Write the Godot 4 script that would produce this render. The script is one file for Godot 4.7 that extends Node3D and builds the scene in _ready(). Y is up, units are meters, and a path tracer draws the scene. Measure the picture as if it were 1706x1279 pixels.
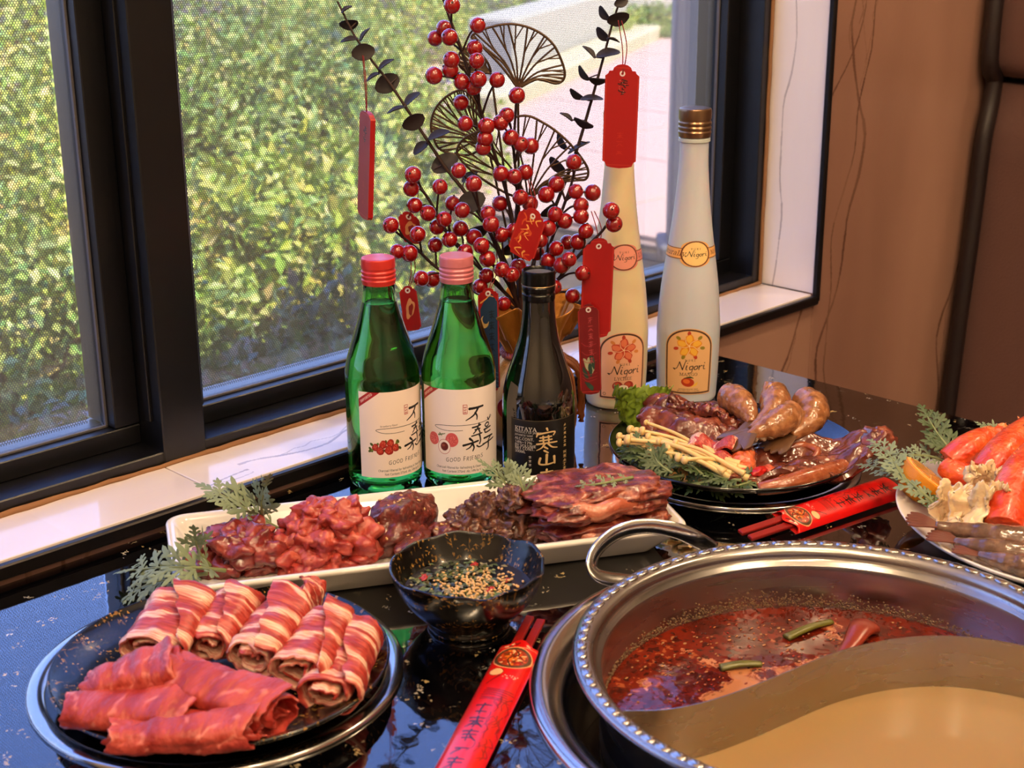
extends Node3D

# ---------------------------------------------------------------- camera frame, used to measure places on the table, the wall and the window
const FOCAL := 2437.0
const EYE := Vector3(0, 0.52, 0)
var cam_right: Vector3
var cam_up: Vector3
var cam_fwd: Vector3
var used := {}
var M := {}

func setup_frame() -> void:
	var yaw := deg_to_rad(45.0)
	var pitch := deg_to_rad(18.38)
	var roll := deg_to_rad(-0.39)
	cam_fwd = Vector3(sin(yaw) * cos(pitch), -sin(pitch), -cos(yaw) * cos(pitch))
	var r := Vector3(cos(yaw), 0, sin(yaw))
	var u := r.cross(cam_fwd)
	cam_right = cos(roll) * r + sin(roll) * u
	cam_up = -sin(roll) * r + cos(roll) * u

func ray(px: float, py: float) -> Vector3:
	return cam_fwd + cam_right * ((px - 853.0) / FOCAL) - cam_up * ((py - 639.5) / FOCAL)

func at(px: float, py: float, h := 0.0) -> Vector3:
	var d := ray(px, py)
	return EYE + d * ((h - EYE.y) / d.y)

func on_z(px: float, py: float, z: float) -> Vector3:
	var d := ray(px, py)
	return EYE + d * ((z - EYE.z) / d.z)

# a point on the upright plane through base that faces the seat, moved toward the seat by off
func upright(px: float, py: float, base: Vector3, off := 0.0) -> Vector3:
	var n := Vector3(sin(PI / 4), 0, -cos(PI / 4))
	var d := ray(px, py)
	return EYE + d * (((base - EYE).dot(n) - off) / d.dot(n))

# ---------------------------------------------------------------- mesh builder
class MB:
	var v := PackedVector3Array()
	var n := PackedVector3Array()
	var uv := PackedVector2Array()
	var idx := PackedInt32Array()

	# rows of points; the outside is where (next column - this) x (next row - this) points; flip turns it round
	func grid(p: PackedVector3Array, nu: int, nv: int, wrap := false, flip := false, uvs := PackedVector2Array(), ur := Rect2(0, 0, 1, 1)) -> void:
		var base := v.size()
		var nn := PackedVector3Array()
		nn.resize(nu * nv)
		var cols := nu if wrap else nu - 1
		for j in nv - 1:
			for i in cols:
				var i2 := (i + 1) % nu
				var a := p[j * nu + i]
				var b := p[j * nu + i2]
				var c := p[(j + 1) * nu + i]
				var d := p[(j + 1) * nu + i2]
				var f := (b - a).cross(c - a) + (d - b).cross(c - b)
				if flip:
					f = -f
				nn[j * nu + i] += f
				nn[j * nu + i2] += f
				nn[(j + 1) * nu + i] += f
				nn[(j + 1) * nu + i2] += f
		for j in nv:   # collapsed rows (poles) share one normal
			var same := true
			for i in range(1, nu):
				if p[j * nu + i].distance_squared_to(p[j * nu]) > 1e-14:
					same = false
					break
			if same:
				var s := Vector3.ZERO
				for i in nu:
					s += nn[j * nu + i]
				for i in nu:
					nn[j * nu + i] = s
		var stride := nu + 1 if wrap else nu
		for j in nv:
			for i in stride:
				var k := j * nu + (i % nu)
				v.append(p[k])
				n.append(nn[k].normalized() if nn[k].length_squared() > 0.0 else Vector3.UP)
				if uvs.size():
					uv.append(uvs[j * stride + i])
				else:
					uv.append(Vector2(ur.position.x + ur.size.x * i / float(stride - 1), ur.position.y + ur.size.y * j / float(maxi(nv - 1, 1))))
		for j in nv - 1:
			for i in stride - 1:
				var a := base + j * stride + i
				var b := a + 1
				var c := a + stride
				var d := c + 1
				if flip:
					idx.append_array([a, b, c, b, d, c])
				else:
					idx.append_array([a, c, b, b, c, d])

	# flat convex face, points clockwise seen from outside
	func face(p: Array, uvs := []) -> void:
		var base := v.size()
		var nrm: Vector3 = (p[2] - p[0]).cross(p[1] - p[0]).normalized()
		for i in p.size():
			v.append(p[i])
			n.append(nrm)
			uv.append(uvs[i] if uvs.size() else Vector2(p[i].x, p[i].z))
		for i in range(1, p.size() - 1):
			idx.append_array([base, base + i, base + i + 1])

	func add(o: MB, t := Transform3D()) -> void:
		var base := v.size()
		for i in o.v.size():
			v.append(t * o.v[i])
			n.append((t.basis * o.n[i]).normalized())
			uv.append(o.uv[i])
		for k in o.idx:
			idx.append(base + k)

	func mesh() -> ArrayMesh:
		var a := []
		a.resize(Mesh.ARRAY_MAX)
		a[Mesh.ARRAY_VERTEX] = v
		a[Mesh.ARRAY_NORMAL] = n
		a[Mesh.ARRAY_TEX_UV] = uv
		a[Mesh.ARRAY_INDEX] = idx
		var m := ArrayMesh.new()
		m.add_surface_from_arrays(Mesh.PRIMITIVE_TRIANGLES, a)
		return m

# chamfered box
func box(c: Vector3, s: Vector3, ch := 0.001, b := Basis(), mb: MB = null) -> MB:
	if mb == null:
		mb = MB.new()
	var h := s / 2.0
	ch = minf(ch, minf(h.x, minf(h.y, h.z)) * 0.9)
	var t := Transform3D(b, c)
	var ax := [Vector3.RIGHT, Vector3.UP, Vector3.BACK]
	for k in 3:
		for sg in [-1.0, 1.0]:
			var n: Vector3 = ax[k] * sg
			var e1: Vector3 = ax[(k + 1) % 3]
			var e2: Vector3 = ax[(k + 2) % 3]
			var h0: float = h[k]
			var h1: float = h[(k + 1) % 3] - ch
			var h2: float = h[(k + 2) % 3] - ch
			var q := [n * h0 - e1 * h1 - e2 * h2, n * h0 - e1 * h1 + e2 * h2, n * h0 + e1 * h1 + e2 * h2, n * h0 + e1 * h1 - e2 * h2]
			if sg < 0:
				q.reverse()
			_face(mb, q, t)
			for sg1 in [-1.0, 1.0]:   # edge chamfers toward e1
				var n1: Vector3 = e1 * sg1
				var a0: Vector3 = n * h0 + n1 * h1
				var b0: Vector3 = n * (h0 - ch) + n1 * (h1 + ch)
				var r := [a0 - e2 * h2, b0 - e2 * h2, b0 + e2 * h2, a0 + e2 * h2]
				if sg * sg1 > 0:
					r.reverse()
				r.reverse()
				_face(mb, r, t)
	for sx in [-1.0, 1.0]:
		for sy in [-1.0, 1.0]:
			for sz in [-1.0, 1.0]:
				var q := [Vector3(sx * h.x, sy * (h.y - ch), sz * (h.z - ch)), Vector3(sx * (h.x - ch), sy * h.y, sz * (h.z - ch)), Vector3(sx * (h.x - ch), sy * (h.y - ch), sz * h.z)]
				if sx * sy * sz > 0:
					q.reverse()
				_face(mb, q, t)
	return mb

func _face(mb: MB, q: Array, t: Transform3D) -> void:
	var mid := Vector3.ZERO
	for p in q:
		mid += p
	var nrm: Vector3 = (q[2] - q[0]).cross(q[1] - q[0])
	if nrm.dot(mid) < 0:
		q.reverse()
	var w := []
	for p in q:
		w.append(t * p)
	mb.face(w)

# turned shape: profile (r, y) from bottom to top on the outside; corners sharper than crease stay sharp
func lathe(prof: PackedVector2Array, seg := 48, mb: MB = null, crease := 40.0, wob: Variant = null) -> MB:
	if mb == null:
		mb = MB.new()
	var runs := []
	var cur := PackedVector2Array([prof[0]])
	for i in range(1, prof.size()):
		cur.append(prof[i])
		if i < prof.size() - 1:
			var a := (prof[i] - prof[i - 1]).normalized()
			var b := (prof[i + 1] - prof[i]).normalized()
			if rad_to_deg(absf(a.angle_to(b))) > crease:
				runs.append(cur)
				cur = PackedVector2Array([prof[i]])
	runs.append(cur)
	var y0 := prof[0].y
	var y1 := prof[0].y
	for p in prof:
		y0 = minf(y0, p.y)
		y1 = maxf(y1, p.y)
	for run in runs:
		var p := PackedVector3Array()
		var uvs := PackedVector2Array()
		for q in run:
			for i in seg:
				var a := TAU * i / seg
				var w := Vector3(cos(a) * q.x, q.y, sin(a) * q.x)
				if wob != null:
					w = wob.call(w, a)
				p.append(w)
			for i in seg + 1:
				uvs.append(Vector2(float(i) / seg, (q.y - y0) / maxf(y1 - y0, 1e-6)))
		mb.grid(p, seg, run.size(), true, true, uvs)
	return mb

func smooth_prof(pts: PackedVector2Array, sub := 6) -> PackedVector2Array:
	var out := PackedVector2Array()
	var k := pts.size()
	for i in k - 1:
		var a := pts[maxi(i - 1, 0)]
		var b := pts[i]
		var c := pts[i + 1]
		var d := pts[mini(i + 2, k - 1)]
		for s in sub:
			out.append(b.cubic_interpolate(c, a, d, float(s) / sub))
	out.append(pts[k - 1])
	return out

func smooth_path(pts: PackedVector3Array, sub := 6) -> PackedVector3Array:
	var out := PackedVector3Array()
	var k := pts.size()
	for i in k - 1:
		var a := pts[maxi(i - 1, 0)]
		var b := pts[i]
		var c := pts[i + 1]
		var d := pts[mini(i + 2, k - 1)]
		for s in sub:
			out.append(b.cubic_interpolate(c, a, d, float(s) / sub))
	out.append(pts[k - 1])
	return out

# tube along a path; radius may be a number or a Callable(t)
func tube(path: PackedVector3Array, rad: Variant, seg := 10, mb: MB = null, flat := 1.0, caps := true, up := Vector3.ZERO) -> MB:
	if mb == null:
		mb = MB.new()
	var k := path.size()
	var p := PackedVector3Array()
	var t0 := (path[1] - path[0]).normalized()
	var side := up if up != Vector3.ZERO else (Vector3.UP if absf(t0.y) < 0.9 else Vector3.RIGHT)
	var rows := 0
	for i in k:
		var t := (path[mini(i + 1, k - 1)] - path[maxi(i - 1, 0)]).normalized()
		side = (side - t * side.dot(t)).normalized()
		var bi := t.cross(side)
		var r: float = rad.call(float(i) / (k - 1)) if rad is Callable else rad
		if caps and i == 0:
			for j in seg:
				p.append(path[0])
			rows += 1
		for j in seg:
			var a := TAU * j / seg
			p.append(path[i] + (side * cos(a) * flat + bi * sin(a)) * r)
		rows += 1
		if caps and i == k - 1:
			for j in seg:
				p.append(path[i])
			rows += 1
	mb.grid(p, seg, rows, true, false)
	return mb

# a sheet with thickness: f(u, v) gives the middle surface for u, v in 0..1
func sheet(nu: int, nv: int, f: Callable, thick: float, mb: MB = null, uscale := Vector2.ONE, uoff := Vector2.ZERO) -> MB:
	if mb == null:
		mb = MB.new()
	var p := PackedVector3Array()
	var uvs := PackedVector2Array()
	for j in nv:
		for i in nu:
			var u := i / float(nu - 1)
			var w := j / float(nv - 1)
			p.append(f.call(u, w))
			uvs.append(Vector2(u, w) * uscale + uoff)
	var nn := PackedVector3Array()
	for j in nv:
		for i in nu:
			var du := p[j * nu + mini(i + 1, nu - 1)] - p[j * nu + maxi(i - 1, 0)]
			var dv := p[mini(j + 1, nv - 1) * nu + i] - p[maxi(j - 1, 0) * nu + i]
			nn.append(du.cross(dv).normalized())
	var top := PackedVector3Array()
	var bot := PackedVector3Array()
	for k in p.size():
		var i := k % nu
		var j := k / nu
		var e := 1.0
		if i == 0 or j == 0 or i == nu - 1 or j == nv - 1:
			e = 0.55
		top.append(p[k] + nn[k] * thick * 0.5 * e)
		bot.append(p[k] - nn[k] * thick * 0.5 * e)
	mb.grid(top, nu, nv, false, false, uvs)
	mb.grid(bot, nu, nv, false, true, uvs)
	var ring := []
	for i in nu:
		ring.append(i)
	for j in range(1, nv):
		ring.append(j * nu + nu - 1)
	for i in range(nu - 2, -1, -1):
		ring.append((nv - 1) * nu + i)
	for j in range(nv - 2, 0, -1):
		ring.append(j * nu)
	var rp := PackedVector3Array()
	var ru := PackedVector2Array()
	for k in ring:
		rp.append(bot[k])
	for k in ring:
		rp.append(top[k])
	for row in 2:
		for k in ring:
			ru.append(uvs[k])
		ru.append(uvs[ring[0]])
	mb.grid(rp, ring.size(), 2, true, false, ru)
	return mb

# flat outline with thickness in a plane: outline in (x, y) of the basis, thickness along z
func slab(poly: PackedVector2Array, thick: float, t: Transform3D, mb: MB = null, uvr := Rect2()) -> MB:
	if mb == null:
		mb = MB.new()
	if not Geometry2D.is_polygon_clockwise(poly):
		poly = poly.duplicate()
		poly.reverse()
	var r := uvr
	if r.size == Vector2.ZERO:
		r = Rect2(poly[0], Vector2.ZERO)
		for q in poly:
			r = r.expand(q)
	var tri := Geometry2D.triangulate_polygon(poly)
	for side in 2:
		var base := mb.v.size()
		var z := thick * (0.5 if side == 0 else -0.5)
		for q in poly:
			mb.v.append(t * Vector3(q.x, q.y, z))
			mb.n.append((t.basis * Vector3(0, 0, 1 if side == 0 else -1)).normalized())
			mb.uv.append(Vector2((q.x - r.position.x) / r.size.x, 1.0 - (q.y - r.position.y) / r.size.y))
		for k in range(0, tri.size(), 3):
			var a := poly[tri[k]]
			var b := poly[tri[k + 1]]
			var c := poly[tri[k + 2]]
			var ccw := (b - a).cross(c - a) > 0
			if ccw == (side == 0):
				mb.idx.append_array([base + tri[k], base + tri[k + 2], base + tri[k + 1]])
			else:
				mb.idx.append_array([base + tri[k], base + tri[k + 1], base + tri[k + 2]])
	var k2 := poly.size()
	for i in k2:
		var a := poly[i]
		var b := poly[(i + 1) % k2]
		var q := [t * Vector3(a.x, a.y, thick / 2), t * Vector3(a.x, a.y, -thick / 2), t * Vector3(b.x, b.y, -thick / 2), t * Vector3(b.x, b.y, thick / 2)]
		var out := t.basis * Vector3(b.y - a.y, -(b.x - a.x), 0) * -1.0
		var nrm: Vector3 = (q[2] - q[0]).cross(q[1] - q[0])
		if nrm.dot(out) < 0:
			q.reverse()
		var u0 := Vector2((a.x - r.position.x) / r.size.x, 1.0 - (a.y - r.position.y) / r.size.y)
		mb.face(q, [u0, u0, u0, u0])
	return mb

# a lump: sphere pushed about by noise. rad: half sizes; fold > 0 makes it creased
func lump(rad: Vector3, amp: float, freq: float, sd: int, nu := 36, nv := 22, fold := 0.0, mb: MB = null, box_pow := 2.0) -> MB:
	if mb == null:
		mb = MB.new()
	var fn := FastNoiseLite.new()
	fn.seed = sd
	fn.frequency = freq
	fn.fractal_octaves = 3
	var fr := FastNoiseLite.new()
	fr.seed = sd + 77
	fr.frequency = freq * 1.3
	fr.fractal_type = FastNoiseLite.FRACTAL_RIDGED
	fr.fractal_octaves = 2
	var p := PackedVector3Array()
	for j in nv:
		var b := PI * j / (nv - 1) - PI / 2
		for i in nu:
			var a := TAU * i / nu
			var d := Vector3(cos(b) * cos(a), sin(b), cos(b) * sin(a))
			var q := d
			if box_pow != 2.0:
				var l := pow(pow(absf(d.x), box_pow) + pow(absf(d.y), box_pow) + pow(absf(d.z), box_pow), 1.0 / box_pow)
				q = d / l
			var k := 1.0 + amp * fn.get_noise_3dv(d) * 1.6
			if fold > 0.0:
				k += fold * (fr.get_noise_3dv(d) - 0.2)
			p.append(q * k * rad)
	mb.grid(p, nu, nv, true, true)
	return mb

# ---------------------------------------------------------------- naming, tagging, committing
func numbered(called: String) -> String:
	if not used.has(called):
		used[called] = 0
		return called
	used[called] += 1
	return "%s_%03d" % [called, used[called]]

func tag(o: Node, label: String, category: String, group := "") -> void:
	o.set_meta("label", label)
	o.set_meta("category", category)
	if group != "":
		o.set_meta("group", group)

func thing(called: String, label: String, category: String, where := Vector3.ZERO, turn := 0.0, group := "") -> Node3D:
	var o := Node3D.new()
	o.name = numbered(called)
	add_child(o)
	o.position = where
	o.rotation.y = turn
	tag(o, label, category, group)
	return o

func put(called: String, mesh: Variant, mat: Material, parent: Node = null, kind := "") -> MeshInstance3D:
	var o := MeshInstance3D.new()
	o.mesh = mesh.mesh() if mesh is MB else mesh
	o.material_override = mat
	if parent == null:
		o.name = numbered(called)
		add_child(o)
	else:
		o.name = called
		parent.add_child(o, true)
	if kind != "":
		o.set_meta("kind", kind)
	return o

func struct(called: String, mesh: Variant, mat: Material, parent: Node = null) -> MeshInstance3D:
	return put(called, mesh, mat, parent, "structure" if parent == null else "")

func single(called: String, mesh: Variant, mat: Material, where: Vector3, label: String, category: String, group := "", turn := 0.0) -> MeshInstance3D:
	var o := put(called, mesh, mat)
	o.position = where
	o.rotation.y = turn
	tag(o, label, category, group)
	return o

func scatter(called: String, mesh: Mesh, mat: Material, places: Array, parent: Node = null, colors := []) -> MultiMeshInstance3D:
	var mm := MultiMesh.new()
	mm.transform_format = MultiMesh.TRANSFORM_3D
	mm.use_colors = colors.size() > 0
	mm.mesh = mesh
	mm.instance_count = places.size()
	for i in places.size():
		mm.set_instance_transform(i, places[i])
		if colors.size():
			mm.set_instance_color(i, colors[i])
	var o := MultiMeshInstance3D.new()
	o.multimesh = mm
	o.material_override = mat
	o.set_meta("kind", "stuff")
	if parent == null:
		o.name = numbered(called)
		add_child(o)
	else:
		o.name = called
		parent.add_child(o, true)
	return o

# ---------------------------------------------------------------- materials
func mat(c: Color, rough := 0.5, metal := 0.0, opt := {}) -> StandardMaterial3D:
	var m := StandardMaterial3D.new()
	m.albedo_color = c
	m.roughness = rough
	m.metallic = metal
	for k in opt:
		m.set(k, opt[k])
	return m

func lerp_ramp(ramp: Array, x: float) -> Color:
	for i in range(1, ramp.size()):
		if x <= ramp[i][0]:
			var a = ramp[i - 1]
			var b = ramp[i]
			return (a[1] as Color).lerp(b[1], clampf((x - a[0]) / maxf(b[0] - a[0], 1e-5), 0, 1))
	return ramp[-1][1]

func noise_tex(size: int, freq: float, sd: int, ramp: Array, octaves := 4, warp := 0.0, kind := FastNoiseLite.TYPE_SIMPLEX_SMOOTH, fractal := FastNoiseLite.FRACTAL_FBM) -> NoiseTexture2D:
	var f := FastNoiseLite.new()
	f.seed = sd
	f.frequency = freq
	f.noise_type = kind
	f.fractal_type = fractal
	f.fractal_octaves = octaves
	if warp > 0.0:
		f.domain_warp_enabled = true
		f.domain_warp_amplitude = warp
		f.domain_warp_frequency = freq
	var t := NoiseTexture2D.new()
	t.width = size
	t.height = size
	t.seamless = true
	t.noise = f
	if ramp.size():
		var g := Gradient.new()
		var offs := PackedFloat32Array()
		var cols := PackedColorArray()
		for r in ramp:
			offs.append(r[0])
			cols.append(r[1])
		g.offsets = offs
		g.colors = cols
		t.color_ramp = g
	return t

func tex(im: Image) -> ImageTexture:
	return ImageTexture.create_from_image(im)

# ---------------------------------------------------------------- print: a flat canvas for labels and packets
class Canvas:
	var im: Image
	var s: float
	var w: int
	var h: int

	func _init(width: int, height: int, bg: Color, scale := 1.0) -> void:
		w = int(width * scale)
		h = int(height * scale)
		s = scale
		im = Image.create_empty(w, h, false, Image.FORMAT_RGBA8)
		im.fill(bg)

	func poly(pts: PackedVector2Array, c: Color) -> void:
		var y0 := 1e9
		var y1 := -1e9
		for p in pts:
			y0 = minf(y0, p.y * s)
			y1 = maxf(y1, p.y * s)
		var k := pts.size()
		for y in range(maxi(0, int(floor(y0))), mini(h - 1, int(ceil(y1))) + 1):
			var yc := y + 0.5
			var xs := PackedFloat32Array()
			for i in k:
				var a := pts[i] * s
				var b := pts[(i + 1) % k] * s
				if (a.y <= yc) != (b.y <= yc):
					xs.append(a.x + (b.x - a.x) * (yc - a.y) / (b.y - a.y))
			xs.sort()
			for i in range(0, xs.size() - 1, 2):
				var x0 := maxi(0, int(round(xs[i])))
				var x1 := mini(w, int(round(xs[i + 1])))
				if x1 > x0:
					im.fill_rect(Rect2i(x0, y, x1 - x0, 1), c)

	func ellipse(c: Vector2, r: Vector2, col: Color, rot := 0.0, wob := 0.0, sd := 0) -> void:
		var p := PackedVector2Array()
		for i in 28:
			var a := TAU * i / 28
			var k := 1.0 + wob * sin(a * 3 + sd) + wob * 0.6 * sin(a * 5 + sd * 2.3)
			p.append(c + (Vector2(cos(a), sin(a)) * r * k).rotated(rot))
		poly(p, col)

	# brush stroke through points with widths
	func stroke(pts: Array, w0: float, w1: float, col: Color, sub := 8, wm := -1.0) -> void:
		var path := []
		var k := pts.size()
		for i in k - 1:
			var a: Vector2 = pts[maxi(i - 1, 0)]
			var b: Vector2 = pts[i]
			var c: Vector2 = pts[i + 1]
			var d: Vector2 = pts[mini(i + 2, k - 1)]
			for q in sub:
				path.append(b.cubic_interpolate(c, a, d, float(q) / sub))
		path.append(pts[k - 1])
		var n := path.size()
		for i in n:
			var t := float(i) / maxf(n - 1, 1)
			var wd := lerpf(w0, w1, t)
			if wm >= 0:
				wd = lerpf(w0, wm, t * 2) if t < 0.5 else lerpf(wm, w1, t * 2 - 1)
			dot(path[i], wd / 2, col)
			if i < n - 1:
				var a: Vector2 = path[i]
				var b: Vector2 = path[i + 1]
				var e := (b - a).orthogonal().normalized() * wd / 2
				poly(PackedVector2Array([a + e, b + e, b - e, a - e]), col)

	func dot(c: Vector2, r: float, col: Color) -> void:
		var rr := r * s
		var cc := c * s
		for y in range(maxi(0, int(cc.y - rr)), mini(h - 1, int(cc.y + rr)) + 1):
			var q := rr * rr - (y + 0.5 - cc.y) * (y + 0.5 - cc.y)
			if q > 0:
				var x0 := maxi(0, int(round(cc.x - sqrt(q))))
				var x1 := mini(w, int(round(cc.x + sqrt(q))))
				if x1 > x0:
					im.fill_rect(Rect2i(x0, y, x1 - x0, 1), col)

	# lettering set in a real typeface; size is the height of the letters' body in canvas units
	func text(what: String, pos: Vector2, size: float, col: Color, font: Font, slant := 0.0, rot := 0.0, sx := 1.0, centre := false) -> void:
		var tm := TextMesh.new()
		tm.text = what
		tm.font = font
		tm.font_size = 64
		tm.pixel_size = 1.0 / 64.0
		tm.depth = 0.0
		tm.curve_step = 2.0
		tm.horizontal_alignment = HORIZONTAL_ALIGNMENT_CENTER if centre else HORIZONTAL_ALIGNMENT_LEFT
		tm.vertical_alignment = VERTICAL_ALIGNMENT_CENTER
		if tm.get_surface_count() == 0:
			return
		var a := tm.surface_get_arrays(0)
		var vs: PackedVector3Array = a[Mesh.ARRAY_VERTEX]
		var ix: PackedInt32Array = a[Mesh.ARRAY_INDEX]
		if ix.is_empty():
			ix = PackedInt32Array(range(vs.size()))
		for k in range(0, ix.size() - 2, 3):
			var tri := PackedVector2Array()
			for e in 3:
				var q := vs[ix[k + e]]
				tri.append(pos + Vector2((q.x + q.y * slant) * size * sx, -q.y * size).rotated(rot))
			poly(tri, col)

	func done(width := 0, height := 0) -> ImageTexture:
		if width > 0:
			im.resize(width, height, Image.INTERPOLATE_BILINEAR if width > w else Image.INTERPOLATE_LANCZOS)
		return ImageTexture.create_from_image(im)

var font_sans: Font
var font_serif: Font
var font_bold: Font
func fonts() -> void:
	var a := SystemFont.new()
	a.font_names = PackedStringArray(["Droid Sans"])
	font_sans = a
	var b := SystemFont.new()
	b.font_names = PackedStringArray(["Droid Serif"])
	font_serif = b
	var c := SystemFont.new()
	c.font_names = PackedStringArray(["Droid Sans"])
	c.font_weight = 700
	font_bold = c

const SKY_E := 5.5
const SUN_E := 5.5
const LAMP_E := 1.0

func _ready() -> void:
	setup_frame()
	fonts()
	# ---- camera
	var cam := Camera3D.new()
	cam.name = "camera"
	add_child(cam)
	cam.transform = Transform3D(Basis(cam_right, cam_up, -cam_fwd), EYE)
	cam.keep_aspect = Camera3D.KEEP_HEIGHT
	cam.near = 0.05
	cam.far = 200.0
	var lens := CameraAttributesPhysical.new()
	lens.frustum_focal_length = 45.73
	lens.frustum_focus_distance = 1.33
	lens.exposure_aperture = 10.5
	cam.attributes = lens
	cam.fov = rad_to_deg(2.0 * atan(639.5 / FOCAL))
	cam.current = true
	# ---- sky, sun, exposure
	var env := Environment.new()
	env.background_mode = Environment.BG_SKY
	var sky := Sky.new()
	var sm := ProceduralSkyMaterial.new()
	sm.sky_top_color = Color(0.33, 0.50, 0.88)
	sm.sky_horizon_color = Color(0.70, 0.81, 1.0)
	sm.sky_curve = 0.22
	sm.ground_horizon_color = Color(0.45, 0.44, 0.40)
	sm.ground_bottom_color = Color(0.20, 0.19, 0.16)
	sm.sun_angle_max = 0.0
	sky.sky_material = sm
	env.sky = sky
	env.background_energy_multiplier = SKY_E
	env.tonemap_mode = Environment.TONE_MAPPER_LINEAR
	env.tonemap_exposure = 1.0
	env.sdfgi_enabled = true
	env.ssao_enabled = true
	env.ssil_enabled = true
	var we := WorldEnvironment.new()
	we.name = "world_environment"
	we.environment = env
	add_child(we)
	var sun := DirectionalLight3D.new()
	sun.name = "sun"
	add_child(sun)
	sun.rotation_degrees = Vector3(-56, 20, 0)   # high, from over the building's roof
	sun.light_color = Color(1.0, 0.94, 0.80)
	sun.light_energy = SUN_E
	sun.light_angular_distance = 0.6
	sun.shadow_enabled = true
	sun.sky_mode = DirectionalLight3D.SKY_MODE_LIGHT_ONLY
	make_materials()
	build_room()
	build_window()
	build_outside()
	build_lamps()
	build_table()
	build_bottles()
	build_vase()
	build_ware()
	build_food()

# ---------------------------------------------------------------- materials shared by many things
func make_materials() -> void:
	M.black_frame = mat(Color(0.020, 0.021, 0.034), 0.36, 0.0, {"metallic_specular": 0.5})
	M.frame_dusty = mat(Color(0.06, 0.06, 0.075), 0.5)
	M.white_ceramic = mat(Color(0.90, 0.87, 0.82), 0.12, 0.0, {"clearcoat_enabled": true, "clearcoat": 0.6, "clearcoat_roughness": 0.05})
	M.steel = mat(Color(0.80, 0.79, 0.78), 0.17, 1.0)
	M.steel_satin = mat(Color(0.70, 0.68, 0.665), 0.33, 1.0, {"roughness_texture": noise_tex(256, 0.02, 5, [[0.0, Color(0.6, 0.6, 0.6)], [1.0, Color(1, 1, 1)]])})
	M.paper_white = mat(Color(0.9, 0.88, 0.84), 0.6)
	M.red_thread = mat(Color(0.45, 0.03, 0.04), 0.7)
	# black ceramic with gold flecks near the rim
	var sp := Canvas.new(512, 512, Color(0.012, 0.012, 0.014))
	var rng := RandomNumberGenerator.new()
	rng.seed = 11
	var cl := FastNoiseLite.new()
	cl.seed = 3
	cl.frequency = 0.012
	for i in 2600:
		var p := Vector2(rng.randf() * 512, rng.randf() * 512)
		if cl.get_noise_2dv(p) < rng.randf_range(-0.1, 0.35):
			continue
		var k := rng.randf()
		sp.ellipse(p, Vector2(rng.randf_range(1.2, 4.5), rng.randf_range(1.0, 2.6)), Color(0.55 + 0.2 * k, 0.40 + 0.14 * k, 0.16 + 0.08 * k), rng.randf() * PI, 0.25, i)
	M.speckled = mat(Color.WHITE, 0.24, 0.0, {"albedo_texture": sp.done(), "uv1_triplanar": true, "uv1_scale": Vector3(6, 6, 6), "clearcoat_enabled": true, "clearcoat": 0.25, "clearcoat_roughness": 0.08})
	M.black_ceramic = mat(Color(0.014, 0.013, 0.014), 0.16, 0.0, {"clearcoat_enabled": true, "clearcoat": 0.5, "clearcoat_roughness": 0.06})
	M.leather = mat(Color(0.37, 0.265, 0.245), 0.42, 0.0, {"normal_enabled": true, "normal_texture": noise_bump(256, 0.09, 8), "normal_scale": 0.25, "uv1_triplanar": true, "uv1_scale": Vector3(8, 8, 8)})
	M.leather_dark = mat(Color(0.10, 0.06, 0.065), 0.4)
	# stone
	M.tile = vein_stone(Color(0.63, 0.48, 0.41), Color(0.52, 0.38, 0.325), Color(0.27, 0.16, 0.12), 21, 13, 0.22)
	M.marble = vein_stone(Color(0.90, 0.86, 0.84), Color(0.85, 0.79, 0.77), Color(0.50, 0.46, 0.46), 33, 6, 0.10)

func noise_bump(size: int, freq: float, sd: int, strength := 4.0, kind := FastNoiseLite.TYPE_SIMPLEX_SMOOTH) -> NoiseTexture2D:
	var t := noise_tex(size, freq, sd, [], 3, 0.0, kind)
	t.as_normal_map = true
	t.bump_strength = strength
	return t

# polished stone with long wandering veins; the picture is drawn once and laid by the stone's own UVs
func vein_stone(a: Color, b: Color, vein: Color, sd: int, count: int, rough: float) -> StandardMaterial3D:
	var size := 1024
	var c := Canvas.new(size, size, a)
	var cloud := FastNoiseLite.new()
	cloud.seed = sd
	cloud.frequency = 0.0022
	cloud.fractal_octaves = 4
	for y in range(0, size, 4):
		for x in range(0, size, 4):
			c.im.fill_rect(Rect2i(x, y, 4, 4), a.lerp(b, clampf(cloud.get_noise_2d(x, y * 0.35) + 0.5, 0, 1)))
	var rng := RandomNumberGenerator.new()
	rng.seed = sd
	for i in count:
		var p := Vector2(rng.randf() * size, -20)
		var lean := rng.randf_range(-0.22, 0.02)
		var w := rng.randf_range(1.4, 4.6)
		var k := 0
		while p.y < size + 20:
			var q := p + Vector2(lean * 16 + cloud.get_noise_2d(i * 400 + 7, p.y * 3.0) * 16, 16)
			var ww := w * (0.7 + 0.9 * absf(cloud.get_noise_2d(i * 90, p.y * 5.0) * 2.0))
			c.stroke([p, q], ww, ww, a.lerp(vein, 0.55 + 0.4 * cloud.get_noise_2d(i * 31, p.y * 2.0)), 2)
			if rng.randf() < 0.05:
				var r := q
				for e in rng.randi_range(5, 16):
					var r2 := r + Vector2(rng.randf_range(-9, 5), 13)
					c.stroke([r, r2], ww * 0.45, ww * 0.4, a.lerp(vein, 0.4), 2)
					r = r2
			p = q
			k += 1
	c.im.generate_mipmaps()
	return mat(Color.WHITE, rough, 0.0, {"albedo_texture": tex(c.im), "clearcoat_enabled": true, "clearcoat": 0.3, "clearcoat_roughness": 0.12})

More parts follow.
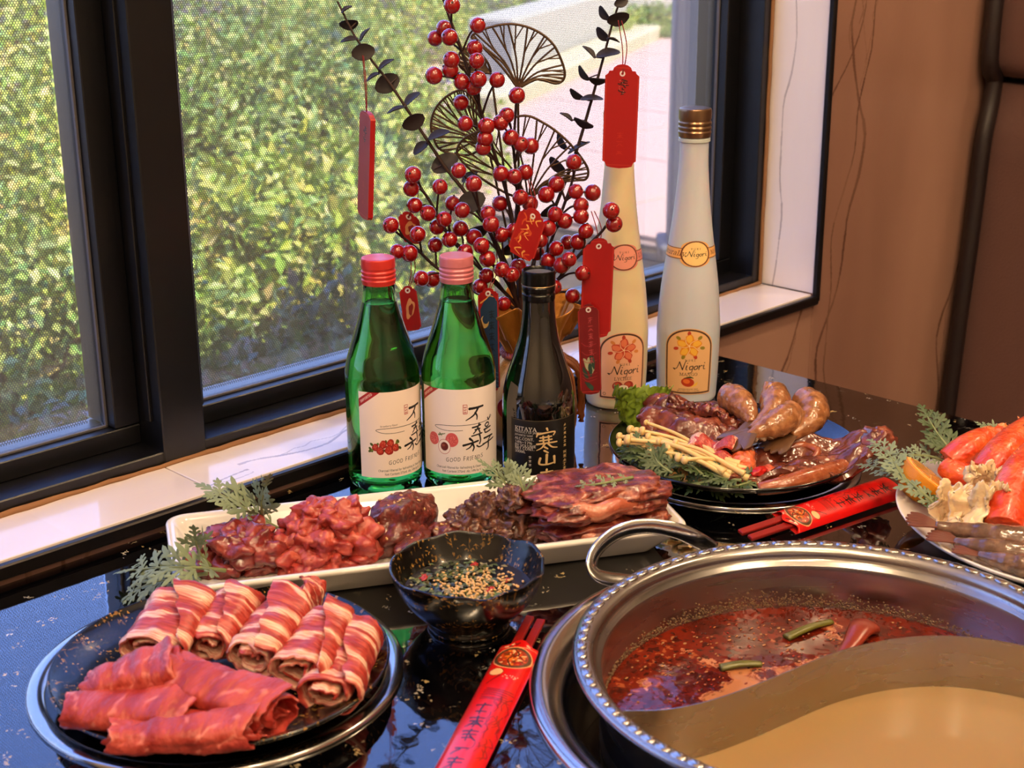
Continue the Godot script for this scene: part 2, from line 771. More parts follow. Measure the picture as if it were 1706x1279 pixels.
# ---------------------------------------------------------------- the room
const WALL_Z := -1.042
func build_room() -> void:
	var plaster := mat(Color(0.74, 0.69, 0.64), 0.8)
	var dark := mat(Color(0.20, 0.15, 0.12), 0.7)
	struct("floor", box(Vector3(0.9, -0.80, 0.9), Vector3(6.4, 0.10, 4.6), 0.001), dark)
	struct("ceiling", box(Vector3(0.9, 1.99, 0.9), Vector3(6.4, 0.10, 4.6), 0.001), mat(Color(0.82, 0.80, 0.77), 0.85))
	# window wall: core behind the tiles, in four pieces round the opening
	var core := MB.new()
	box(Vector3(2.86, 0.6, -1.16), Vector3(2.48, 2.70, 0.20), 0.001, Basis(), core)
	box(Vector3(-1.45, 0.6, -1.16), Vector3(1.70, 2.70, 0.20), 0.001, Basis(), core)
	box(Vector3(0.51, 1.68, -1.16), Vector3(2.22, 0.54, 0.20), 0.001, Basis(), core)
	box(Vector3(0.51, -0.379, -1.16), Vector3(2.22, 0.742, 0.20), 0.001, Basis(), core)
	var wall := struct("wall_window_side", core, plaster)
	# polished beige tiles, each its own slab
	var rng := RandomNumberGenerator.new()
	rng.seed = 4
	var cols := [[1.6085, 2.206], [2.2075, 2.805], [2.8065, 3.40]]
	for cx in cols:
		for ry in [[-0.75, 0.62], [0.6215, 1.64]]:
			tile_piece(cx[0], cx[1], ry[0], ry[1], rng, wall)
	for cx in [[1.0095, 1.607], [0.4105, 1.008], [-0.1885, 0.409], [-0.60, -0.19]]:
		tile_piece(cx[0], cx[1], -0.75, 0.0105, rng, wall)
	struct("wall_right", box(Vector3(4.05, 0.6, 0.9), Vector3(0.1, 2.8, 4.6), 0.001), plaster)
	struct("wall_left", box(Vector3(-2.25, 0.6, 0.9), Vector3(0.1, 2.8, 4.6), 0.001), plaster)
	struct("wall_rear", box(Vector3(0.9, 0.6, 3.15), Vector3(6.4, 2.8, 0.1), 0.001), plaster)
	# booth back: leather over two padded cushions, standing against the tiled wall
	var bo := thing("booth_back", "brown leather booth seat back standing against the beige tiled wall", "booth", Vector3(1.955, -0.75, -1.035))
	var pr := PackedVector2Array()
	var side_pts := [[0.00, 0.42], [0.006, 0.50], [0.015, 0.62], [0.027, 0.75], [0.035, 0.85], [0.040, 0.93], [0.052, 0.98], [0.056, 1.01]]
	var up_pts := [[0.054, 1.02], [0.040, 1.035], [0.036, 1.06], [0.036, 1.12], [0.044, 1.20], [0.058, 1.30], [0.082, 1.36], [0.13, 1.38]]
	bo.set_meta("label", "brown leather booth seat back standing against the beige tiled wall")
	put("lower_cushion", cushion(side_pts, 0.40), M.leather, bo)
	put("upper_cushion", cushion(up_pts, 1.02), M.leather, bo)
	var core2 := MB.new()
	box(Vector3(0.20, 0.68, 1.0), Vector3(0.16, 1.36, 2.0), 0.01, Basis(), core2)
	put("frame", core2, M.leather_dark, bo)
	put("seat", box(Vector3(-0.16, 0.33, 1.0), Vector3(0.42, 0.20, 2.0), 0.03), M.leather, bo)
	# dark piping down the cushions' outer edge
	var path := PackedVector3Array()
	for p in side_pts + up_pts:
		path.append(Vector3(p[0] + 0.004, p[1], 0.012))
	put("piping", tube(smooth_path(path, 4), 0.013, 8), M.leather_dark, bo)

func cushion(pts: Array, y0: float) -> MB:
	var mb := MB.new()
	var prof := PackedVector2Array()
	for p in pts:
		prof.append(Vector2(p[0], p[1]))
	prof = smooth_prof(prof, 4)
	var grid := PackedVector3Array()
	var nz := 24
	for q in prof:
		for k in nz:
			var t := k / float(nz - 1)
			var puff := 0.018 * (1.0 - pow(absf(2 * t - 1), 14.0))
			grid.append(Vector3(q.x + 0.018 - puff, q.y, 0.012 + t * 1.98))
	mb.grid(grid, nz, prof.size(), false, false)
	var rim := PackedVector3Array()   # side and back close the cushion
	for q in prof:
		rim.append(Vector3(q.x + 0.018, q.y, 0.012))
		rim.append(Vector3(0.16, q.y, 0.012))
	mb.grid(rim, 2, prof.size(), false, true)
	var top: Vector2 = prof[prof.size() - 1]
	mb.face([Vector3(top.x + 0.018, top.y, 0.012), Vector3(0.16, top.y, 0.012), Vector3(0.16, top.y, 1.99), Vector3(top.x + 0.018, top.y, 1.99)])
	return mb

func tile_piece(x0: float, x1: float, y0: float, y1: float, rng: RandomNumberGenerator, parent: Node) -> void:
	var mb := box(Vector3((x0 + x1) / 2, (y0 + y1) / 2, WALL_Z - 0.009), Vector3(x1 - x0, y1 - y0, 0.018), 0.0015)
	var o := Vector2(rng.randf(), 0.62)
	for i in mb.v.size():
		mb.uv[i] = Vector2(mb.v[i].x * 0.85 + o.x, -mb.v[i].y * 0.85 + o.y)
	put("tile", mb, M.tile, parent)

# ---------------------------------------------------------------- the window: sill, reveal, black frame, two sashes with perforated film
func build_window() -> void:
	# sill slabs of pale veined stone
	var sill_top := 0.02
	var xs := [[1.2785, 1.604], [0.668, 1.277], [0.058, 0.6665], [-0.6, 0.0565]]
	var sill := struct("trim_1", box(Vector3(0.504, 0.0065, -1.10), Vector3(2.2, 0.005, 0.10), 0.0005), mat(Color(0.4, 0.36, 0.33), 0.9))
	var k := 0
	for s in xs:
		var b := box(Vector3((s[0] + s[1]) / 2, sill_top - 0.0055, -1.092), Vector3(s[1] - s[0], 0.011, 0.097), 0.0006)
		for i in b.v.size():
			b.uv[i] = Vector2(b.v[i].z * 1.1 + k * 0.37 + 0.1, b.v[i].x * 1.1 + k * 0.21)
		put("stone_slab", b, M.marble, sill)
		k += 1
	# dark metal edging below the slabs and up the reveal's corner
	var edge := mat(Color(0.10, 0.085, 0.09), 0.35, 0.6)
	struct("trim_2", box(Vector3(0.505, 0.0125, -1.0385), Vector3(2.21, 0.0125, 0.008), 0.0015), edge)
	struct("trim_3", box(Vector3(1.6085, 0.72, -1.0385), Vector3(0.009, 1.42, 0.008), 0.0015), edge)
	# brown grout run along the frame's foot
	var path := PackedVector3Array()
	var rng := RandomNumberGenerator.new()
	rng.seed = 6
	for i in 160:
		path.append(Vector3(-0.5 + i * 2.1 / 159.0, 0.0205 + rng.randf() * 0.0012, -1.1255 + rng.randf_range(-0.001, 0.001)))
	var caulk := mat(Color(0.52, 0.36, 0.23), 0.8)
	struct("trim_4", tube(path, func(t): return 0.0022 + 0.0012 * absf(sin(t * 61.0) * sin(t * 23.0)), 6), caulk)
	var path2 := PackedVector3Array()
	for i in 60:
		path2.append(Vector3(1.6035, 0.02 + i * 1.38 / 59.0, -1.1262 + rng.randf_range(-0.0006, 0.0006)))
	struct("trim_5", tube(path2, 0.0028, 6), caulk)
	# white stone reveal at the right and overhead
	var rv := box(Vector3(1.614, 0.72, -1.0875), Vector3(0.012, 1.40, 0.093), 0.0006)
	for i in rv.v.size():
		rv.uv[i] = Vector2(rv.v[i].z * 2.0 + 0.62, -rv.v[i].y * 1.0 + 0.66)
	struct("trim_6", rv, M.marble)
	struct("trim_7", box(Vector3(0.505, 1.408, -1.0875), Vector3(2.2, 0.012, 0.093), 0.0006), M.marble)
	# outer frame
	var fr := MB.new()
	var z0 := -1.128
	var zs := -1.1655
	var zb := -1.215
	box(Vector3(0.505, 0.0265, (z0 + zb) / 2), Vector3(2.2, 0.013, z0 - zb), 0.0012, Basis(), fr)
	box(Vector3(0.505, 1.385, (z0 + zb) / 2), Vector3(2.2, 0.03, z0 - zb), 0.0012, Basis(), fr)
	box(Vector3(0.6924, 0.70, (z0 + 0.0015 + zb) / 2), Vector3(0.0455, 1.36, z0 + 0.0015 - zb), 0.0012, Basis(), fr)
	box(Vector3(1.5965, 0.70, (z0 + 0.0008 + zb) / 2), Vector3(0.016, 1.36, z0 + 0.0008 - zb), 0.001, Basis(), fr)
	box(Vector3(-0.585, 0.70, (z0 + 0.0008 + zb) / 2), Vector3(0.016, 1.36, z0 + 0.0008 - zb), 0.001, Basis(), fr)
	# stop bead along the mullion's side
	box(Vector3(0.6685, 0.72, -1.147), Vector3(0.004, 1.32, 0.010), 0.0008, Basis(), fr)
	var frame := struct("trim_8", fr, M.black_frame)
	var dots := film_texture()
	var film := mat(Color.WHITE, 0.6, 0.0, {"albedo_texture": dots, "transparency": BaseMaterial3D.TRANSPARENCY_ALPHA})
	var glass := mat(Color(0.9, 0.95, 0.95, 0.06), 0.0, 0.0, {"transparency": BaseMaterial3D.TRANSPARENCY_ALPHA})
	sash("window_1", -0.577, 0.6695, 0.026, zs, zb, film, glass, 0.011)
	sash("window_2", 0.715, 1.5885, 0.026, zs, zb, film, glass, 0.0015)

func sash(called: String, x0: float, x1: float, st: float, zs: float, zb: float, film: Material, glass: Material, gap: float) -> void:
	var y0 := 0.033
	var y1 := 1.37
	var mb := MB.new()
	var zc := (zs + zb) / 2
	var dz := zs - zb
	box(Vector3((x0 + x1) / 2, y0 + 0.0095, zc), Vector3(x1 - x0, 0.019, dz), 0.001, Basis(), mb)
	box(Vector3((x0 + x1) / 2, y1 - 0.012, zc), Vector3(x1 - x0, 0.024, dz), 0.001, Basis(), mb)
	box(Vector3(x0 + st / 2, (y0 + y1) / 2, zc), Vector3(st, y1 - y0 - 0.04, dz), 0.001, Basis(), mb)
	box(Vector3(x1 - st / 2, (y0 + y1) / 2, zc), Vector3(st, y1 - y0 - 0.04, dz), 0.001, Basis(), mb)
	var w := struct(called, mb, M.black_frame)
	# grey rubber gasket round the glass
	var g := MB.new()
	var gz := -1.1805
	var gx0 := x0 + st
	var gx1 := x1 - st
	var gy0 := y0 + 0.019
	var gy1 := y1 - 0.024
	box(Vector3((gx0 + gx1) / 2, gy0 + 0.0012, gz), Vector3(gx1 - gx0, 0.0024, 0.004), 0.0004, Basis(), g)
	box(Vector3(gx0 + 0.0012, (gy0 + gy1) / 2, gz), Vector3(0.0024, gy1 - gy0, 0.004), 0.0004, Basis(), g)
	box(Vector3(gx1 - 0.0012, (gy0 + gy1) / 2, gz), Vector3(0.0024, gy1 - gy0, 0.004), 0.0004, Basis(), g)
	put("gasket", g, mat(Color(0.30, 0.29, 0.30), 0.5), w)
	put("pane", box(Vector3((gx0 + gx1) / 2, (gy0 + gy1) / 2, -1.190), Vector3(gx1 - gx0, gy1 - gy0, 0.004), 0.0002), glass, w)
	var f := MB.new()
	var a := Vector3(gx0 + 0.0015, gy0 + 0.0025, -1.1965)
	var b := Vector3(gx1 - gap, gy1 - 0.002, -1.1965)
	f.face([a, Vector3(a.x, b.y, a.z), b, Vector3(b.x, a.y, a.z)], [Vector2(a.x, -a.y) / PITCH, Vector2(a.x, -b.y) / PITCH, Vector2(b.x, -b.y) / PITCH, Vector2(b.x, -a.y) / PITCH])
	put("perforated_film", f, film, w)

const PITCH := Vector2(0.0026, 0.0041)
func film_texture() -> ImageTexture:
	var w := 52
	var h := 82
	var im := Image.create_empty(w, h, false, Image.FORMAT_RGBA8)
	for y in h:
		for x in w:
			var best := 1e9
			for c in [Vector2(0, 0), Vector2(1, 0), Vector2(0, 1), Vector2(1, 1), Vector2(0.5, 0.5)]:
				var d: Vector2 = (Vector2((x + 0.5) / w, (y + 0.5) / h) - c) * Vector2(PITCH.x, PITCH.y)
				best = minf(best, d.length())
			var r := PITCH.x * 0.39
			im.set_pixel(x, y, Color(0.11, 0.11, 0.12, clampf((best - r) / (PITCH.x * 0.04) + 0.5, 0, 1)))
	return tex(im)

# ---------------------------------------------------------------- outside
func leaf_mesh(l: float, w: float, fold: float) -> ArrayMesh:
	var mb := MB.new()
	var p := PackedVector3Array([Vector3(0, 0, 0), Vector3(0, 0, 0), Vector3(0, 0, 0), Vector3(-w, fold, l * 0.45), Vector3(0, 0, l * 0.5), Vector3(w, fold, l * 0.45), Vector3(0, -fold * 0.6, l), Vector3(0, -fold * 0.6, l), Vector3(0, -fold * 0.6, l)])
	mb.grid(p, 3, 3)
	return mb.mesh()

func bush(label: String, where: Vector3, size: Vector3, count: int, sd: int, cols: Array, leaf: ArrayMesh, m: Material) -> void:
	var rng := RandomNumberGenerator.new()
	rng.seed = sd
	var n := FastNoiseLite.new()
	n.seed = sd
	n.frequency = 1.1
	var b := thing("bush", label, "bush", where, 0.0, "bushes beyond the window")
	var xf := []
	var cc := []
	for i in count * 2:
		var d := Vector3(rng.randfn(), absf(rng.randfn()), rng.randfn()).normalized()
		var k := 0.8 + 0.45 * n.get_noise_3dv(d * 1.6) + 0.25 * n.get_noise_3dv(d * 5.0)
		k *= 1.0 - 0.28 * pow(rng.randf(), 2.0)
		var p := d * size * k
		var out := (d + Vector3(rng.randfn(), rng.randfn(), rng.randfn()) * 0.55).normalized()
		var bs := Basis.looking_at(-out, Vector3.UP).rotated(out, rng.randf() * TAU)
		bs = bs * Basis(Vector3.RIGHT, rng.randf_range(0.4, 1.4))
		xf.append(Transform3D(bs.scaled(Vector3.ONE * rng.randf_range(0.7, 1.5)), p))
		var c: Color = cols[rng.randi() % cols.size()]
		cc.append(Color(c.r * rng.randf_range(0.75, 1.2), c.g * rng.randf_range(0.8, 1.15), c.b * rng.randf_range(0.7, 1.2)))
	scatter("foliage", leaf, m, xf, b, cc)
	var st := MB.new()
	for i in 7:
		var a := rng.randf() * TAU
		var tip := Vector3(cos(a) * size.x * 0.6, size.y * rng.randf_range(0.4, 0.8), sin(a) * size.z * 0.6)
		tube(smooth_path(PackedVector3Array([Vector3(cos(a) * 0.05, 0, sin(a) * 0.05), tip * Vector3(0.4, 0.55, 0.4), tip]), 4), func(t): return 0.018 * (1.1 - t), 6, st)
	put("branches", st, mat(Color(0.24, 0.17, 0.11), 0.8), b)

func build_outside() -> void:
	var soil := mat(Color(0.30, 0.25, 0.19), 0.95, 0.0, {"albedo_texture": noise_tex(256, 0.05, 3, [[0.0, Color(0.5, 0.45, 0.4)], [1.0, Color(1, 1, 1)]]), "uv1_triplanar": true, "uv1_scale": Vector3(0.7, 0.7, 0.7)})
	struct("ground", box(Vector3(8, -0.86, -31.3), Vector3(90, 0.1, 60), 0.001), soil)
	# pink concrete paving past the bushes, laid in broad slabs
	var pave := mat(Color(0.66, 0.55, 0.50), 0.9)
	var pv := struct("paving", box(Vector3(9.4, -0.80, -6.2), Vector3(10.0, 0.02, 9.6), 0.001), mat(Color(0.5, 0.42, 0.38), 0.95))
	for i in 7:
		for j in 7:
			put("paving_slab", box(Vector3(5.15 + i * 1.4, -0.785, -2.1 - j * 1.36), Vector3(1.385, 0.03, 1.345), 0.004), pave, pv)
	# sunlit low wall and kerb across the far side of the paving
	var pale := mat(Color(0.66, 0.63, 0.50), 0.85)
	struct("kerb", box(Vector3(9.5, -0.72, -8.4), Vector3(7.0, 0.14, 0.3), 0.02, Basis(Vector3.UP, 0.5)), pale)
	struct("kerb_001", box(Vector3(11.5, -0.55, -9.9), Vector3(9.0, 0.5, 0.35), 0.02, Basis(Vector3.UP, 0.5)), mat(Color(0.60, 0.59, 0.54), 0.85))
	struct("kerb_002", box(Vector3(7.4, -0.74, -5.2), Vector3(3.4, 0.10, 0.16), 0.02, Basis(Vector3.UP, 0.75)), mat(Color(0.55, 0.42, 0.30), 0.85))
	# grey post
	var g := on_z(1153, 415, -3.35)
	var post := thing("post", "grey square post standing on the paving outside the window", "post", Vector3(g.x, -0.77, g.z), 0.75)
	put("shaft", box(Vector3(0, 1.6, 0), Vector3(0.19, 3.2, 0.19), 0.01), mat(Color(0.34, 0.36, 0.42), 0.6), post)
	put("foot", box(Vector3(0, 0.03, 0), Vector3(0.26, 0.06, 0.26), 0.01), mat(Color(0.30, 0.31, 0.35), 0.7), post)
	var lm := leaf_mesh(0.034, 0.0095, 0.004)
	var lm2 := leaf_mesh(0.044, 0.011, 0.006)
	var green := mat(Color.WHITE, 0.45, 0.0, {"vertex_color_use_as_albedo": true, "backlight_enabled": true, "backlight": Color(0.5, 0.55, 0.3)})
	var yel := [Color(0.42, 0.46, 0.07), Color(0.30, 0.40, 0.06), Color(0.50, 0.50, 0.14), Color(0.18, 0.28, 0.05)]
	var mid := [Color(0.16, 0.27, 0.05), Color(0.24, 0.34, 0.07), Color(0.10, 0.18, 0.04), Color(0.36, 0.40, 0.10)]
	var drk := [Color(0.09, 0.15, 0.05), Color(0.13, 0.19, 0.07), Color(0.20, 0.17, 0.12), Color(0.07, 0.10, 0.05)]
	var spots := [
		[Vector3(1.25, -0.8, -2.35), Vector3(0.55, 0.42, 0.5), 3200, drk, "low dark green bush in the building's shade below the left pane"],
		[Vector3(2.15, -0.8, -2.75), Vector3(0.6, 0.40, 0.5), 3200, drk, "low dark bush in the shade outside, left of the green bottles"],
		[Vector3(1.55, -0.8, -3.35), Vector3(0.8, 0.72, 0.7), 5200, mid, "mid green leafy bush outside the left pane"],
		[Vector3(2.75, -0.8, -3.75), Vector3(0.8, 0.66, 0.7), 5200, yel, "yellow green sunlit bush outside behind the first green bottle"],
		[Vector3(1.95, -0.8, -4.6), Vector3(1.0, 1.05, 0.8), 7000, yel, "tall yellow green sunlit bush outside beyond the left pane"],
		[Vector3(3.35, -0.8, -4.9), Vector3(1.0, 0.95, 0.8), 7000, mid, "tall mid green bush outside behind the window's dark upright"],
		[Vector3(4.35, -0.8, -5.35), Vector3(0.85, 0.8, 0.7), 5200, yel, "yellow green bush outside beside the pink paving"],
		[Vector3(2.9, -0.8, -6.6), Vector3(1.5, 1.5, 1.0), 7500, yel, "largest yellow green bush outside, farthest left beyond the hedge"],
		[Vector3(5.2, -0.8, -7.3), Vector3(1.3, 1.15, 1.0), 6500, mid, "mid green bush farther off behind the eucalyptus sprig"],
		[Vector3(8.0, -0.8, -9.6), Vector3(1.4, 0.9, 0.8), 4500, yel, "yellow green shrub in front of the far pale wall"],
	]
	for e in [[965, 75, Vector3(0.8, 0.42, 0.6), yel, "small yellow green shrub across the paving, left of the tall red tag"], [1062, 62, Vector3(0.7, 0.36, 0.6), mid, "small mid green shrub across the paving, right of the tall red tag"], [880, 30, Vector3(1.3, 0.85, 0.9), yel, "yellow green shrub behind the upper wire fan"]]:
		spots.append([at(e[0], e[1], -0.8), e[2], 3200, e[3], e[4]])
	var k := 0
	for s in spots:
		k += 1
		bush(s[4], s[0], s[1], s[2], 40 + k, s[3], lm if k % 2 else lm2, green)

# ---------------------------------------------------------------- the restaurant's lamps
func build_lamps() -> void:
	var glow := mat(Color(1, 0.9, 0.75), 0.4, 0.0, {"emission_enabled": true, "emission": Color(1.0, 0.80, 0.55), "emission_energy_multiplier": 14.0})
	var rimm := mat(Color(0.75, 0.73, 0.70), 0.3, 0.8)
	var spots := [Vector2(0.15, -0.25), Vector2(1.05, -0.30), Vector2(0.15, 0.75), Vector2(1.05, 0.75), Vector2(2.2, -0.2), Vector2(-0.9, 0.2), Vector2(-0.9, 1.3), Vector2(0.6, 1.9)]
	var where := ["over the empty side of the table", "over the table near the crab plate", "behind the seat, nearer one of a pair", "behind the table, farther one of a pair", "over the booth seat", "over the aisle beside the window wall", "over the aisle farther from the window", "farthest from the window"]
	var kw := -1
	for s in spots:
		kw += 1
		var t := thing("ceiling_downlight", "round warm ceiling downlight " + where[kw], "lamp", Vector3(s.x, 1.94, s.y), 0.0, "ceiling downlights")
		put("rim", lathe(PackedVector2Array([Vector2(0.062, 0.0), Vector2(0.078, -0.004), Vector2(0.082, 0.0)]), 32), rimm, t)
		put("diffuser", lathe(PackedVector2Array([Vector2(0.0, -0.004), Vector2(0.062, -0.002), Vector2(0.062, 0.0)]), 32), glow, t)
		var l := OmniLight3D.new()
		l.name = "light"
		t.add_child(l, true)
		l.position = Vector3(0, -0.03, 0)
		l.light_color = Color(1.0, 0.87, 0.70)
		l.light_energy = LAMP_E
		l.light_size = 0.05
		l.omni_range = 9.0
		l.omni_attenuation = 2.0
		l.shadow_enabled = true

# ---------------------------------------------------------------- the table
const POT := Vector2(0.790, -0.4715)
func build_table() -> void:
	var t := thing("dining_table", "black glossy stone dining table with scattered gold flakes", "table", Vector3(0.79, -0.75, -0.45))
	var size := 1536
	var a := Canvas.new(size, size, Color(0.008, 0.009, 0.013))
	var rng := RandomNumberGenerator.new()
	rng.seed = 5
	for i in 520:
		var c := Vector2(rng.randf() * size, rng.randf() * size)
		var n := rng.randi_range(2, 11)
		var spread := rng.randf_range(2.0, 9.0)
		var dir := rng.randf() * PI
		var k := rng.randf()
		var col := Color(0.75, 0.62, 0.36).lerp(Color(0.62, 0.60, 0.56), k) * rng.randf_range(0.5, 1.2)
		col.a = 1.0
		for j in n:
			var p := c + Vector2(rng.randfn() * spread * 1.5, rng.randfn() * spread * 0.6).rotated(dir)
			var r := Vector2(rng.randf_range(0.8, 4.0), rng.randf_range(0.7, 2.2))
			var ro := rng.randf() * PI
			a.ellipse(p, r, col, ro, 0.3, j)
	var stone := mat(Color.WHITE, 0.035, 0.0, {"albedo_texture": tex(a.im), "metallic_specular": 0.8, "clearcoat_enabled": true, "clearcoat": 0.8, "clearcoat_roughness": 0.02, "uv1_triplanar": true, "uv1_world_triplanar": true, "uv1_scale": Vector3(1.45, 1.45, 1.45), "normal_enabled": true, "normal_texture": noise_bump(512, 0.045, 12, 3.0), "normal_scale": 0.03})
	var poly := PackedVector2Array()
	var x0 := -0.565
	var x1 := 0.563
	var z0 := -0.5905
	var z1 := 0.75
	# outline with a slit leading to the round hole for the pot
	var hc := Vector2(POT.x - 0.79, -(POT.y + 0.45))
	poly.append_array([Vector2(x0, -z1), Vector2(hc.x, -z1)])
	for i in 73:
		var an := -PI / 2 - TAU * i / 72.0
		var q := hc + Vector2(cos(an), sin(an)) * 0.198
		if i == 72:
			q.x += 0.00002
		poly.append(q)
	poly.append_array([Vector2(hc.x + 0.00002, -z1), Vector2(x1, -z1), Vector2(x1, -z0), Vector2(x0, -z0)])
	var tp := slab(poly, 0.03, Transform3D(Basis(Vector3.RIGHT, -PI / 2), Vector3(0, 0.735, 0)))
	put("tabletop", tp, stone, t)
	var under := MB.new()
	for s in [[Vector3(-0.53, 0.66, 0.07), Vector3(0.03, 0.12, 1.28)], [Vector3(0.53, 0.66, 0.07), Vector3(0.03, 0.12, 1.28)], [Vector3(0, 0.66, -0.56), Vector3(1.03, 0.12, 0.03)], [Vector3(0, 0.66, 0.70), Vector3(1.03, 0.12, 0.03)]]:
		box(s[0], s[1], 0.004, Basis(), under)
	put("apron", under, M.black_frame, t)
	for s in [Vector2(-0.50, -0.52), Vector2(0.50, -0.52), Vector2(-0.50, 0.66), Vector2(0.50, 0.66)]:
		put("leg", box(Vector3(s.x, 0.30, s.y), Vector3(0.06, 0.60, 0.06), 0.006), M.black_frame, t)

# ---------------------------------------------------------------- bottles
func mm(pts: Array, sub := 5) -> PackedVector2Array:
	var p := PackedVector2Array()
	for q in pts:
		p.append(Vector2(q[0], q[1]) * 0.001)
	return smooth_prof(p, sub) if sub > 1 else p

func radius_at(prof: PackedVector2Array, y: float) -> float:
	for i in range(1, prof.size()):
		if y <= prof[i].y and prof[i].y > prof[i - 1].y and prof[i].x > 0.005:
			return lerpf(prof[i - 1].x, prof[i].x, clampf((y - prof[i - 1].y) / (prof[i].y - prof[i - 1].y), 0, 1))
	return prof[prof.size() - 1].x

# a printed label wrapped on a turned body; angles in degrees to the right of the side that faces the seat
func wrap_label(prof: PackedVector2Array, face: float, a0: float, a1: float, lo: Callable, hi: Callable, nu := 36, nv := 8, lift := 0.00035) -> MB:
	var mb := MB.new()
	var p := PackedVector3Array()
	var uvs := PackedVector2Array()
	var ymin := 1e9
	var ymax := -1e9
	for i in nu:
		var u := i / float(nu - 1)
		ymin = minf(ymin, lo.call(u))
		ymax = maxf(ymax, hi.call(u))
	for j in nv:
		for i in nu:
			var u := i / float(nu - 1)
			var y: float = lerpf(lo.call(u), hi.call(u), j / float(nv - 1))
			var a := face - deg_to_rad(lerpf(a0, a1, u))
			var r := radius_at(prof, y) + lift
			p.append(Vector3(cos(a) * r, y, sin(a) * r))
			uvs.append(Vector2(u, 1.0 - (y - ymin) / (ymax - ymin)))
	mb.grid(p, nu, nv, false, false, uvs)
	return mb

func facing(where: Vector3) -> float:
	return atan2(EYE.z - where.z, EYE.x - where.x)

# where a mark seen at (x, y) on a body of centre cx and half width hw lies on its unrolled label
func unroll(x: float, y: float, cx: float, hw: float, a0: float, a1: float, y0: float, y1: float, w: float, h: float) -> Vector2:
	var a := rad_to_deg(asin(clampf((x - cx) / hw, -0.999, 0.999)))
	return Vector2((a - a0) / (a1 - a0) * w, (y - y0) / (y1 - y0) * h)

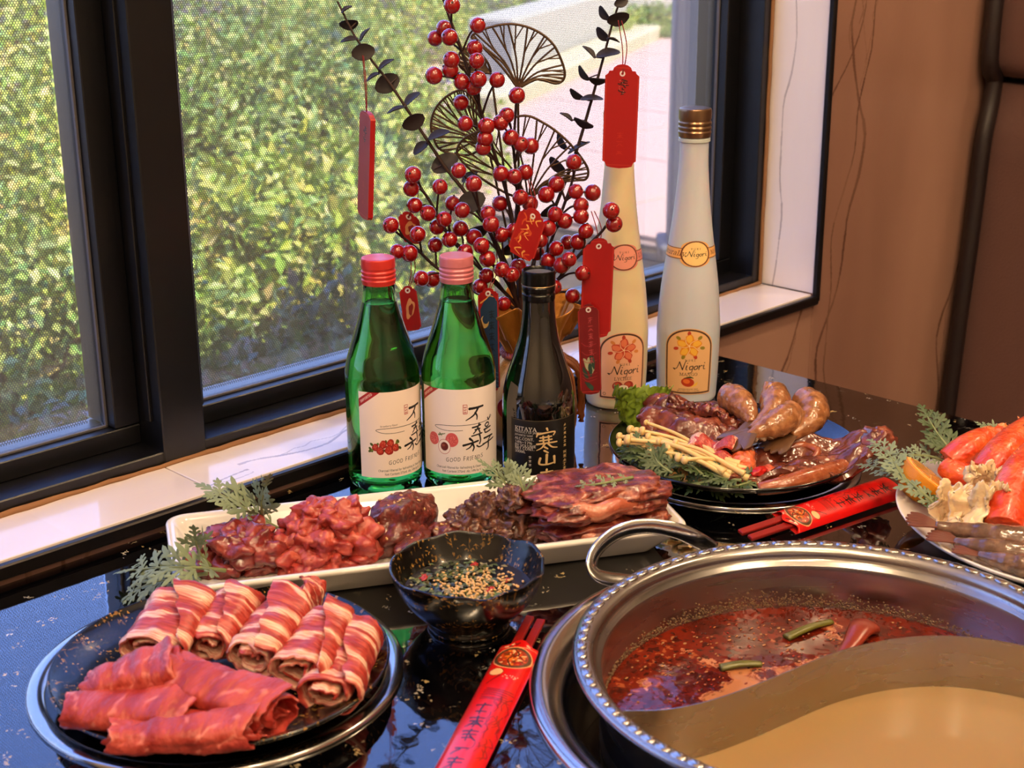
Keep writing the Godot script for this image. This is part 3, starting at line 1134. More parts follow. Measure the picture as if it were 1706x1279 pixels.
func soju_label(strawberry: bool) -> ImageTexture:
	var c := Canvas.new(640, 520, Color(0.95, 0.88, 0.83) if strawberry else Color(0.93, 0.88, 0.86), 1.6)
	var g := func(x: float, y: float) -> Vector2: return unroll(x, y, 607, 178, -66, 80, 700, 1145, 640, 520)
	var ink := Color(0.06, 0.05, 0.06)
	var red := Color(0.62, 0.10, 0.12)
	c.poly(PackedVector2Array([Vector2(0, 96), Vector2(0, 46), Vector2(72, 0), Vector2(150, 0)]), red)
	c.text("IMPORTED", Vector2(56, 36), 22, Color(0.95, 0.85, 0.8), font_bold, 0.0, -0.56, 0.9, true)
	# seal
	var s0: Vector2 = g.call(626, 780)
	for e in [[[0, 0], [26, 0]], [[26, 0], [26, 54]], [[0, 0], [0, 54]], [[0, 54], [26, 54]], [[5, 14], [21, 14]], [[13, 14], [13, 26]], [[6, 32], [20, 30]], [[13, 32], [13, 48]], [[5, 46], [21, 46]]]:
		c.stroke([s0 + Vector2(e[0][0], e[0][1]), s0 + Vector2(e[1][0], e[1][1])], 3.4, 3.4, red, 2)
	# brush lettering
	var st := [
		[[[655, 802], [684, 801], [718, 797]], 9, 7], [[[697, 800], [676, 836], [638, 861]], 9, 3], [[[682, 826], [690, 843], [689, 862]], 8, 4],
		[[[668, 902], [690, 899], [706, 893]], 6, 6], [[[700, 885], [688, 915], [672, 934]], 6, 4], [[[680, 915], [703, 912]], 5, 5], [[[695, 910], [703, 935], [698, 948]], 7, 4], [[[664, 946], [712, 938]], 5, 5],
		[[[740, 868], [744, 880], [752, 858]], 6, 4], [[[734, 893], [727, 903], [734, 913], [744, 905], [742, 893], [734, 892]], 5, 5], [[[722, 925], [752, 917]], 6, 5], [[[726, 928], [729, 942], [752, 938]], 5, 5],
		[[[655, 958], [668, 972]], 9, 6], [[[624, 991], [655, 984], [694, 975]], 8, 6], [[[668, 984], [655, 1003], [637, 1013]], 7, 3], [[[668, 986], [674, 1006], [668, 1024]], 8, 4],
		[[[702, 948], [705, 975], [700, 992]], 7, 5], [[[688, 1000], [700, 1008], [724, 1000]], 6, 4], [[[722, 970], [745, 967], [760, 966]], 7, 6], [[[752, 968], [740, 990]], 6, 4], [[[716, 1000], [765, 985]], 6, 5], [[[742, 994], [741, 1022], [733, 1034]], 8, 4],
	]
	for e in st:
		var pts := []
		for q in e[0]:
			pts.append(g.call(q[0], q[1]))
		c.stroke(pts, e[1] * 1.7, e[2] * 1.7, ink, 8)
	var pen := []
	for q in [[757, 862], [742, 878], [690, 884], [600, 886], [520, 888], [494, 896], [520, 910], [570, 914], [622, 912]]:
		pen.append(g.call(q[0], q[1]))
	c.stroke(pen, 3.4, 2.6, ink, 8)
	var rng := RandomNumberGenerator.new()
	rng.seed = 9
	if strawberry:
		for i in 26:
			c.ellipse(g.call(466 + rng.randf() * 130, 955 + rng.randf() * 50), Vector2(13, 8), Color(0.35, 0.42, 0.16) * rng.randf_range(0.7, 1.2), rng.randf() * PI)
		for q in [[490, 985, 22], [520, 970, 24], [552, 965, 24], [575, 990, 23], [508, 1003, 24], [545, 1000, 28]]:
			var m: Vector2 = g.call(q[0], q[1])
			c.ellipse(m, Vector2(q[2], q[2] * 1.05), Color(0.55, 0.10, 0.08), 0.3, 0.06)
			c.ellipse(m + Vector2(-3, -3), Vector2(q[2] * 0.75, q[2] * 0.8), Color(0.70, 0.18, 0.13), 0.3, 0.06)
			for i in 16:
				c.dot(m + Vector2(rng.randf_range(-0.7, 0.7), rng.randf_range(-0.7, 0.7)) * q[2], 1.6, Color(0.92, 0.6, 0.45))
	else:
		for q in [[487, 965, 40], [570, 962, 44]]:
			var m: Vector2 = g.call(q[0], q[1])
			c.ellipse(m, Vector2(q[2], q[2] * 0.98), Color(0.80, 0.35, 0.36), 0, 0.02)
			for i in 90:
				c.dot(m + Vector2(rng.randf_range(-1, 1), rng.randf_range(-0.7, 0.7)) * q[2] * 0.7, 3.0, Color(0.88, 0.48, 0.47) if i % 2 else Color(0.74, 0.28, 0.30))
		c.stroke([g.call(510, 940), g.call(540, 930)], 10, 3, Color(0.40, 0.46, 0.30), 3)
		c.stroke([g.call(515, 930), g.call(525, 945)], 7, 2, Color(0.35, 0.40, 0.28), 3)
		var f: Vector2 = g.call(534, 1000)
		c.ellipse(f, Vector2(45, 46), Color(0.72, 0.40, 0.40))
		c.ellipse(f, Vector2(42, 43), Color(0.95, 0.90, 0.87))
		c.ellipse(f + Vector2(2, -2), Vector2(27, 26), Color(0.40, 0.16, 0.13))
		c.ellipse(f + Vector2(-5, -9), Vector2(12, 8), Color(0.58, 0.30, 0.25))
	if strawberry:
		c.text("Strawberry Flavor", g.call(548, 874), 15, Color(0.35, 0.25, 0.22), font_sans, 0.15, -0.04, 1.0, true)
	# hand-lettered name
	var x := 0.0
	var letters := "GOOD FRIENDS"
	for i in letters.length():
		if letters[i] != " ":
			var q: Vector2 = g.call(541, 1067) + Vector2(x, -x * 0.045 + 2.5 * sin(i * 2.1))
			c.text(letters[i], q, 34 if i != 5 else 38, ink, font_sans, 0.12, 0.05 * sin(i * 3.3), 0.95)
		x += 26 if letters[i] in "GOD" else (12 if letters[i] in " I" else 22)
	c.text("Charcoal Filtered for Refreshing & Clean Taste", g.call(607, 1108) + Vector2(14, 0), 19, ink, font_sans, 0.0, 0.0, 0.92, true)
	c.text("Net Content 375ml  Alc.14% by V.", g.call(607, 1128) + Vector2(14, 0), 20, ink, font_sans, 0.0, 0.0, 0.92, true)
	return c.done(800, 650)

func screw_cap(called: String, parent: Node, r: float, y0: float, y1: float, m: Material, knurl := 0) -> void:
	var h := y1 - y0
	var pr := PackedVector2Array([Vector2(r * 0.99, y0), Vector2(r, y0 + h * 0.03)])
	for k in 3:   # rolled thread grooves
		var b := y0 + h * (0.08 + 0.16 * k)
		pr.append_array([Vector2(r, b), Vector2(r * 1.035, b + h * 0.05), Vector2(r * 1.035, b + h * 0.10), Vector2(r * 0.985, b + h * 0.15)])
	pr.append_array([Vector2(r * 0.985, y0 + h * 0.60), Vector2(r * 1.02, y0 + h * 0.64), Vector2(r * 1.02, y1 - h * 0.08), Vector2(r * 0.97, y1 - h * 0.015), Vector2(r * 0.90, y1), Vector2(r * 0.5, y1 - 0.0002), Vector2(0, y1 - 0.0003)])
	var mb := lathe(pr, 64, null, 28.0, func(w: Vector3, a: float) -> Vector3:
		if knurl > 0 and w.y > y0 + h * 0.62 and w.y < y1 - h * 0.05:
			return Vector3(w.x, w.y, w.z) * Vector3(1 + 0.012 * sin(a * knurl), 1, 1 + 0.012 * sin(a * knurl))
		return w)
	put(called, mb, m, parent)

func soju(label: String, where: Vector3, cap: Color, strawberry: bool, turn: float) -> void:
	var b := thing("soju_bottle", label, "bottle", where)
	var outer := mm([[14.0, 6.0], [26, 0.3], [30.5, 0.8], [33.6, 5], [34.4, 12], [34.5, 40], [34.5, 80], [34.4, 104], [33.6, 113], [31.2, 124], [27.4, 136], [21.6, 154], [16.4, 172], [14.6, 184], [14.2, 196]])
	var inner := mm([[13.9, 196], [12.4, 190], [12.2, 183], [14.0, 172], [19.2, 154], [25.0, 136], [28.8, 124], [31.2, 113], [32.0, 104], [32.1, 80], [32.1, 40], [32.0, 14], [31.0, 9], [25, 7], [12, 10]])
	var shell := PackedVector2Array([Vector2(0, 0.007)])
	shell.append_array(outer)
	shell.append_array(inner)
	shell.append(Vector2(0, 0.0105))
	var glass := mat(Color(0.60, 0.90, 0.58, 0.0), 0.0, 0.0, {"refraction_enabled": true, "refraction_scale": 0.05})
	put("glass_body", lathe(shell, 72, null, 60.0), glass, b)
	var liq := PackedVector2Array([Vector2(0, 0.0098)])
	var top := 0.1745
	for i in range(inner.size() - 1, -1, -1):
		if inner[i].y < top - 0.001:
			liq.append(Vector2(inner[i].x + 0.0008, inner[i].y - 0.0002))
	var rt := radius_at(outer, top) - 0.0018
	liq.append_array([Vector2(rt, top), Vector2(rt - 0.002, top - 0.0012), Vector2(0, top - 0.0014)])
	put("liquor", lathe(liq, 64, null, 50.0), mat(Color(0.85, 0.97, 0.88, 0.0), 0.0, 0.0, {"refraction_enabled": true, "refraction_scale": 0.034}), b)
	screw_cap("screw_cap", b, 0.0152, 0.1915, 0.2155, mat(cap, 0.32, 0.25, {"clearcoat_enabled": true, "clearcoat": 0.4}), 0)
	var lab := mat(Color.WHITE, 0.45, 0.0, {"albedo_texture": soju_label(strawberry), "texture_repeat": false})
	put("paper_label", wrap_label(outer, facing(where), -66 + turn, 80 + turn, func(u): return 0.0165, func(u): return 0.099, 48, 4), lab, b)

func sake_label() -> ImageTexture:
	var c := Canvas.new(560, 520, Color(0.030, 0.027, 0.028), 1.6)
	var g := func(x: float, y: float) -> Vector2: return unroll(x, y, 1000, 182, -48, 78, 895, 1240, 560, 520)
	var gold := Color(0.83, 0.70, 0.50)
	var pale := Color(0.88, 0.85, 0.80)
	for e in [[4, 4, 556, 4], [4, 4, 4, 516], [556, 4, 556, 516]]:
		c.stroke([Vector2(e[0], e[1]), Vector2(e[2], e[3])], 2.5, 2.5, Color(0.45, 0.38, 0.28), 2)
	var lines := [["KITAYA", 946, 44, true], ["PRODUCT OF JAPAN", 964, 22, false], ["JAPANESE SAKE", 982, 20, false], ["ALC.CONT.", 1002, 30, false], ["14%~17%", 1022, 30, false], ["BY VOLUME", 1040, 30, false], ["NET CONT.", 1056, 30, false], ["300ML", 1074, 28, false]]
	for l in lines:
		var q: Vector2 = g.call(880, l[1])
		q.x += 8
		c.text(l[0], q, l[2] * 1.05, pale, font_serif if l[3] else font_sans, 0.0, 0.0, 0.95)
	# brush characters, down the middle
	var st := [
		[[[1040, 938], [1044, 950]], 8, 6], [[[996, 965], [990, 985]], 8, 4], [[[998, 970], [1040, 962], [1078, 960], [1072, 978]], 8, 5],
		[[[1008, 990], [1062, 984]], 7, 6], [[[1006, 1006], [1064, 1001]], 7, 6], [[[1022, 982], [1024, 1020]], 7, 6], [[[1048, 980], [1050, 1018]], 7, 6], [[[992, 1026], [1040, 1020], [1088, 1018]], 8, 6],
		[[[1030, 1024], [1014, 1046], [990, 1060]], 8, 3], [[[1046, 1024], [1066, 1044], [1090, 1050]], 8, 4], [[[1030, 1042], [1044, 1052]], 8, 6], [[[1028, 1062], [1046, 1074]], 8, 6],
		[[[1040, 1086], [1038, 1134]], 10, 8], [[[1008, 1104], [1004, 1136], [1040, 1140], [1078, 1132]], 9, 6], [[[1076, 1098], [1078, 1136]], 10, 7],
		[[[1040, 1168], [1036, 1220]], 8, 6], [[[1012, 1185], [1068, 1180]], 8, 6],
	]
	for e in st:
		var pts := []
		for q in e[0]:
			pts.append(g.call(q[0], q[1]))
		c.stroke(pts, e[1] * 1.9, e[2] * 1.9, gold, 8)
	# small column at the right and a short mark at the left
	var rng := RandomNumberGenerator.new()
	rng.seed = 21
	for k in 11:
		var o: Vector2 = g.call(1128, 935 + k * 23 + (14 if k > 5 else 0))
		var z := 11.0 if k <= 5 else 14.0
		for e in [[[-1, -0.6], [1, -0.7]], [[-0.9, 0], [0.9, -0.05]], [[0, -1], [0, 1]], [[-0.2, 0.2], [-1, 0.95]], [[0.2, 0.2], [1, 0.9]]]:
			if rng.randf() < 0.86:
				c.stroke([o + Vector2(e[0][0], e[0][1]) * z, o + Vector2(e[1][0], e[1][1]) * z], 3.4, 2.6, gold, 2)
	for k in 3:
		var o: Vector2 = g.call(958, 1100 + k * 22)
		for e in [[[-1, -0.5], [1, -0.5]], [[0, -1], [0, 0.8]], [[-0.8, 0.8], [0.8, 0.7]]]:
			c.stroke([o + Vector2(e[0][0], e[0][1]) * 9.0, o + Vector2(e[1][0], e[1][1]) * 9.0], 3.4, 2.6, pale, 2)
	return c.done(700, 650)

func sake(where: Vector3) -> void:
	var b := thing("sake_bottle", "black glass sake bottle with gold brush characters, between the green bottles and the frosted ones", "bottle", where)
	var outer := mm([[24, 0.3], [30, 0.8], [33.2, 4], [34.0, 12], [34.1, 40], [34.1, 70], [33.2, 84], [30.4, 98], [24.2, 117], [18.6, 136], [15.8, 155], [14.9, 170], [14.7, 180]])
	var full := PackedVector2Array([Vector2(0, 0.002)])
	full.append_array(outer)
	full.append(Vector2(0, 0.180))
	put("glass_body", lathe(full, 72, null, 60.0), mat(Color(0.010, 0.022, 0.016), 0.05, 0.0, {"metallic_specular": 0.7, "clearcoat_enabled": true, "clearcoat": 0.6, "clearcoat_roughness": 0.02}), b)
	var cap := mm([[14.9, 172], [15.3, 174], [15.3, 178], [14.7, 179], [14.7, 181], [15.4, 181.6], [15.4, 185], [14.8, 186.2], [15.2, 187], [15.5, 188], [15.5, 197.5], [15.2, 199.6], [14.2, 200.2], [13.4, 199.2], [12.9, 197.2], [0, 196.8]], 1)
	put("screw_cap", lathe(cap, 64, null, 25.0), mat(Color(0.02, 0.02, 0.024), 0.25, 0.3), b)
	put("cap_disc", lathe(mm([[12.8, 197.3], [11, 197.5], [0, 197.6]], 1), 40), mat(Color(0.36, 0.38, 0.42), 0.45, 0.3), b)
	put("cap_ring", lathe(mm([[15.35, 186.2], [15.7, 186.6], [15.35, 187.1]], 1), 64), mat(Color(0.62, 0.50, 0.36), 0.3, 0.9), b)
	put("paper_label", wrap_label(outer, facing(where), -48, 78, func(u): return 0.006, func(u): return 0.0665, 40, 4), mat(Color.WHITE, 0.4, 0.0, {"albedo_texture": sake_label(), "texture_repeat": false}), b)

func nigori_script(c: Canvas, o: Vector2, k: float, ink: Color) -> void:
	for e in [
		[[[-52, 20], [-60, 14], [-44, 12], [-30, -22]], 4, 3], [[[-30, -22], [-16, 18]], 5, 5], [[[-16, 18], [-2, -26], [4, -28]], 4, 3],
		[[[4, -4], [0, 14], [6, 18]], 5, 3], [[[30, -2], [18, 2], [18, 16], [30, 12], [32, -2], [26, 30], [12, 34]], 4.5, 3],
		[[[48, -2], [38, 4], [40, 16], [52, 12], [54, 0], [48, -2]], 4.5, 4.5], [[[62, -3], [60, 18]], 5, 4], [[[61, 6], [72, -3], [78, 0]], 4, 4], [[[86, -3], [84, 14], [92, 17]], 5, 3]]:
		var pts := []
		for q in e[0]:
			pts.append(o + Vector2(q[0], q[1]) * k)
		c.stroke(pts, e[1] * k, e[2] * k, ink, 6)
	c.dot(o + Vector2(7, -17) * k, 2.6 * k, ink)
	c.dot(o + Vector2(89, -15) * k, 2.6 * k, ink)

func nigori_label(mango: bool) -> ImageTexture:
	var c := Canvas.new(340, 500, Color(0.92, 0.72, 0.50) if mango else Color(0.93, 0.70, 0.56), 1.6)
	var brown := Color(0.30, 0.18, 0.12)
	# brown border following the arch
	var arc := []
	for i in 41:
		var t := i / 40.0
		arc.append(Vector2(170 - 158 * cos(PI * t), 150 - 138 * sin(PI * t)))
	var rim := [Vector2(12, 488)] + arc + [Vector2(328, 488), Vector2(12, 488)]
	for i in rim.size() - 1:
		c.stroke([rim[i], rim[i + 1]], 12, 12, brown, 1)
	var rng := RandomNumberGenerator.new()
	rng.seed = 3
	var o := Vector2(170, 130)
	var p1 := Color(0.90, 0.55, 0.12) if mango else Color(0.78, 0.27, 0.16)
	var p2 := Color(0.96, 0.72, 0.25) if mango else Color(0.90, 0.48, 0.33)
	for k in 7:   # drops between the petals
		var a := TAU * k / 7.0 + 0.2
		c.ellipse(o + Vector2(cos(a), sin(a)) * 92, Vector2(18, 12), Color(0.72, 0.22, 0.12) if k % 2 else (Color(0.58, 0.50, 0.14) if mango else Color(0.86, 0.52, 0.25)), a)
	for k in 5:
		var a := TAU * k / 5.0 - PI / 2
		var d := Vector2(cos(a), sin(a))
		c.ellipse(o + d * 44, Vector2(42, 31), p1, a, 0.05)
		c.ellipse(o + d * 52, Vector2(29, 20), p2, a, 0.05)
	for k in 5:
		var a := TAU * k / 5.0 - PI / 2 + 0.5
		c.stroke([o, o + Vector2(cos(a), sin(a)) * 30, o + Vector2(cos(a + 0.35), sin(a + 0.35)) * 70], 4, 2.5, Color(0.98, 0.88, 0.72), 6)
	c.text("Y U K I", Vector2(178, 238), 24, brown, font_sans, 0, 0, 1, true)
	nigori_script(c, Vector2(152, 284), 1.45, Color(0.14, 0.07, 0.05))
	c.text("MANGO" if mango else "LYCHEE", Vector2(170, 345), 32, brown, font_serif, 0, 0, 1.0, true)
	if mango:
		c.ellipse(Vector2(166, 405), Vector2(45, 34), Color(0.75, 0.24, 0.10), 0.2)
		c.ellipse(Vector2(158, 398), Vector2(24, 17), Color(0.90, 0.45, 0.18), 0.2)
		c.stroke([Vector2(140, 375), Vector2(180, 366), Vector2(205, 375)], 4, 3, Color(0.22, 0.28, 0.10), 4, 13.0)
		c.stroke([Vector2(190, 440), Vector2(220, 425), Vector2(235, 405)], 5, 3, Color(0.95, 0.75, 0.25), 5, 16.0)
	else:
		for q in [Vector2(132, 400), Vector2(208, 400)]:
			c.ellipse(q, Vector2(36, 35), Color(0.62, 0.16, 0.10))
			c.ellipse(q + Vector2(-6, -8), Vector2(22, 19), Color(0.78, 0.32, 0.20))
		c.ellipse(Vector2(170, 425), Vector2(41, 35), Color(0.50, 0.30, 0.22))
		c.ellipse(Vector2(170, 424), Vector2(38, 32), Color(0.97, 0.90, 0.82))
	c.text("JUNMAI NIGORI SAKE", Vector2(172, 459), 14, brown, font_sans, 0, 0, 1, true)
	c.text("WITH NATURAL FLAVORS", Vector2(172, 473), 14, brown, font_sans, 0, 0, 1, true)
	c.ellipse(Vector2(40, 462), Vector2(11, 11), brown)
	c.ellipse(Vector2(40, 462), Vector2(8, 8), Color(0.93, 0.71, 0.53))
	return c.done(510, 750)

func neck_label(mango: bool) -> ImageTexture:
	var bg := Color(0.93, 0.70, 0.42) if mango else Color(0.88, 0.52, 0.46)
	var c := Canvas.new(800, 200, bg, 1.3)
	var brown := Color(0.40, 0.20, 0.12)
	for y in [61, 139]:
		c.stroke([Vector2(0, y), Vector2(800, y)], 5, 5, brown, 1)
	c.ellipse(Vector2(400, 100), Vector2(98, 99), brown)
	c.ellipse(Vector2(400, 100), Vector2(88, 90), Color(0.97, 0.80, 0.52) if mango else Color(0.92, 0.60, 0.52))
	c.text("Y U K I", Vector2(400, 62), 22, brown, font_sans, 0, 0, 1, true)
	nigori_script(c, Vector2(388, 102), 0.95, Color(0.14, 0.07, 0.05))
	c.text("naturally", Vector2(225, 100), 52, brown, font_serif, 0.3, 0, 1, true)
	c.text("MANGO" if mango else "LYCHEE", Vector2(600, 100), 46, brown, font_serif, 0, 0, 1, true)
	return c.done(800, 200)

func nigori(label: String, where: Vector3, mango: bool, turn: float, turn2: float) -> void:
	var b := thing("nigori_bottle", label, "bottle", where)
	var outer := mm([[26, 0.3], [30, 0.8], [31.8, 4], [32.2, 10], [33.4, 40], [33.9, 70], [33.7, 86], [30.4, 127], [24.0, 173], [18.6, 216], [15.4, 255], [14.9, 278], [14.8, 286]])
	var full := PackedVector2Array([Vector2(0, 0.002)])
	full.append_array(outer)
	full.append(Vector2(0, 0.286))
	var col := Color(0.78, 0.79, 0.83) if mango else Color(0.88, 0.80, 0.64)
	put("frosted_body", lathe(full, 80, null, 60.0), mat(col, 0.30, 0.0, {"subsurf_scatter_enabled": true, "subsurf_scatter_strength": 0.35, "clearcoat_enabled": true, "clearcoat": 0.35, "clearcoat_roughness": 0.3}), b)
	put("neck_ring", lathe(mm([[15.2, 279], [16.4, 280], [16.4, 283], [15.2, 284]], 1), 48), mat(Color(0.75, 0.78, 0.76), 0.08), b)
	screw_cap("screw_cap", b, 0.0166, 0.2845, 0.314, mat(Color(0.56, 0.44, 0.33), 0.28, 0.9) if mango else mat(Color(0.56, 0.44, 0.33), 0.28, 0.9), 60)
	var f := facing(where)
	var hi := func(u): return 0.066 + 0.021 * sqrt(maxf(0.0, 1.0 - pow(2.0 * u - 1.0, 2.0)))
	put("front_label", wrap_label(outer, f, -46 + turn, 46 + turn, func(u): return 0.013, hi, 48, 10), mat(Color.WHITE, 0.45, 0.0, {"albedo_texture": nigori_label(mango), "texture_repeat": false}), b)
	var bump := func(u): return 0.0058 + 0.0078 * sqrt(maxf(0.0, 1.0 - pow((u - 0.5) / 0.125, 2.0)))
	put("neck_label", wrap_label(outer, f, -150 + turn2, 150 + turn2, func(u): return 0.1655 - bump.call(u), func(u): return 0.1655 + bump.call(u), 121, 5), mat(Color.WHITE, 0.45, 0.0, {"albedo_texture": neck_label(mango), "texture_repeat": false}), b)

func build_bottles() -> void:
	soju("green glass bottle with coral red cap and strawberry label, left of the lychee one", Vector3(0.8204, 0, -0.9893), Color(0.80, 0.17, 0.13), true, 27.0)
	soju("green glass bottle with pink cap and lychee label, beside the black bottle", Vector3(0.8745, 0, -0.9445), Color(0.83, 0.47, 0.50), false, 0.0)
	sake(Vector3(0.9310, 0, -0.8960))
	nigori("tall cream frosted bottle with lychee label behind red paper tags", Vector3(1.1432, 0, -0.9845), false, 14.0, 16.0)
	nigori("tall white frosted bottle with mango label and brown metal cap", Vector3(1.2084, 0, -0.9385), true, 3.0, 12.0)

# ---------------------------------------------------------------- golden bag with berry branches, dried leaves and paper tags
const VASE := Vector3(0.990, 0.0, -0.963)

func ve(px: float, py: float, off := 0.0) -> Vector3:
	return upright(px, py, VASE, off)

func build_vase() -> void:
	var gold := mat(Color(0.78, 0.52, 0.20), 0.38, 0.55, {"normal_enabled": true, "normal_texture": noise_bump(256, 0.22, 4, 5.0, FastNoiseLite.TYPE_CELLULAR), "normal_scale": 0.5, "uv1_triplanar": true, "uv1_scale": Vector3(22, 22, 22)})
	var b := thing("gift_bag_vase", "golden drawstring bag holding the berry branches, behind the black bottle", "vase", VASE)
	var prof := mm([[0, 0.6], [30, 0.8], [40, 5], [45, 22], [45, 45], [41, 68], [32, 84], [25, 94], [26, 102], [34, 118], [43, 136], [47, 143], [45.6, 143.4], [41, 134], [31, 116], [23.5, 102], [22.4, 94], [22, 80], [0, 78]])
	var pleat := func(w: Vector3, a: float) -> Vector3:
		var k := clampf((w.y - 0.055) / 0.05, 0, 1) * 0.11 + 0.012
		var s := 1.0 + k * sin(a * 9 + 1.3 * sin(a * 2)) * (1.0 if w.y < 0.11 else 1.25)
		return Vector3(w.x * s, w.y + (0.006 * sin(a * 5 + 1) if w.y > 0.115 else 0.0), w.z * s)
	put("bag", lathe(prof, 108, null, 70.0, pleat), gold, b)
	var rope := MB.new()
	for tw in 2:
		var path := PackedVector3Array()
		for i in 97:
			var a := TAU * i / 96.0
			var r := 0.0275 + 0.0022 * cos(a * 22 + tw * PI)
			path.append(Vector3(cos(a) * r, 0.095 + 0.0022 * sin(a * 22 + tw * PI), sin(a) * r))
		tube(path, 0.0022, 6, rope, 1.0, false)
	var cord := mat(Color(0.55, 0.20, 0.12), 0.55)
	put("drawstring", rope, cord, b)
	var f := facing(VASE)
	for s in [[0.55, 0.048], [-0.95, 0.05]]:
		var d := Vector3(cos(f + s[0]), 0, sin(f + s[0]))
		var m := lathe(mm([[0, 0], [10.5, 0], [11.2, 0.7], [10.5, 1.6], [9, 1.2], [0, 1.2]], 1), 32)
		var o := put("seal_disc", m, mat(Color(0.55, 0.05, 0.05), 0.45), b)
		o.transform = Transform3D(Basis(Vector3.UP.cross(d).normalized(), d, Vector3.UP), d * 0.0445 + Vector3(0, s[1], 0))
	# tassels of twisted cord at the right of the bag
	var tas := MB.new()
	for k in 3:
		var a := f - 1.25 - k * 0.12
		var d := Vector3(cos(a), 0, sin(a))
		tube(smooth_path(PackedVector3Array([d * 0.028 + Vector3(0, 0.094, 0), d * 0.047 + Vector3(0, 0.080, 0), d * 0.051 + Vector3(0, 0.060 - k * 0.008, 0), d * 0.050 + Vector3(0, 0.035 - k * 0.006, 0)]), 5), func(t): return 0.0016 + 0.0016 * absf(sin(t * 20.0)), 7, tas)
	put("tassel", tas, mat(Color(0.50, 0.27, 0.12), 0.45, 0.3), b)
	build_berries()
	build_dried_leaves()
	build_fans()
	build_tags()

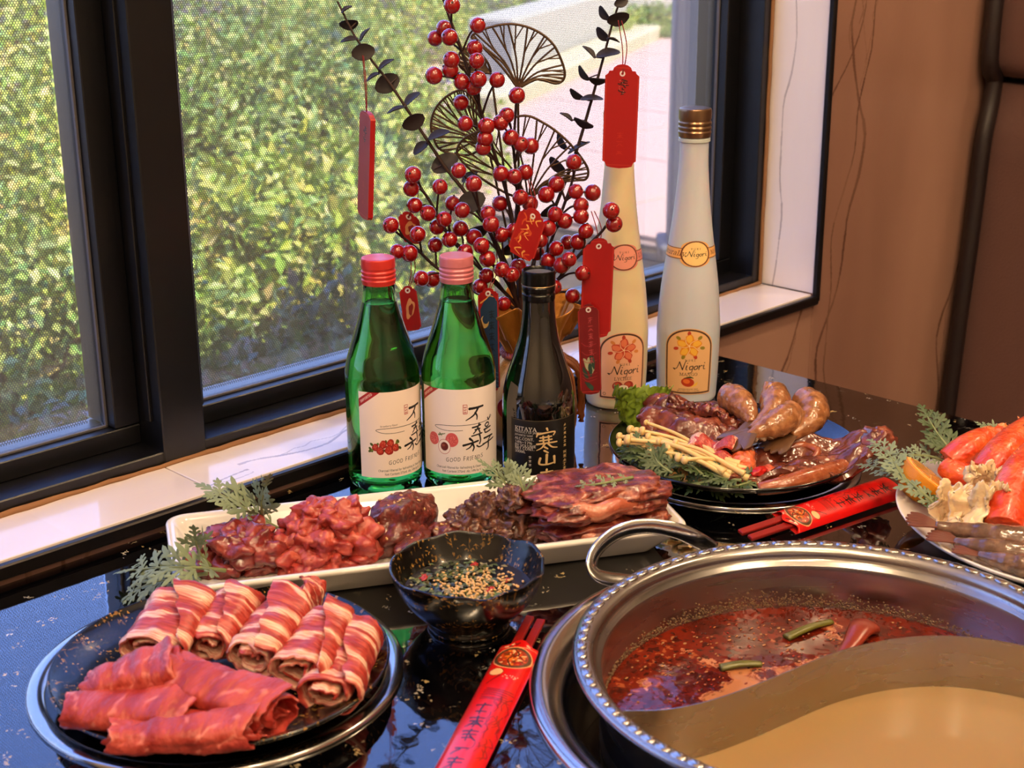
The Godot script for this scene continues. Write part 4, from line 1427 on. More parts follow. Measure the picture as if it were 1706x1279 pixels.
# ---- red berries on brown branches
func build_berries() -> void:
	var red := mat(Color(0.55, 0.012, 0.018), 0.22, 0.0, {"clearcoat_enabled": true, "clearcoat": 1.0, "clearcoat_roughness": 0.05})
	var brown := mat(Color(0.16, 0.055, 0.045), 0.6)
	var sph := SphereMesh.new()
	sph.radius = 0.0078
	sph.height = 0.0156
	sph.radial_segments = 28
	sph.rings = 16
	var stems := [
		[[[868, 520], [862, 420], [846, 330], [817, 235], [790, 150], [766, 75], [746, 22], [735, -12]], 0.0, "tallest red berry branch, rising up the middle to the top edge"],
		[[[866, 520], [815, 462], [755, 402], [716, 335], [690, 297]], 0.012, "red berry branch leaning left above the pink capped bottle"],
		[[[864, 522], [795, 488], [727, 445], [692, 412], [657, 384]], 0.02, "lowest left red berry branch, reaching over the coral red cap"],
		[[[872, 520], [907, 432], [932, 362], [950, 312], [958, 282]], -0.004, "red berry branch leaning right toward the hanging red tag"],
		[[[874, 522], [925, 470], [972, 417], [1003, 385], [1018, 362]], 0.022, "red berry branch reaching right, across the cream bottle"],
		[[[869, 520], [858, 410], [862, 315], [856, 250], [860, 172]], -0.010, "thin red berry branch standing between the wire fan leaves"],
		[[[872, 524], [908, 494], [935, 486], [956, 489]], 0.012, "short red berry branch low at the right beside the black bottle"],
		[[[866, 522], [834, 430], [802, 355], [778, 296]], 0.016, "red berry branch in the middle left, behind the big dark leaf"],
		[[[867, 522], [845, 470], [820, 440], [806, 420]], 0.030, "front red berry branch low over the blue tag"],
	]
	var berries := [[753, 9], [796, 42], [740, 47], [725, 64], [749, 62], [791, 80], [752, 100], [794, 101], [750, 116], [723, 126], [769, 136], [797, 132], [789, 146], [828, 133], [861, 159], [768, 171], [775, 206], [810, 210], [844, 192], [834, 204], [805, 246], [808, 231], [851, 229], [884, 243], [868, 240], [956, 270], [688, 291], [764, 284], [875, 287], [857, 294], [834, 289], [733, 311], [685, 314], [691, 342], [789, 306], [713, 355], [754, 339], [767, 381], [651, 375], [696, 390], [728, 378], [725, 408], [749, 399], [662, 419], [682, 422], [702, 464], [720, 465], [833, 339], [813, 355], [790, 395], [818, 373], [856, 385], [835, 391], [802, 409], [812, 431], [810, 459], [800, 477], [836, 449], [863, 444], [853, 457], [839, 506], [867, 329], [883, 339], [910, 324], [927, 307], [959, 319], [987, 321], [968, 342], [925, 357], [913, 380], [968, 360], [941, 368], [976, 385], [963, 403], [1018, 351], [1023, 373], [927, 414], [894, 421], [913, 434], [945, 404], [935, 442], [948, 432], [971, 455], [1010, 426], [954, 493], [923, 478], [740, 365], [775, 420], [880, 455], [900, 400], [770, 350]]
	var rng := RandomNumberGenerator.new()
	rng.seed = 14
	var paths := []
	var nodes := []
	var twigs := []
	for s in stems:
		var p := PackedVector3Array()
		for q in s[0]:
			var k := clampf((520.0 - q[1]) / 150.0, 0, 1)
			p.append(ve(q[0], q[1], s[1] * k))
		if p[0].y > 0.085:
			p.insert(0, VASE + Vector3(rng.randf_range(-0.004, 0.004), 0.082, rng.randf_range(-0.004, 0.004)))
		p = smooth_path(p, 6)
		paths.append(p)
		nodes.append(thing("berry_branch", s[2], "berry branch", Vector3.ZERO, 0.0, "red berry branches in the golden bag"))
		var tm := MB.new()
		tube(p, func(t): return 0.0021 - 0.0009 * t, 7, tm)
		twigs.append(tm)
	for q in berries:
		var best := 0
		var bi := 0
		var bd := 1e9
		var flat := ve(q[0], q[1])
		for k in paths.size():
			for i in range(6, paths[k].size()):
				var pt: Vector3 = paths[k][i]
				# along the sight line the depth hardly counts
				var d := (pt - flat).slide((flat - EYE).normalized()).length() + (0.004 if i < 12 else 0.0)
				if d < bd:
					bd = d
					best = k
					bi = i
		var root: Vector3 = paths[best][maxi(bi - 3, 0)]
		var near: Vector3 = paths[best][bi]
		var off := rng.randf_range(-0.014, 0.022)
		if bd < 0.008:
			off = rng.randf_range(0.009, 0.02)
		var n := (near - EYE).dot(Vector3(sin(PI / 4), 0, -cos(PI / 4)))
		var pos := upright(q[0], q[1], EYE + Vector3(sin(PI / 4), 0, -cos(PI / 4)) * n, off)
		var m := put("berry", sph, red, nodes[best])
		m.position = pos
		m.scale = Vector3.ONE * rng.randf_range(0.94, 1.06)
		var mid := (root + pos) / 2 + Vector3(0, 0.004, 0)
		tube(smooth_path(PackedVector3Array([root, mid, pos]), 4), func(t): return 0.0012 - 0.0003 * t, 6, twigs[best])
		var tip := (pos - mid).normalized()
		tube(PackedVector3Array([pos + tip * 0.0070, pos + tip * 0.0083]), func(t): return 0.0011, 5, twigs[best])
	for k in paths.size():
		put("stem", twigs[k], brown, nodes[k])

func round_leaf(l: float, w: float, cup: float) -> MB:
	var f := func(u: float, v: float) -> Vector3:
		var half := w * pow(sin(PI * clampf(v * 0.93 + 0.04, 0, 1)), 0.62)
		var x := (u - 0.5) * 2.0 * half
		return Vector3(x, cup * (x * x) / (w * w) - cup * 0.8 * v * v, v * l)
	return sheet(9, 12, f, 0.0008)

# ---- dark dried eucalyptus sprigs
func build_dried_leaves() -> void:
	var dark := mat(Color(0.105, 0.065, 0.075), 0.62)
	var stemm := mat(Color(0.20, 0.12, 0.09), 0.7)
	var sprigs := [
		[[[864, 524], [848, 450], [790, 342], [745, 283], [718, 243], [690, 200], [650, 140], [619, 100], [590, 58], [562, 2]], -0.012, "dark dried eucalyptus sprig leaning left across the bright window",
			[[577, 15, 20, 8, 40], [581, 40, 30, 12, 10], [582, 66, 28, 11, 185], [607, 57, 26, 8, 60], [605, 87, 37, 31, 190], [622, 127, 26, 9, 205], [643, 106, 28, 11, 40], [645, 139, 42, 32, 30], [660, 182, 32, 9, 195], [686, 164, 32, 15, 45], [689, 203, 38, 22, 30], [701, 246, 30, 17, 215], [731, 224, 36, 16, 25], [741, 272, 46, 32, 30], [784, 337, 50, 42, 25], [782, 294, 30, 13, 40], [794, 386, 40, 18, 20], [849, 414, 30, 16, 30]]],
		[[[872, 524], [890, 432], [930, 332], [960, 252], [985, 168], [1005, 97], [1020, 40], [1036, -8]], -0.020, "dark dried eucalyptus sprig leaning right, in front of the paving",
			[[1035, 4, 22, 20, 20], [1006, 22, 26, 9, 130], [1030, 31, 36, 17, 10], [1004, 57, 28, 11, 140], [1022, 66, 22, 5, 350], [982, 86, 28, 10, 130], [1013, 89, 38, 18, 15], [972, 122, 28, 7, 130], [996, 134, 28, 7, 350], [960, 157, 26, 8, 150], [986, 164, 36, 13, 5], [944, 194, 24, 8, 140], [972, 205, 34, 7, 340], [936, 236, 30, 9, 125], [964, 245, 40, 9, 25], [928, 275, 34, 14, 140], [915, 350, 32, 14, 40]]],
	]
	for s in sprigs:
		var t := thing("eucalyptus_sprig", s[2], "dried sprig", Vector3.ZERO, 0.0, "dried eucalyptus sprigs in the golden bag")
		var p := PackedVector3Array()
		for q in s[0]:
			p.append(ve(q[0], q[1], s[1] * clampf((520.0 - q[1]) / 150.0, 0, 1)))
		p = smooth_path(p, 5)
		put("stem", tube(p, func(u): return 0.0022 - 0.0013 * u, 7), stemm, t)
		var k := 0
		for l in s[3]:
			k += 1
			var c := ve(l[0], l[1], s[1] + (0.006 if k % 2 else -0.005))
			var px := 1.0 / 1690.0
			var ll: float = l[2] * px
			var ww: float = l[3] * px
			var a := deg_to_rad(l[4])
			# leaf grows from the stem: its long axis in the picture plane, its face tilted by its seen width
			var along := cam_right * cos(a) + cam_up * sin(a)
			var nearest := p[0]
			for q in p:
				if q.distance_squared_to(c) < nearest.distance_squared_to(c):
					nearest = q
			if (c - nearest).dot(along) < 0:
				along = -along
			var full := ll * 0.72
			var tilt := asin(clampf(ww / full, 0.12, 0.98))
			var across := (-cam_fwd).cross(along).normalized()
			var nrm := (-cam_fwd * sin(tilt) + across * cos(tilt) * (1.0 if k % 3 else -1.0)).normalized()
			var side := nrm.cross(along).normalized()
			var bs := Basis(side, nrm, along)
			var o := put("leaf", round_leaf(ll, minf(ww / 2.0 / maxf(sin(tilt), 0.2), full / 2.0), 0.002), dark, t)
			o.transform = Transform3D(bs, c - along * ll * 0.5)
			var foot := c - along * ll * 0.5
			if foot.distance_to(nearest) > 0.001:
				put("leaf_stalk", tube(PackedVector3Array([nearest, foot + along * 0.002]), 0.0007, 5), stemm, t)

# ---- wire ginkgo fans
func build_fans() -> void:
	var wire := mat(Color(0.30, 0.22, 0.15), 0.45, 0.5)
	var fans := [
		[[863, 146], [[862, 146], [835, 110], [800, 74], [786, 60], [814, 46], [853, 40], [891, 50], [921, 73], [938, 108], [940, 130], [926, 139], [896, 132], [868, 145]], -0.026, "bronze wire ginkgo fan, upper one, spreading right of the tall berries"],
		[[812, 240], [[812, 240], [780, 258], [735, 250], [721, 225], [718, 205], [726, 180], [745, 160], [768, 150], [785, 160], [800, 190], [812, 236]], -0.034, "bronze wire ginkgo fan, left one, behind the berry column"],
		[[880, 334], [[880, 334], [840, 320], [790, 288], [762, 256], [772, 232], [800, 218], [868, 193], [906, 205], [941, 231], [968, 262], [980, 285], [972, 300], [940, 292], [910, 305], [882, 332]], -0.018, "bronze wire ginkgo fan, lower one, spreading behind the red berries"],
		[[818, 122], [[818, 122], [790, 120], [772, 116], [764, 104], [766, 88], [778, 80], [795, 84], [812, 104], [818, 120]], -0.040, "smallest bronze wire ginkgo fan, half hidden behind the tall berry branch"],
	]
	for f in fans:
		var t := thing("wire_fan_leaf", f[3], "dried leaf", Vector3.ZERO, 0.0, "wire ginkgo fans in the golden bag")
		var off: float = f[2]
		var rim := PackedVector3Array()
		for q in f[1]:
			rim.append(ve(q[0], q[1], off))
		rim = smooth_path(rim, 6)
		put("rim_wire", tube(rim, 0.0012, 6), wire, t)
		var apex := ve(f[0][0], f[0][1], off)
		var ribs := MB.new()
		var n := 12
		for i in n:
			var e := rim[int((0.16 + 0.70 * i / (n - 1.0)) * (rim.size() - 1))]
			var e2 := rim[int((0.16 + 0.70 * (i + 0.42) / (n - 1.0)) * (rim.size() - 1))]
			var mid := apex.lerp(e, 0.5)
			var lean := (apex.lerp((rim[rim.size() / 2]), 0.5) - mid) * 0.22
			var c := mid + lean
			tube(smooth_path(PackedVector3Array([apex, c, e]), 5), 0.0010, 5, ribs)
			if i < n - 1:
				var fork := c.lerp(e, 0.15)
				tube(smooth_path(PackedVector3Array([fork, fork.lerp(e2, 0.55), e2]), 4), 0.0008, 5, ribs)
				var e3 := rim[int((0.16 + 0.70 * (i + 0.70) / (n - 1.0)) * (rim.size() - 1))]
				var fork2 := fork.lerp(e2, 0.45)
				tube(PackedVector3Array([fork2, e3]), 0.0007, 5, ribs)
		put("ribs", ribs, wire, t)
		put("stalk", tube(smooth_path(PackedVector3Array([VASE + Vector3(0, 0.081, 0), ve(868, 500, off * 0.2), ve((f[0][0] + 866) / 2.0, (f[0][1] + 480) / 2.0, off * 0.8), apex]), 6), 0.0012, 6), wire, t)

# ---- paper tags hanging on threads
func tag_outline(w: float, h: float, scallop: float, top: int) -> PackedVector2Array:
	var p := PackedVector2Array()
	# from lower left round; corners notched, a rounded or stepped head
	p.append_array([Vector2(-w / 2 + scallop, 0), Vector2(-w * 0.25, -h * 0.012), Vector2(0, -h * 0.02), Vector2(w * 0.25, -h * 0.012), Vector2(w / 2 - scallop, 0), Vector2(w / 2 - scallop * 0.6, scallop), Vector2(w / 2, scallop * 1.3)])
	p.append_array([Vector2(w / 2, h * 0.5), Vector2(w / 2, h - scallop * 2.2), Vector2(w / 2 - scallop * 0.7, h - scallop * 1.7), Vector2(w / 2 - scallop, h - scallop)])
	for i in 7:
		var a := PI * i / 6.0
		p.append(Vector2(cos(a) * (w / 2 - scallop * 1.8), h - scallop + sin(a) * scallop * (1.6 if top == 0 else 0.4)))
	p.append_array([Vector2(-w / 2 + scallop, h - scallop), Vector2(-w / 2 + scallop * 0.7, h - scallop * 1.7), Vector2(-w / 2, h - scallop * 2.2), Vector2(-w / 2, h * 0.5), Vector2(-w / 2, scallop * 1.3), Vector2(-w / 2 + scallop * 0.6, scallop)])
	return p

func glyphs(c: Canvas, rng: RandomNumberGenerator, o: Vector2, z: float, col: Color, count: int, step: float) -> void:
	for k in count:
		var q := o + Vector2(0, k * step)
		for e in [[[-0.9, -0.7], [0.9, -0.8]], [[-0.7, -0.1], [0.8, -0.2]], [[0, -1], [-0.1, 1]], [[-0.2, 0.1], [-1, 0.9]], [[0.2, 0.1], [1, 0.8]], [[-0.6, 0.5], [0.6, 0.45]]]:
			if rng.randf() < 0.8:
				c.stroke([q + Vector2(e[0][0], e[0][1]) * z, q + Vector2((e[0][0] + e[1][0]) / 2 + rng.randf_range(-0.15, 0.15), (e[0][1] + e[1][1]) / 2) * z, q + Vector2(e[1][0], e[1][1]) * z], z * 0.28, z * 0.16, col, 4)

func tag_print(kind: int) -> ImageTexture:
	var c := Canvas.new(160, 480, Color(0.60, 0.025, 0.035))
	var rng := RandomNumberGenerator.new()
	rng.seed = 100 + kind
	var gold := Color(0.86, 0.60, 0.30)
	if kind == 0:   # plain red with a dark knot character below the hole
		for k in 7:
			c.stroke([Vector2(72 + rng.randf_range(-12, 26), 62 + k * 10), Vector2(86 + rng.randf_range(-20, 20), 68 + k * 10), Vector2(90 + rng.randf_range(-20, 22), 66 + k * 11)], 6, 4, Color(0.16, 0.05, 0.05), 4)
			c.dot(Vector2(76 + rng.randf_range(-12, 22), 66 + k * 10), 2.2, Color(0.75, 0.55, 0.5))
		glyphs(c, rng, Vector2(80, 330), 15, Color(0.66, 0.13, 0.08), 3, 40)
	elif kind == 1:   # blue field with gold cloud and a column of dark writing
		c.poly(PackedVector2Array([Vector2(16, 90), Vector2(60, 40), Vector2(110, 22), Vector2(150, 60), Vector2(150, 470), Vector2(16, 470)]), Color(0.12, 0.20, 0.32))
		c.ellipse(Vector2(48, 150), Vector2(34, 30), Color(0.78, 0.62, 0.36))
		c.ellipse(Vector2(58, 138), Vector2(26, 22), Color(0.13, 0.21, 0.33))
		c.stroke([Vector2(20, 60), Vector2(60, 44), Vector2(90, 30), Vector2(120, 36)], 8, 4, gold, 6)
		glyphs(c, rng, Vector2(104, 120), 20, Color(0.04, 0.07, 0.13), 6, 52)
		for k in 4:
			c.stroke([Vector2(20, 400 + k * 20), Vector2(80, 385 + k * 20), Vector2(150, 400 + k * 20)], 3, 3, Color(0.35, 0.45, 0.55), 6)
	elif kind == 2:   # dark red with green leaves, pink line drawing
		c.im.fill(Color(0.42, 0.04, 0.07))
		for k in 9:
			c.ellipse(Vector2(34 + rng.randf() * 70, 290 + rng.randf() * 180), Vector2(38, 14), Color(0.13, 0.25, 0.20) if k % 3 else Color(0.62, 0.62, 0.50), 1.2 + rng.randf_range(-0.6, 0.6), 0.1, k)
		glyphs(c, rng, Vector2(92, 80), 17, Color(0.62, 0.26, 0.28), 6, 44)
		for k in 6:
			var y := rng.randf() * 440
			c.stroke([Vector2(20, y), Vector2(60, y + 20), Vector2(130, y + 8)], 3, 2, Color(0.60, 0.20, 0.24), 6)
	elif kind == 3:   # red with golden drawing
		for k in 16:
			var q := Vector2(30 + rng.randf() * 100, 60 + rng.randf() * 380)
			c.stroke([q, q + Vector2(rng.randf_range(-30, 30), 30), q + Vector2(rng.randf_range(-30, 30), 66)], 13, 4, gold if k % 2 else Color(0.75, 0.28, 0.12), 6)
	elif kind == 4:   # ornate frame
		c.ellipse(Vector2(80, 240), Vector2(40, 110), Color(0.80, 0.55, 0.36), 0.2, 0.12, 2)
		c.ellipse(Vector2(86, 250), Vector2(20, 66), Color(0.55, 0.12, 0.10), 0.2, 0.12, 4)
	for e in [[6, 6, 154, 6], [6, 474, 154, 474], [6, 6, 6, 474], [154, 6, 154, 474]]:
		c.stroke([Vector2(e[0], e[1]), Vector2(e[2], e[3])], 3, 3, Color(0.70, 0.22, 0.16), 1)
	return c.done(240, 720)

func hang_tag(label: String, tl: Vector2, tr: Vector2, bl: Vector2, off: float, twist: float, print_kind: int, tie: Vector2, thick := 0.0008, scallop := 0.12, hole := true) -> void:
	var a := ve(tl.x, tl.y, off)
	var b := ve(tr.x, tr.y, off)
	var d := ve(bl.x, bl.y, off)
	var top := (a + b) / 2
	var w := a.distance_to(b)
	var h := a.distance_to(d)
	var down := (d - a).normalized()
	var right := (b - a).normalized()
	var n := right.cross(-down).normalized()
	if twist != 0.0:
		var r2 := right * cos(twist) + n * sin(twist)
		w = w / maxf(absf(cos(twist)), 0.12)
		right = r2
		n = right.cross(-down).normalized()
	var t := thing("paper_tag", label, "paper tag", top + down * h, 0.0, "paper tags hanging on the branches")
	var bs := Basis(right, -down, n)
	var poly := tag_outline(w, h, w * scallop, 0)
	put("card", slab(poly, thick, Transform3D(bs, Vector3.ZERO), null, Rect2(-w / 2, 0, w, h)), mat(Color.WHITE, 0.42, 0.0, {"albedo_texture": tag_print(print_kind), "texture_repeat": false}), t)
	if hole:
		var e := lathe(mm([[1.2, -0.7], [2.6, -0.6], [2.7, 0], [2.6, 0.6], [1.2, 0.7], [1.2, -0.7]], 1), 20)
		var o := put("eyelet", e, mat(Color(0.85, 0.82, 0.80), 0.4), t)
		o.transform = Transform3D(Basis(right, n, down), bs * Vector3(0, h - w * 0.20, 0))
	var hole_at := top + down * (w * 0.18) + n * 0.001
	var e2 := ve(tie.x, tie.y, -0.004)
	var thread := MB.new()
	tube(smooth_path(PackedVector3Array([e2 - t.position, (e2 + hole_at) / 2 - t.position + right * 0.002 + Vector3(0, -0.002, 0), hole_at - t.position]), 5), 0.0005, 5, thread)
	tube(smooth_path(PackedVector3Array([e2 - t.position + right * 0.003, (e2 + hole_at) / 2 - t.position + right * 0.006, hole_at - t.position + right * 0.0006]), 5), 0.0005, 5, thread)
	put("thread", thread, M.red_thread, t)

func build_tags() -> void:
	hang_tag("red paper tag with a dark knot character, hanging over the cream bottle's cap", Vector2(1009, 110), Vector2(1066, 112), Vector2(1003, 276), 0.006, 0.0, 0, Vector2(1030, 34))
	hang_tag("narrow red paper tag seen edge-on, hanging at the left against the window", Vector2(601, 186), Vector2(624, 190), Vector2(597, 358), 0.004, 1.15, 0, Vector2(604, 92), 0.005, 0.06, false)
	hang_tag("large plain red paper tag with a white eyelet, leaning on the cream bottle", Vector2(972, 402), Vector2(1024, 398), Vector2(966, 562), 0.030, 0.1, 5, Vector2(985, 352))
	hang_tag("slim red tag with green leaf print, lowest right beside the cream bottle", Vector2(962, 510), Vector2(998, 508), Vector2(967, 655), 0.036, 0.0, 2, Vector2(972, 452))
	hang_tag("tilted red tag with golden drawing in the middle of the berries", Vector2(869, 340), Vector2(912, 362), Vector2(845, 416), 0.034, 0.0, 3, Vector2(880, 300))
	hang_tag("small faded red tag behind the leftmost berries", Vector2(662, 352), Vector2(697, 357), Vector2(670, 402), -0.012, 0.0, 4, Vector2(690, 300))
	hang_tag("small ornate red tag with golden oval, hanging beside the coral red cap", Vector2(664, 480), Vector2(693, 476), Vector2(674, 551), 0.020, 0.2, 4, Vector2(684, 424))
	hang_tag("dark blue tag with golden cloud and a column of writing, behind the pink capped bottle", Vector2(796, 484), Vector2(830, 480), Vector2(800, 652), 0.040, 0.1, 1, Vector2(822, 420))

# ---------------------------------------------------------------- plates, bowl, pot, chopsticks
const PLATTER := Vector3(0.7392, 0.0, -0.8425)
const PLATTER_TURN := -0.5184   # its long side runs away to the right
const BEEF_PLATE := Vector3(0.4955, 0.004, -0.782)
const GRILL_PLATE := Vector3(1.074, 0.006, -0.775)
const CRAB_PLATE := Vector3(1.134, 0.0, -0.448)
const BOWL := Vector3(0.677, 0.0, -0.725)

func rounded_ring(hx: float, hz: float, r: float, y: float, n := 10) -> PackedVector3Array:
	var p := PackedVector3Array()
	for q in [[1, 1, 0.0], [-1, 1, 0.5], [-1, -1, 1.0], [1, -1, 1.5]]:
		for i in n:
			var a: float = PI * (q[2] + 0.5 * i / (n - 1.0))
			p.append(Vector3(q[0] * (hx - r) + cos(a) * r, y, q[1] * (hz - r) + sin(a) * r))
	return p

func dish(called: String, label: String, where: Vector3, prof: PackedVector2Array, m: Material, wob: Variant = null) -> Node3D:
	var t := thing(called, label, "bowl" if called.contains("bowl") else "plate", where)
	put("body", lathe(prof, 120, null, 50.0, wob), m, t)
	return t

func build_ware() -> void:
	# long white platter
	var t := thing("serving_platter", "long white rectangular platter carrying five piles of raw meat", "platter", PLATTER, PLATTER_TURN)
	var mb := MB.new()
	var p := PackedVector3Array()
	var rows := 0
	for e in [[0.030, 0.0008, 0.012], [0.024, 0.0005, 0.014], [0.021, 0.002, 0.015], [0.006, 0.0195, 0.016], [0.001, 0.0245, 0.017], [0.0, 0.0265, 0.018], [0.0008, 0.0283, 0.0175], [0.003, 0.0290, 0.016], [0.006, 0.0283, 0.014], [0.010, 0.024, 0.012], [0.017, 0.0125, 0.010], [0.021, 0.0098, 0.009], [0.028, 0.0088, 0.007], [0.050, 0.0086, 0.004], [0.0735, 0.0086, 0.0004]]:
		p.append_array(rounded_ring(0.2085 - e[0], 0.0742 - e[0], e[2], e[1]))
		rows += 1
	mb.grid(p, 40, rows, true, true)
	put("body", mb, M.white_ceramic, t)
	# induction rings let into the table, each with its own black glass
	cooker("steel cooker ring round black glass, under the plate of beef rolls", Vector3(0.503, 0, -0.799), 0.131)
	cooker("steel cooker ring mostly hidden under the black plate of squid and shrimp", Vector3(1.085, 0, -0.780), 0.119)
	var black_prof := mm([[0, 1.2], [68, 1.0], [70, 0.4], [73, 0.6], [75, 2.4], [96, 7.6], [111, 12.4], [115.2, 15.2], [116.4, 17.0], [115.6, 18.2], [114, 17.8], [108, 14.6], [92, 9.2], [74, 6.6], [50, 6.0], [0, 6.0]], 3)
	var q := dish("dinner_plate", "round black plate with gold flecks under the raw beef rolls", BEEF_PLATE, black_prof, M.speckled)
	var far := PackedVector2Array()
	for v in black_prof:
		far.append(Vector2(v.x * 1.025, v.y * 1.12))
	dish("dinner_plate", "round black plate heaped with squid, shrimp and enoki mushrooms", GRILL_PLATE, far, M.black_ceramic)
	dish("dinner_plate", "white round plate with crab legs and half a lemon, cut by the frame's edge", CRAB_PLATE, mm([[0, 2], [82, 2], [84, 0.6], [88, 0.6], [90, 3], [120, 11], [148, 22], [158, 27.2], [161.5, 30.2], [162, 31.8], [160.5, 32.2], [156, 30.2], [140, 22.5], [112, 13], [84, 8.4], [0, 8]], 3), M.white_ceramic)
	# sauce bowl
	var wav := func(w: Vector3, a: float) -> Vector3:
		var k := clampf((w.y - 0.02) / 0.03, 0, 1)
		var s := 1.0 + k * (0.012 * sin(a * 4 + 0.6) + 0.009 * sin(a * 7) + 0.006 * sin(a * 13))
		return Vector3(w.x * s, w.y + k * k * (0.0010 * sin(a * 5) + 0.0008 * sin(a * 11)), w.z * s)
	var bw := dish("sauce_bowl", "small black bowl with gold flecks holding the herb and sesame dip", BOWL, mm([[0, 2], [26, 2], [28, 0.4], [30.5, 0.4], [31, 3], [30.5, 7], [38, 13], [49, 26], [55.5, 40], [58, 48.6], [57.4, 50], [55.8, 49.4], [53.5, 43], [46.5, 29], [35, 17], [20, 11.5], [0, 10.5]], 4), M.speckled, wav)
	build_pot()
	packet("red paper chopstick packet lying in front, between the beef plate and the pot", Vector3(0.671, 0, -0.664), Vector3(0.533, 0, -0.583), 0.0305, 0.0046, 0.0046, 0.0475, false)
	packet("red paper chopstick packet lying between the black grill plate and the crab plate", Vector3(0.982, 0, -0.652), Vector3(1.118, 0, -0.628), 0.0305, 0.0040, 0.0130, 0.048, true)

func cooker(label: String, where: Vector3, r: float) -> void:
	var t := thing("induction_cooker", label, "cooker", where)
	put("steel_ring", lathe(PackedVector2Array([Vector2(r, 0.0003), Vector2(r, 0.0022), Vector2(r - 0.0015, 0.0038), Vector2(r - 0.006, 0.0042), Vector2(r - 0.011, 0.0036), Vector2(r - 0.013, 0.0012), Vector2(r - 0.0135, 0.0004)]), 128, null, 60.0), M.steel, t)
	put("glass_top", lathe(PackedVector2Array([Vector2(r - 0.013, 0.0003), Vector2(r - 0.013, 0.0014), Vector2(0, 0.0016)]), 96, null, 40.0), mat(Color(0.01, 0.01, 0.012), 0.06), t)

func sleeve_print() -> ImageTexture:
	var c := Canvas.new(150, 800, Color(0.80, 0.055, 0.035))
	var rng := RandomNumberGenerator.new()
	rng.seed = 31
	var ink := Color(0.16, 0.03, 0.03)
	# printed bowl of food at the open end
	c.stroke([Vector2(0, 22), Vector2(60, 34), Vector2(150, 20)], 4, 4, Color(0.95, 0.6, 0.45), 6)
	for k in 10:
		c.ellipse(Vector2(20 + rng.randf() * 110, 12 + rng.randf() * 14), Vector2(9, 5), Color(0.92, 0.70, 0.55) if k % 2 else Color(0.45, 0.06, 0.05), rng.randf() * 3)
	c.ellipse(Vector2(76, 92), Vector2(68, 62), Color(0.93, 0.62, 0.42))
	c.ellipse(Vector2(76, 92), Vector2(64, 58), Color(0.33, 0.24, 0.16))
	c.ellipse(Vector2(76, 92), Vector2(53, 48), Color(0.62, 0.20, 0.08))
	for k in 60:
		var a := rng.randf() * TAU
		var r := sqrt(rng.randf())
		c.ellipse(Vector2(76 + cos(a) * r * 46, 92 + sin(a) * r * 41), Vector2(rng.randf_range(4, 11), rng.randf_range(3, 6)), [Color(0.85, 0.45, 0.12), Color(0.90, 0.68, 0.48), Color(0.60, 0.10, 0.06), Color(0.42, 0.20, 0.08), Color(0.80, 0.30, 0.10)][rng.randi() % 5], rng.randf() * 3, 0.1, k)
	c.stroke([Vector2(72, 46), Vector2(92, 74), Vector2(62, 100), Vector2(80, 138)], 5, 5, Color(0.30, 0.14, 0.08), 6)
	c.ellipse(Vector2(44, 176), Vector2(25, 21), Color(0.30, 0.10, 0.06))
	c.ellipse(Vector2(44, 176), Vector2(23, 19), Color(0.93, 0.68, 0.45))
	for k in 12:
		c.dot(Vector2(74 + rng.randf() * 50, 190 + rng.randf() * 20), 2.4, Color(0.95, 0.75, 0.65))
	c.stroke([Vector2(62, 196), Vector2(30, 240)], 4, 3, ink, 3)
	# black brush lettering
	for k in 6:
		var y := 268.0 + k * 11
		c.stroke([Vector2(30 + rng.randf() * 14, y), Vector2(70, y - 4 + rng.randf() * 8), Vector2(118 + rng.randf() * 20, y + 6)], 4, 3, Color(0.36, 0.04, 0.03), 6)
	glyphs(c, rng, Vector2(64, 378), 27, ink, 6, 66)
	for k in 26:
		var q := Vector2(92 + rng.randf() * 50, 300 + rng.randf() * 260)
		c.stroke([q, q + Vector2(rng.randf_range(-16, 16), 22), q + Vector2(rng.randf_range(-18, 12), 46)], 3.5, 2, Color(0.48, 0.03, 0.03), 5)
	c.done()
	return c.done(300, 1600)

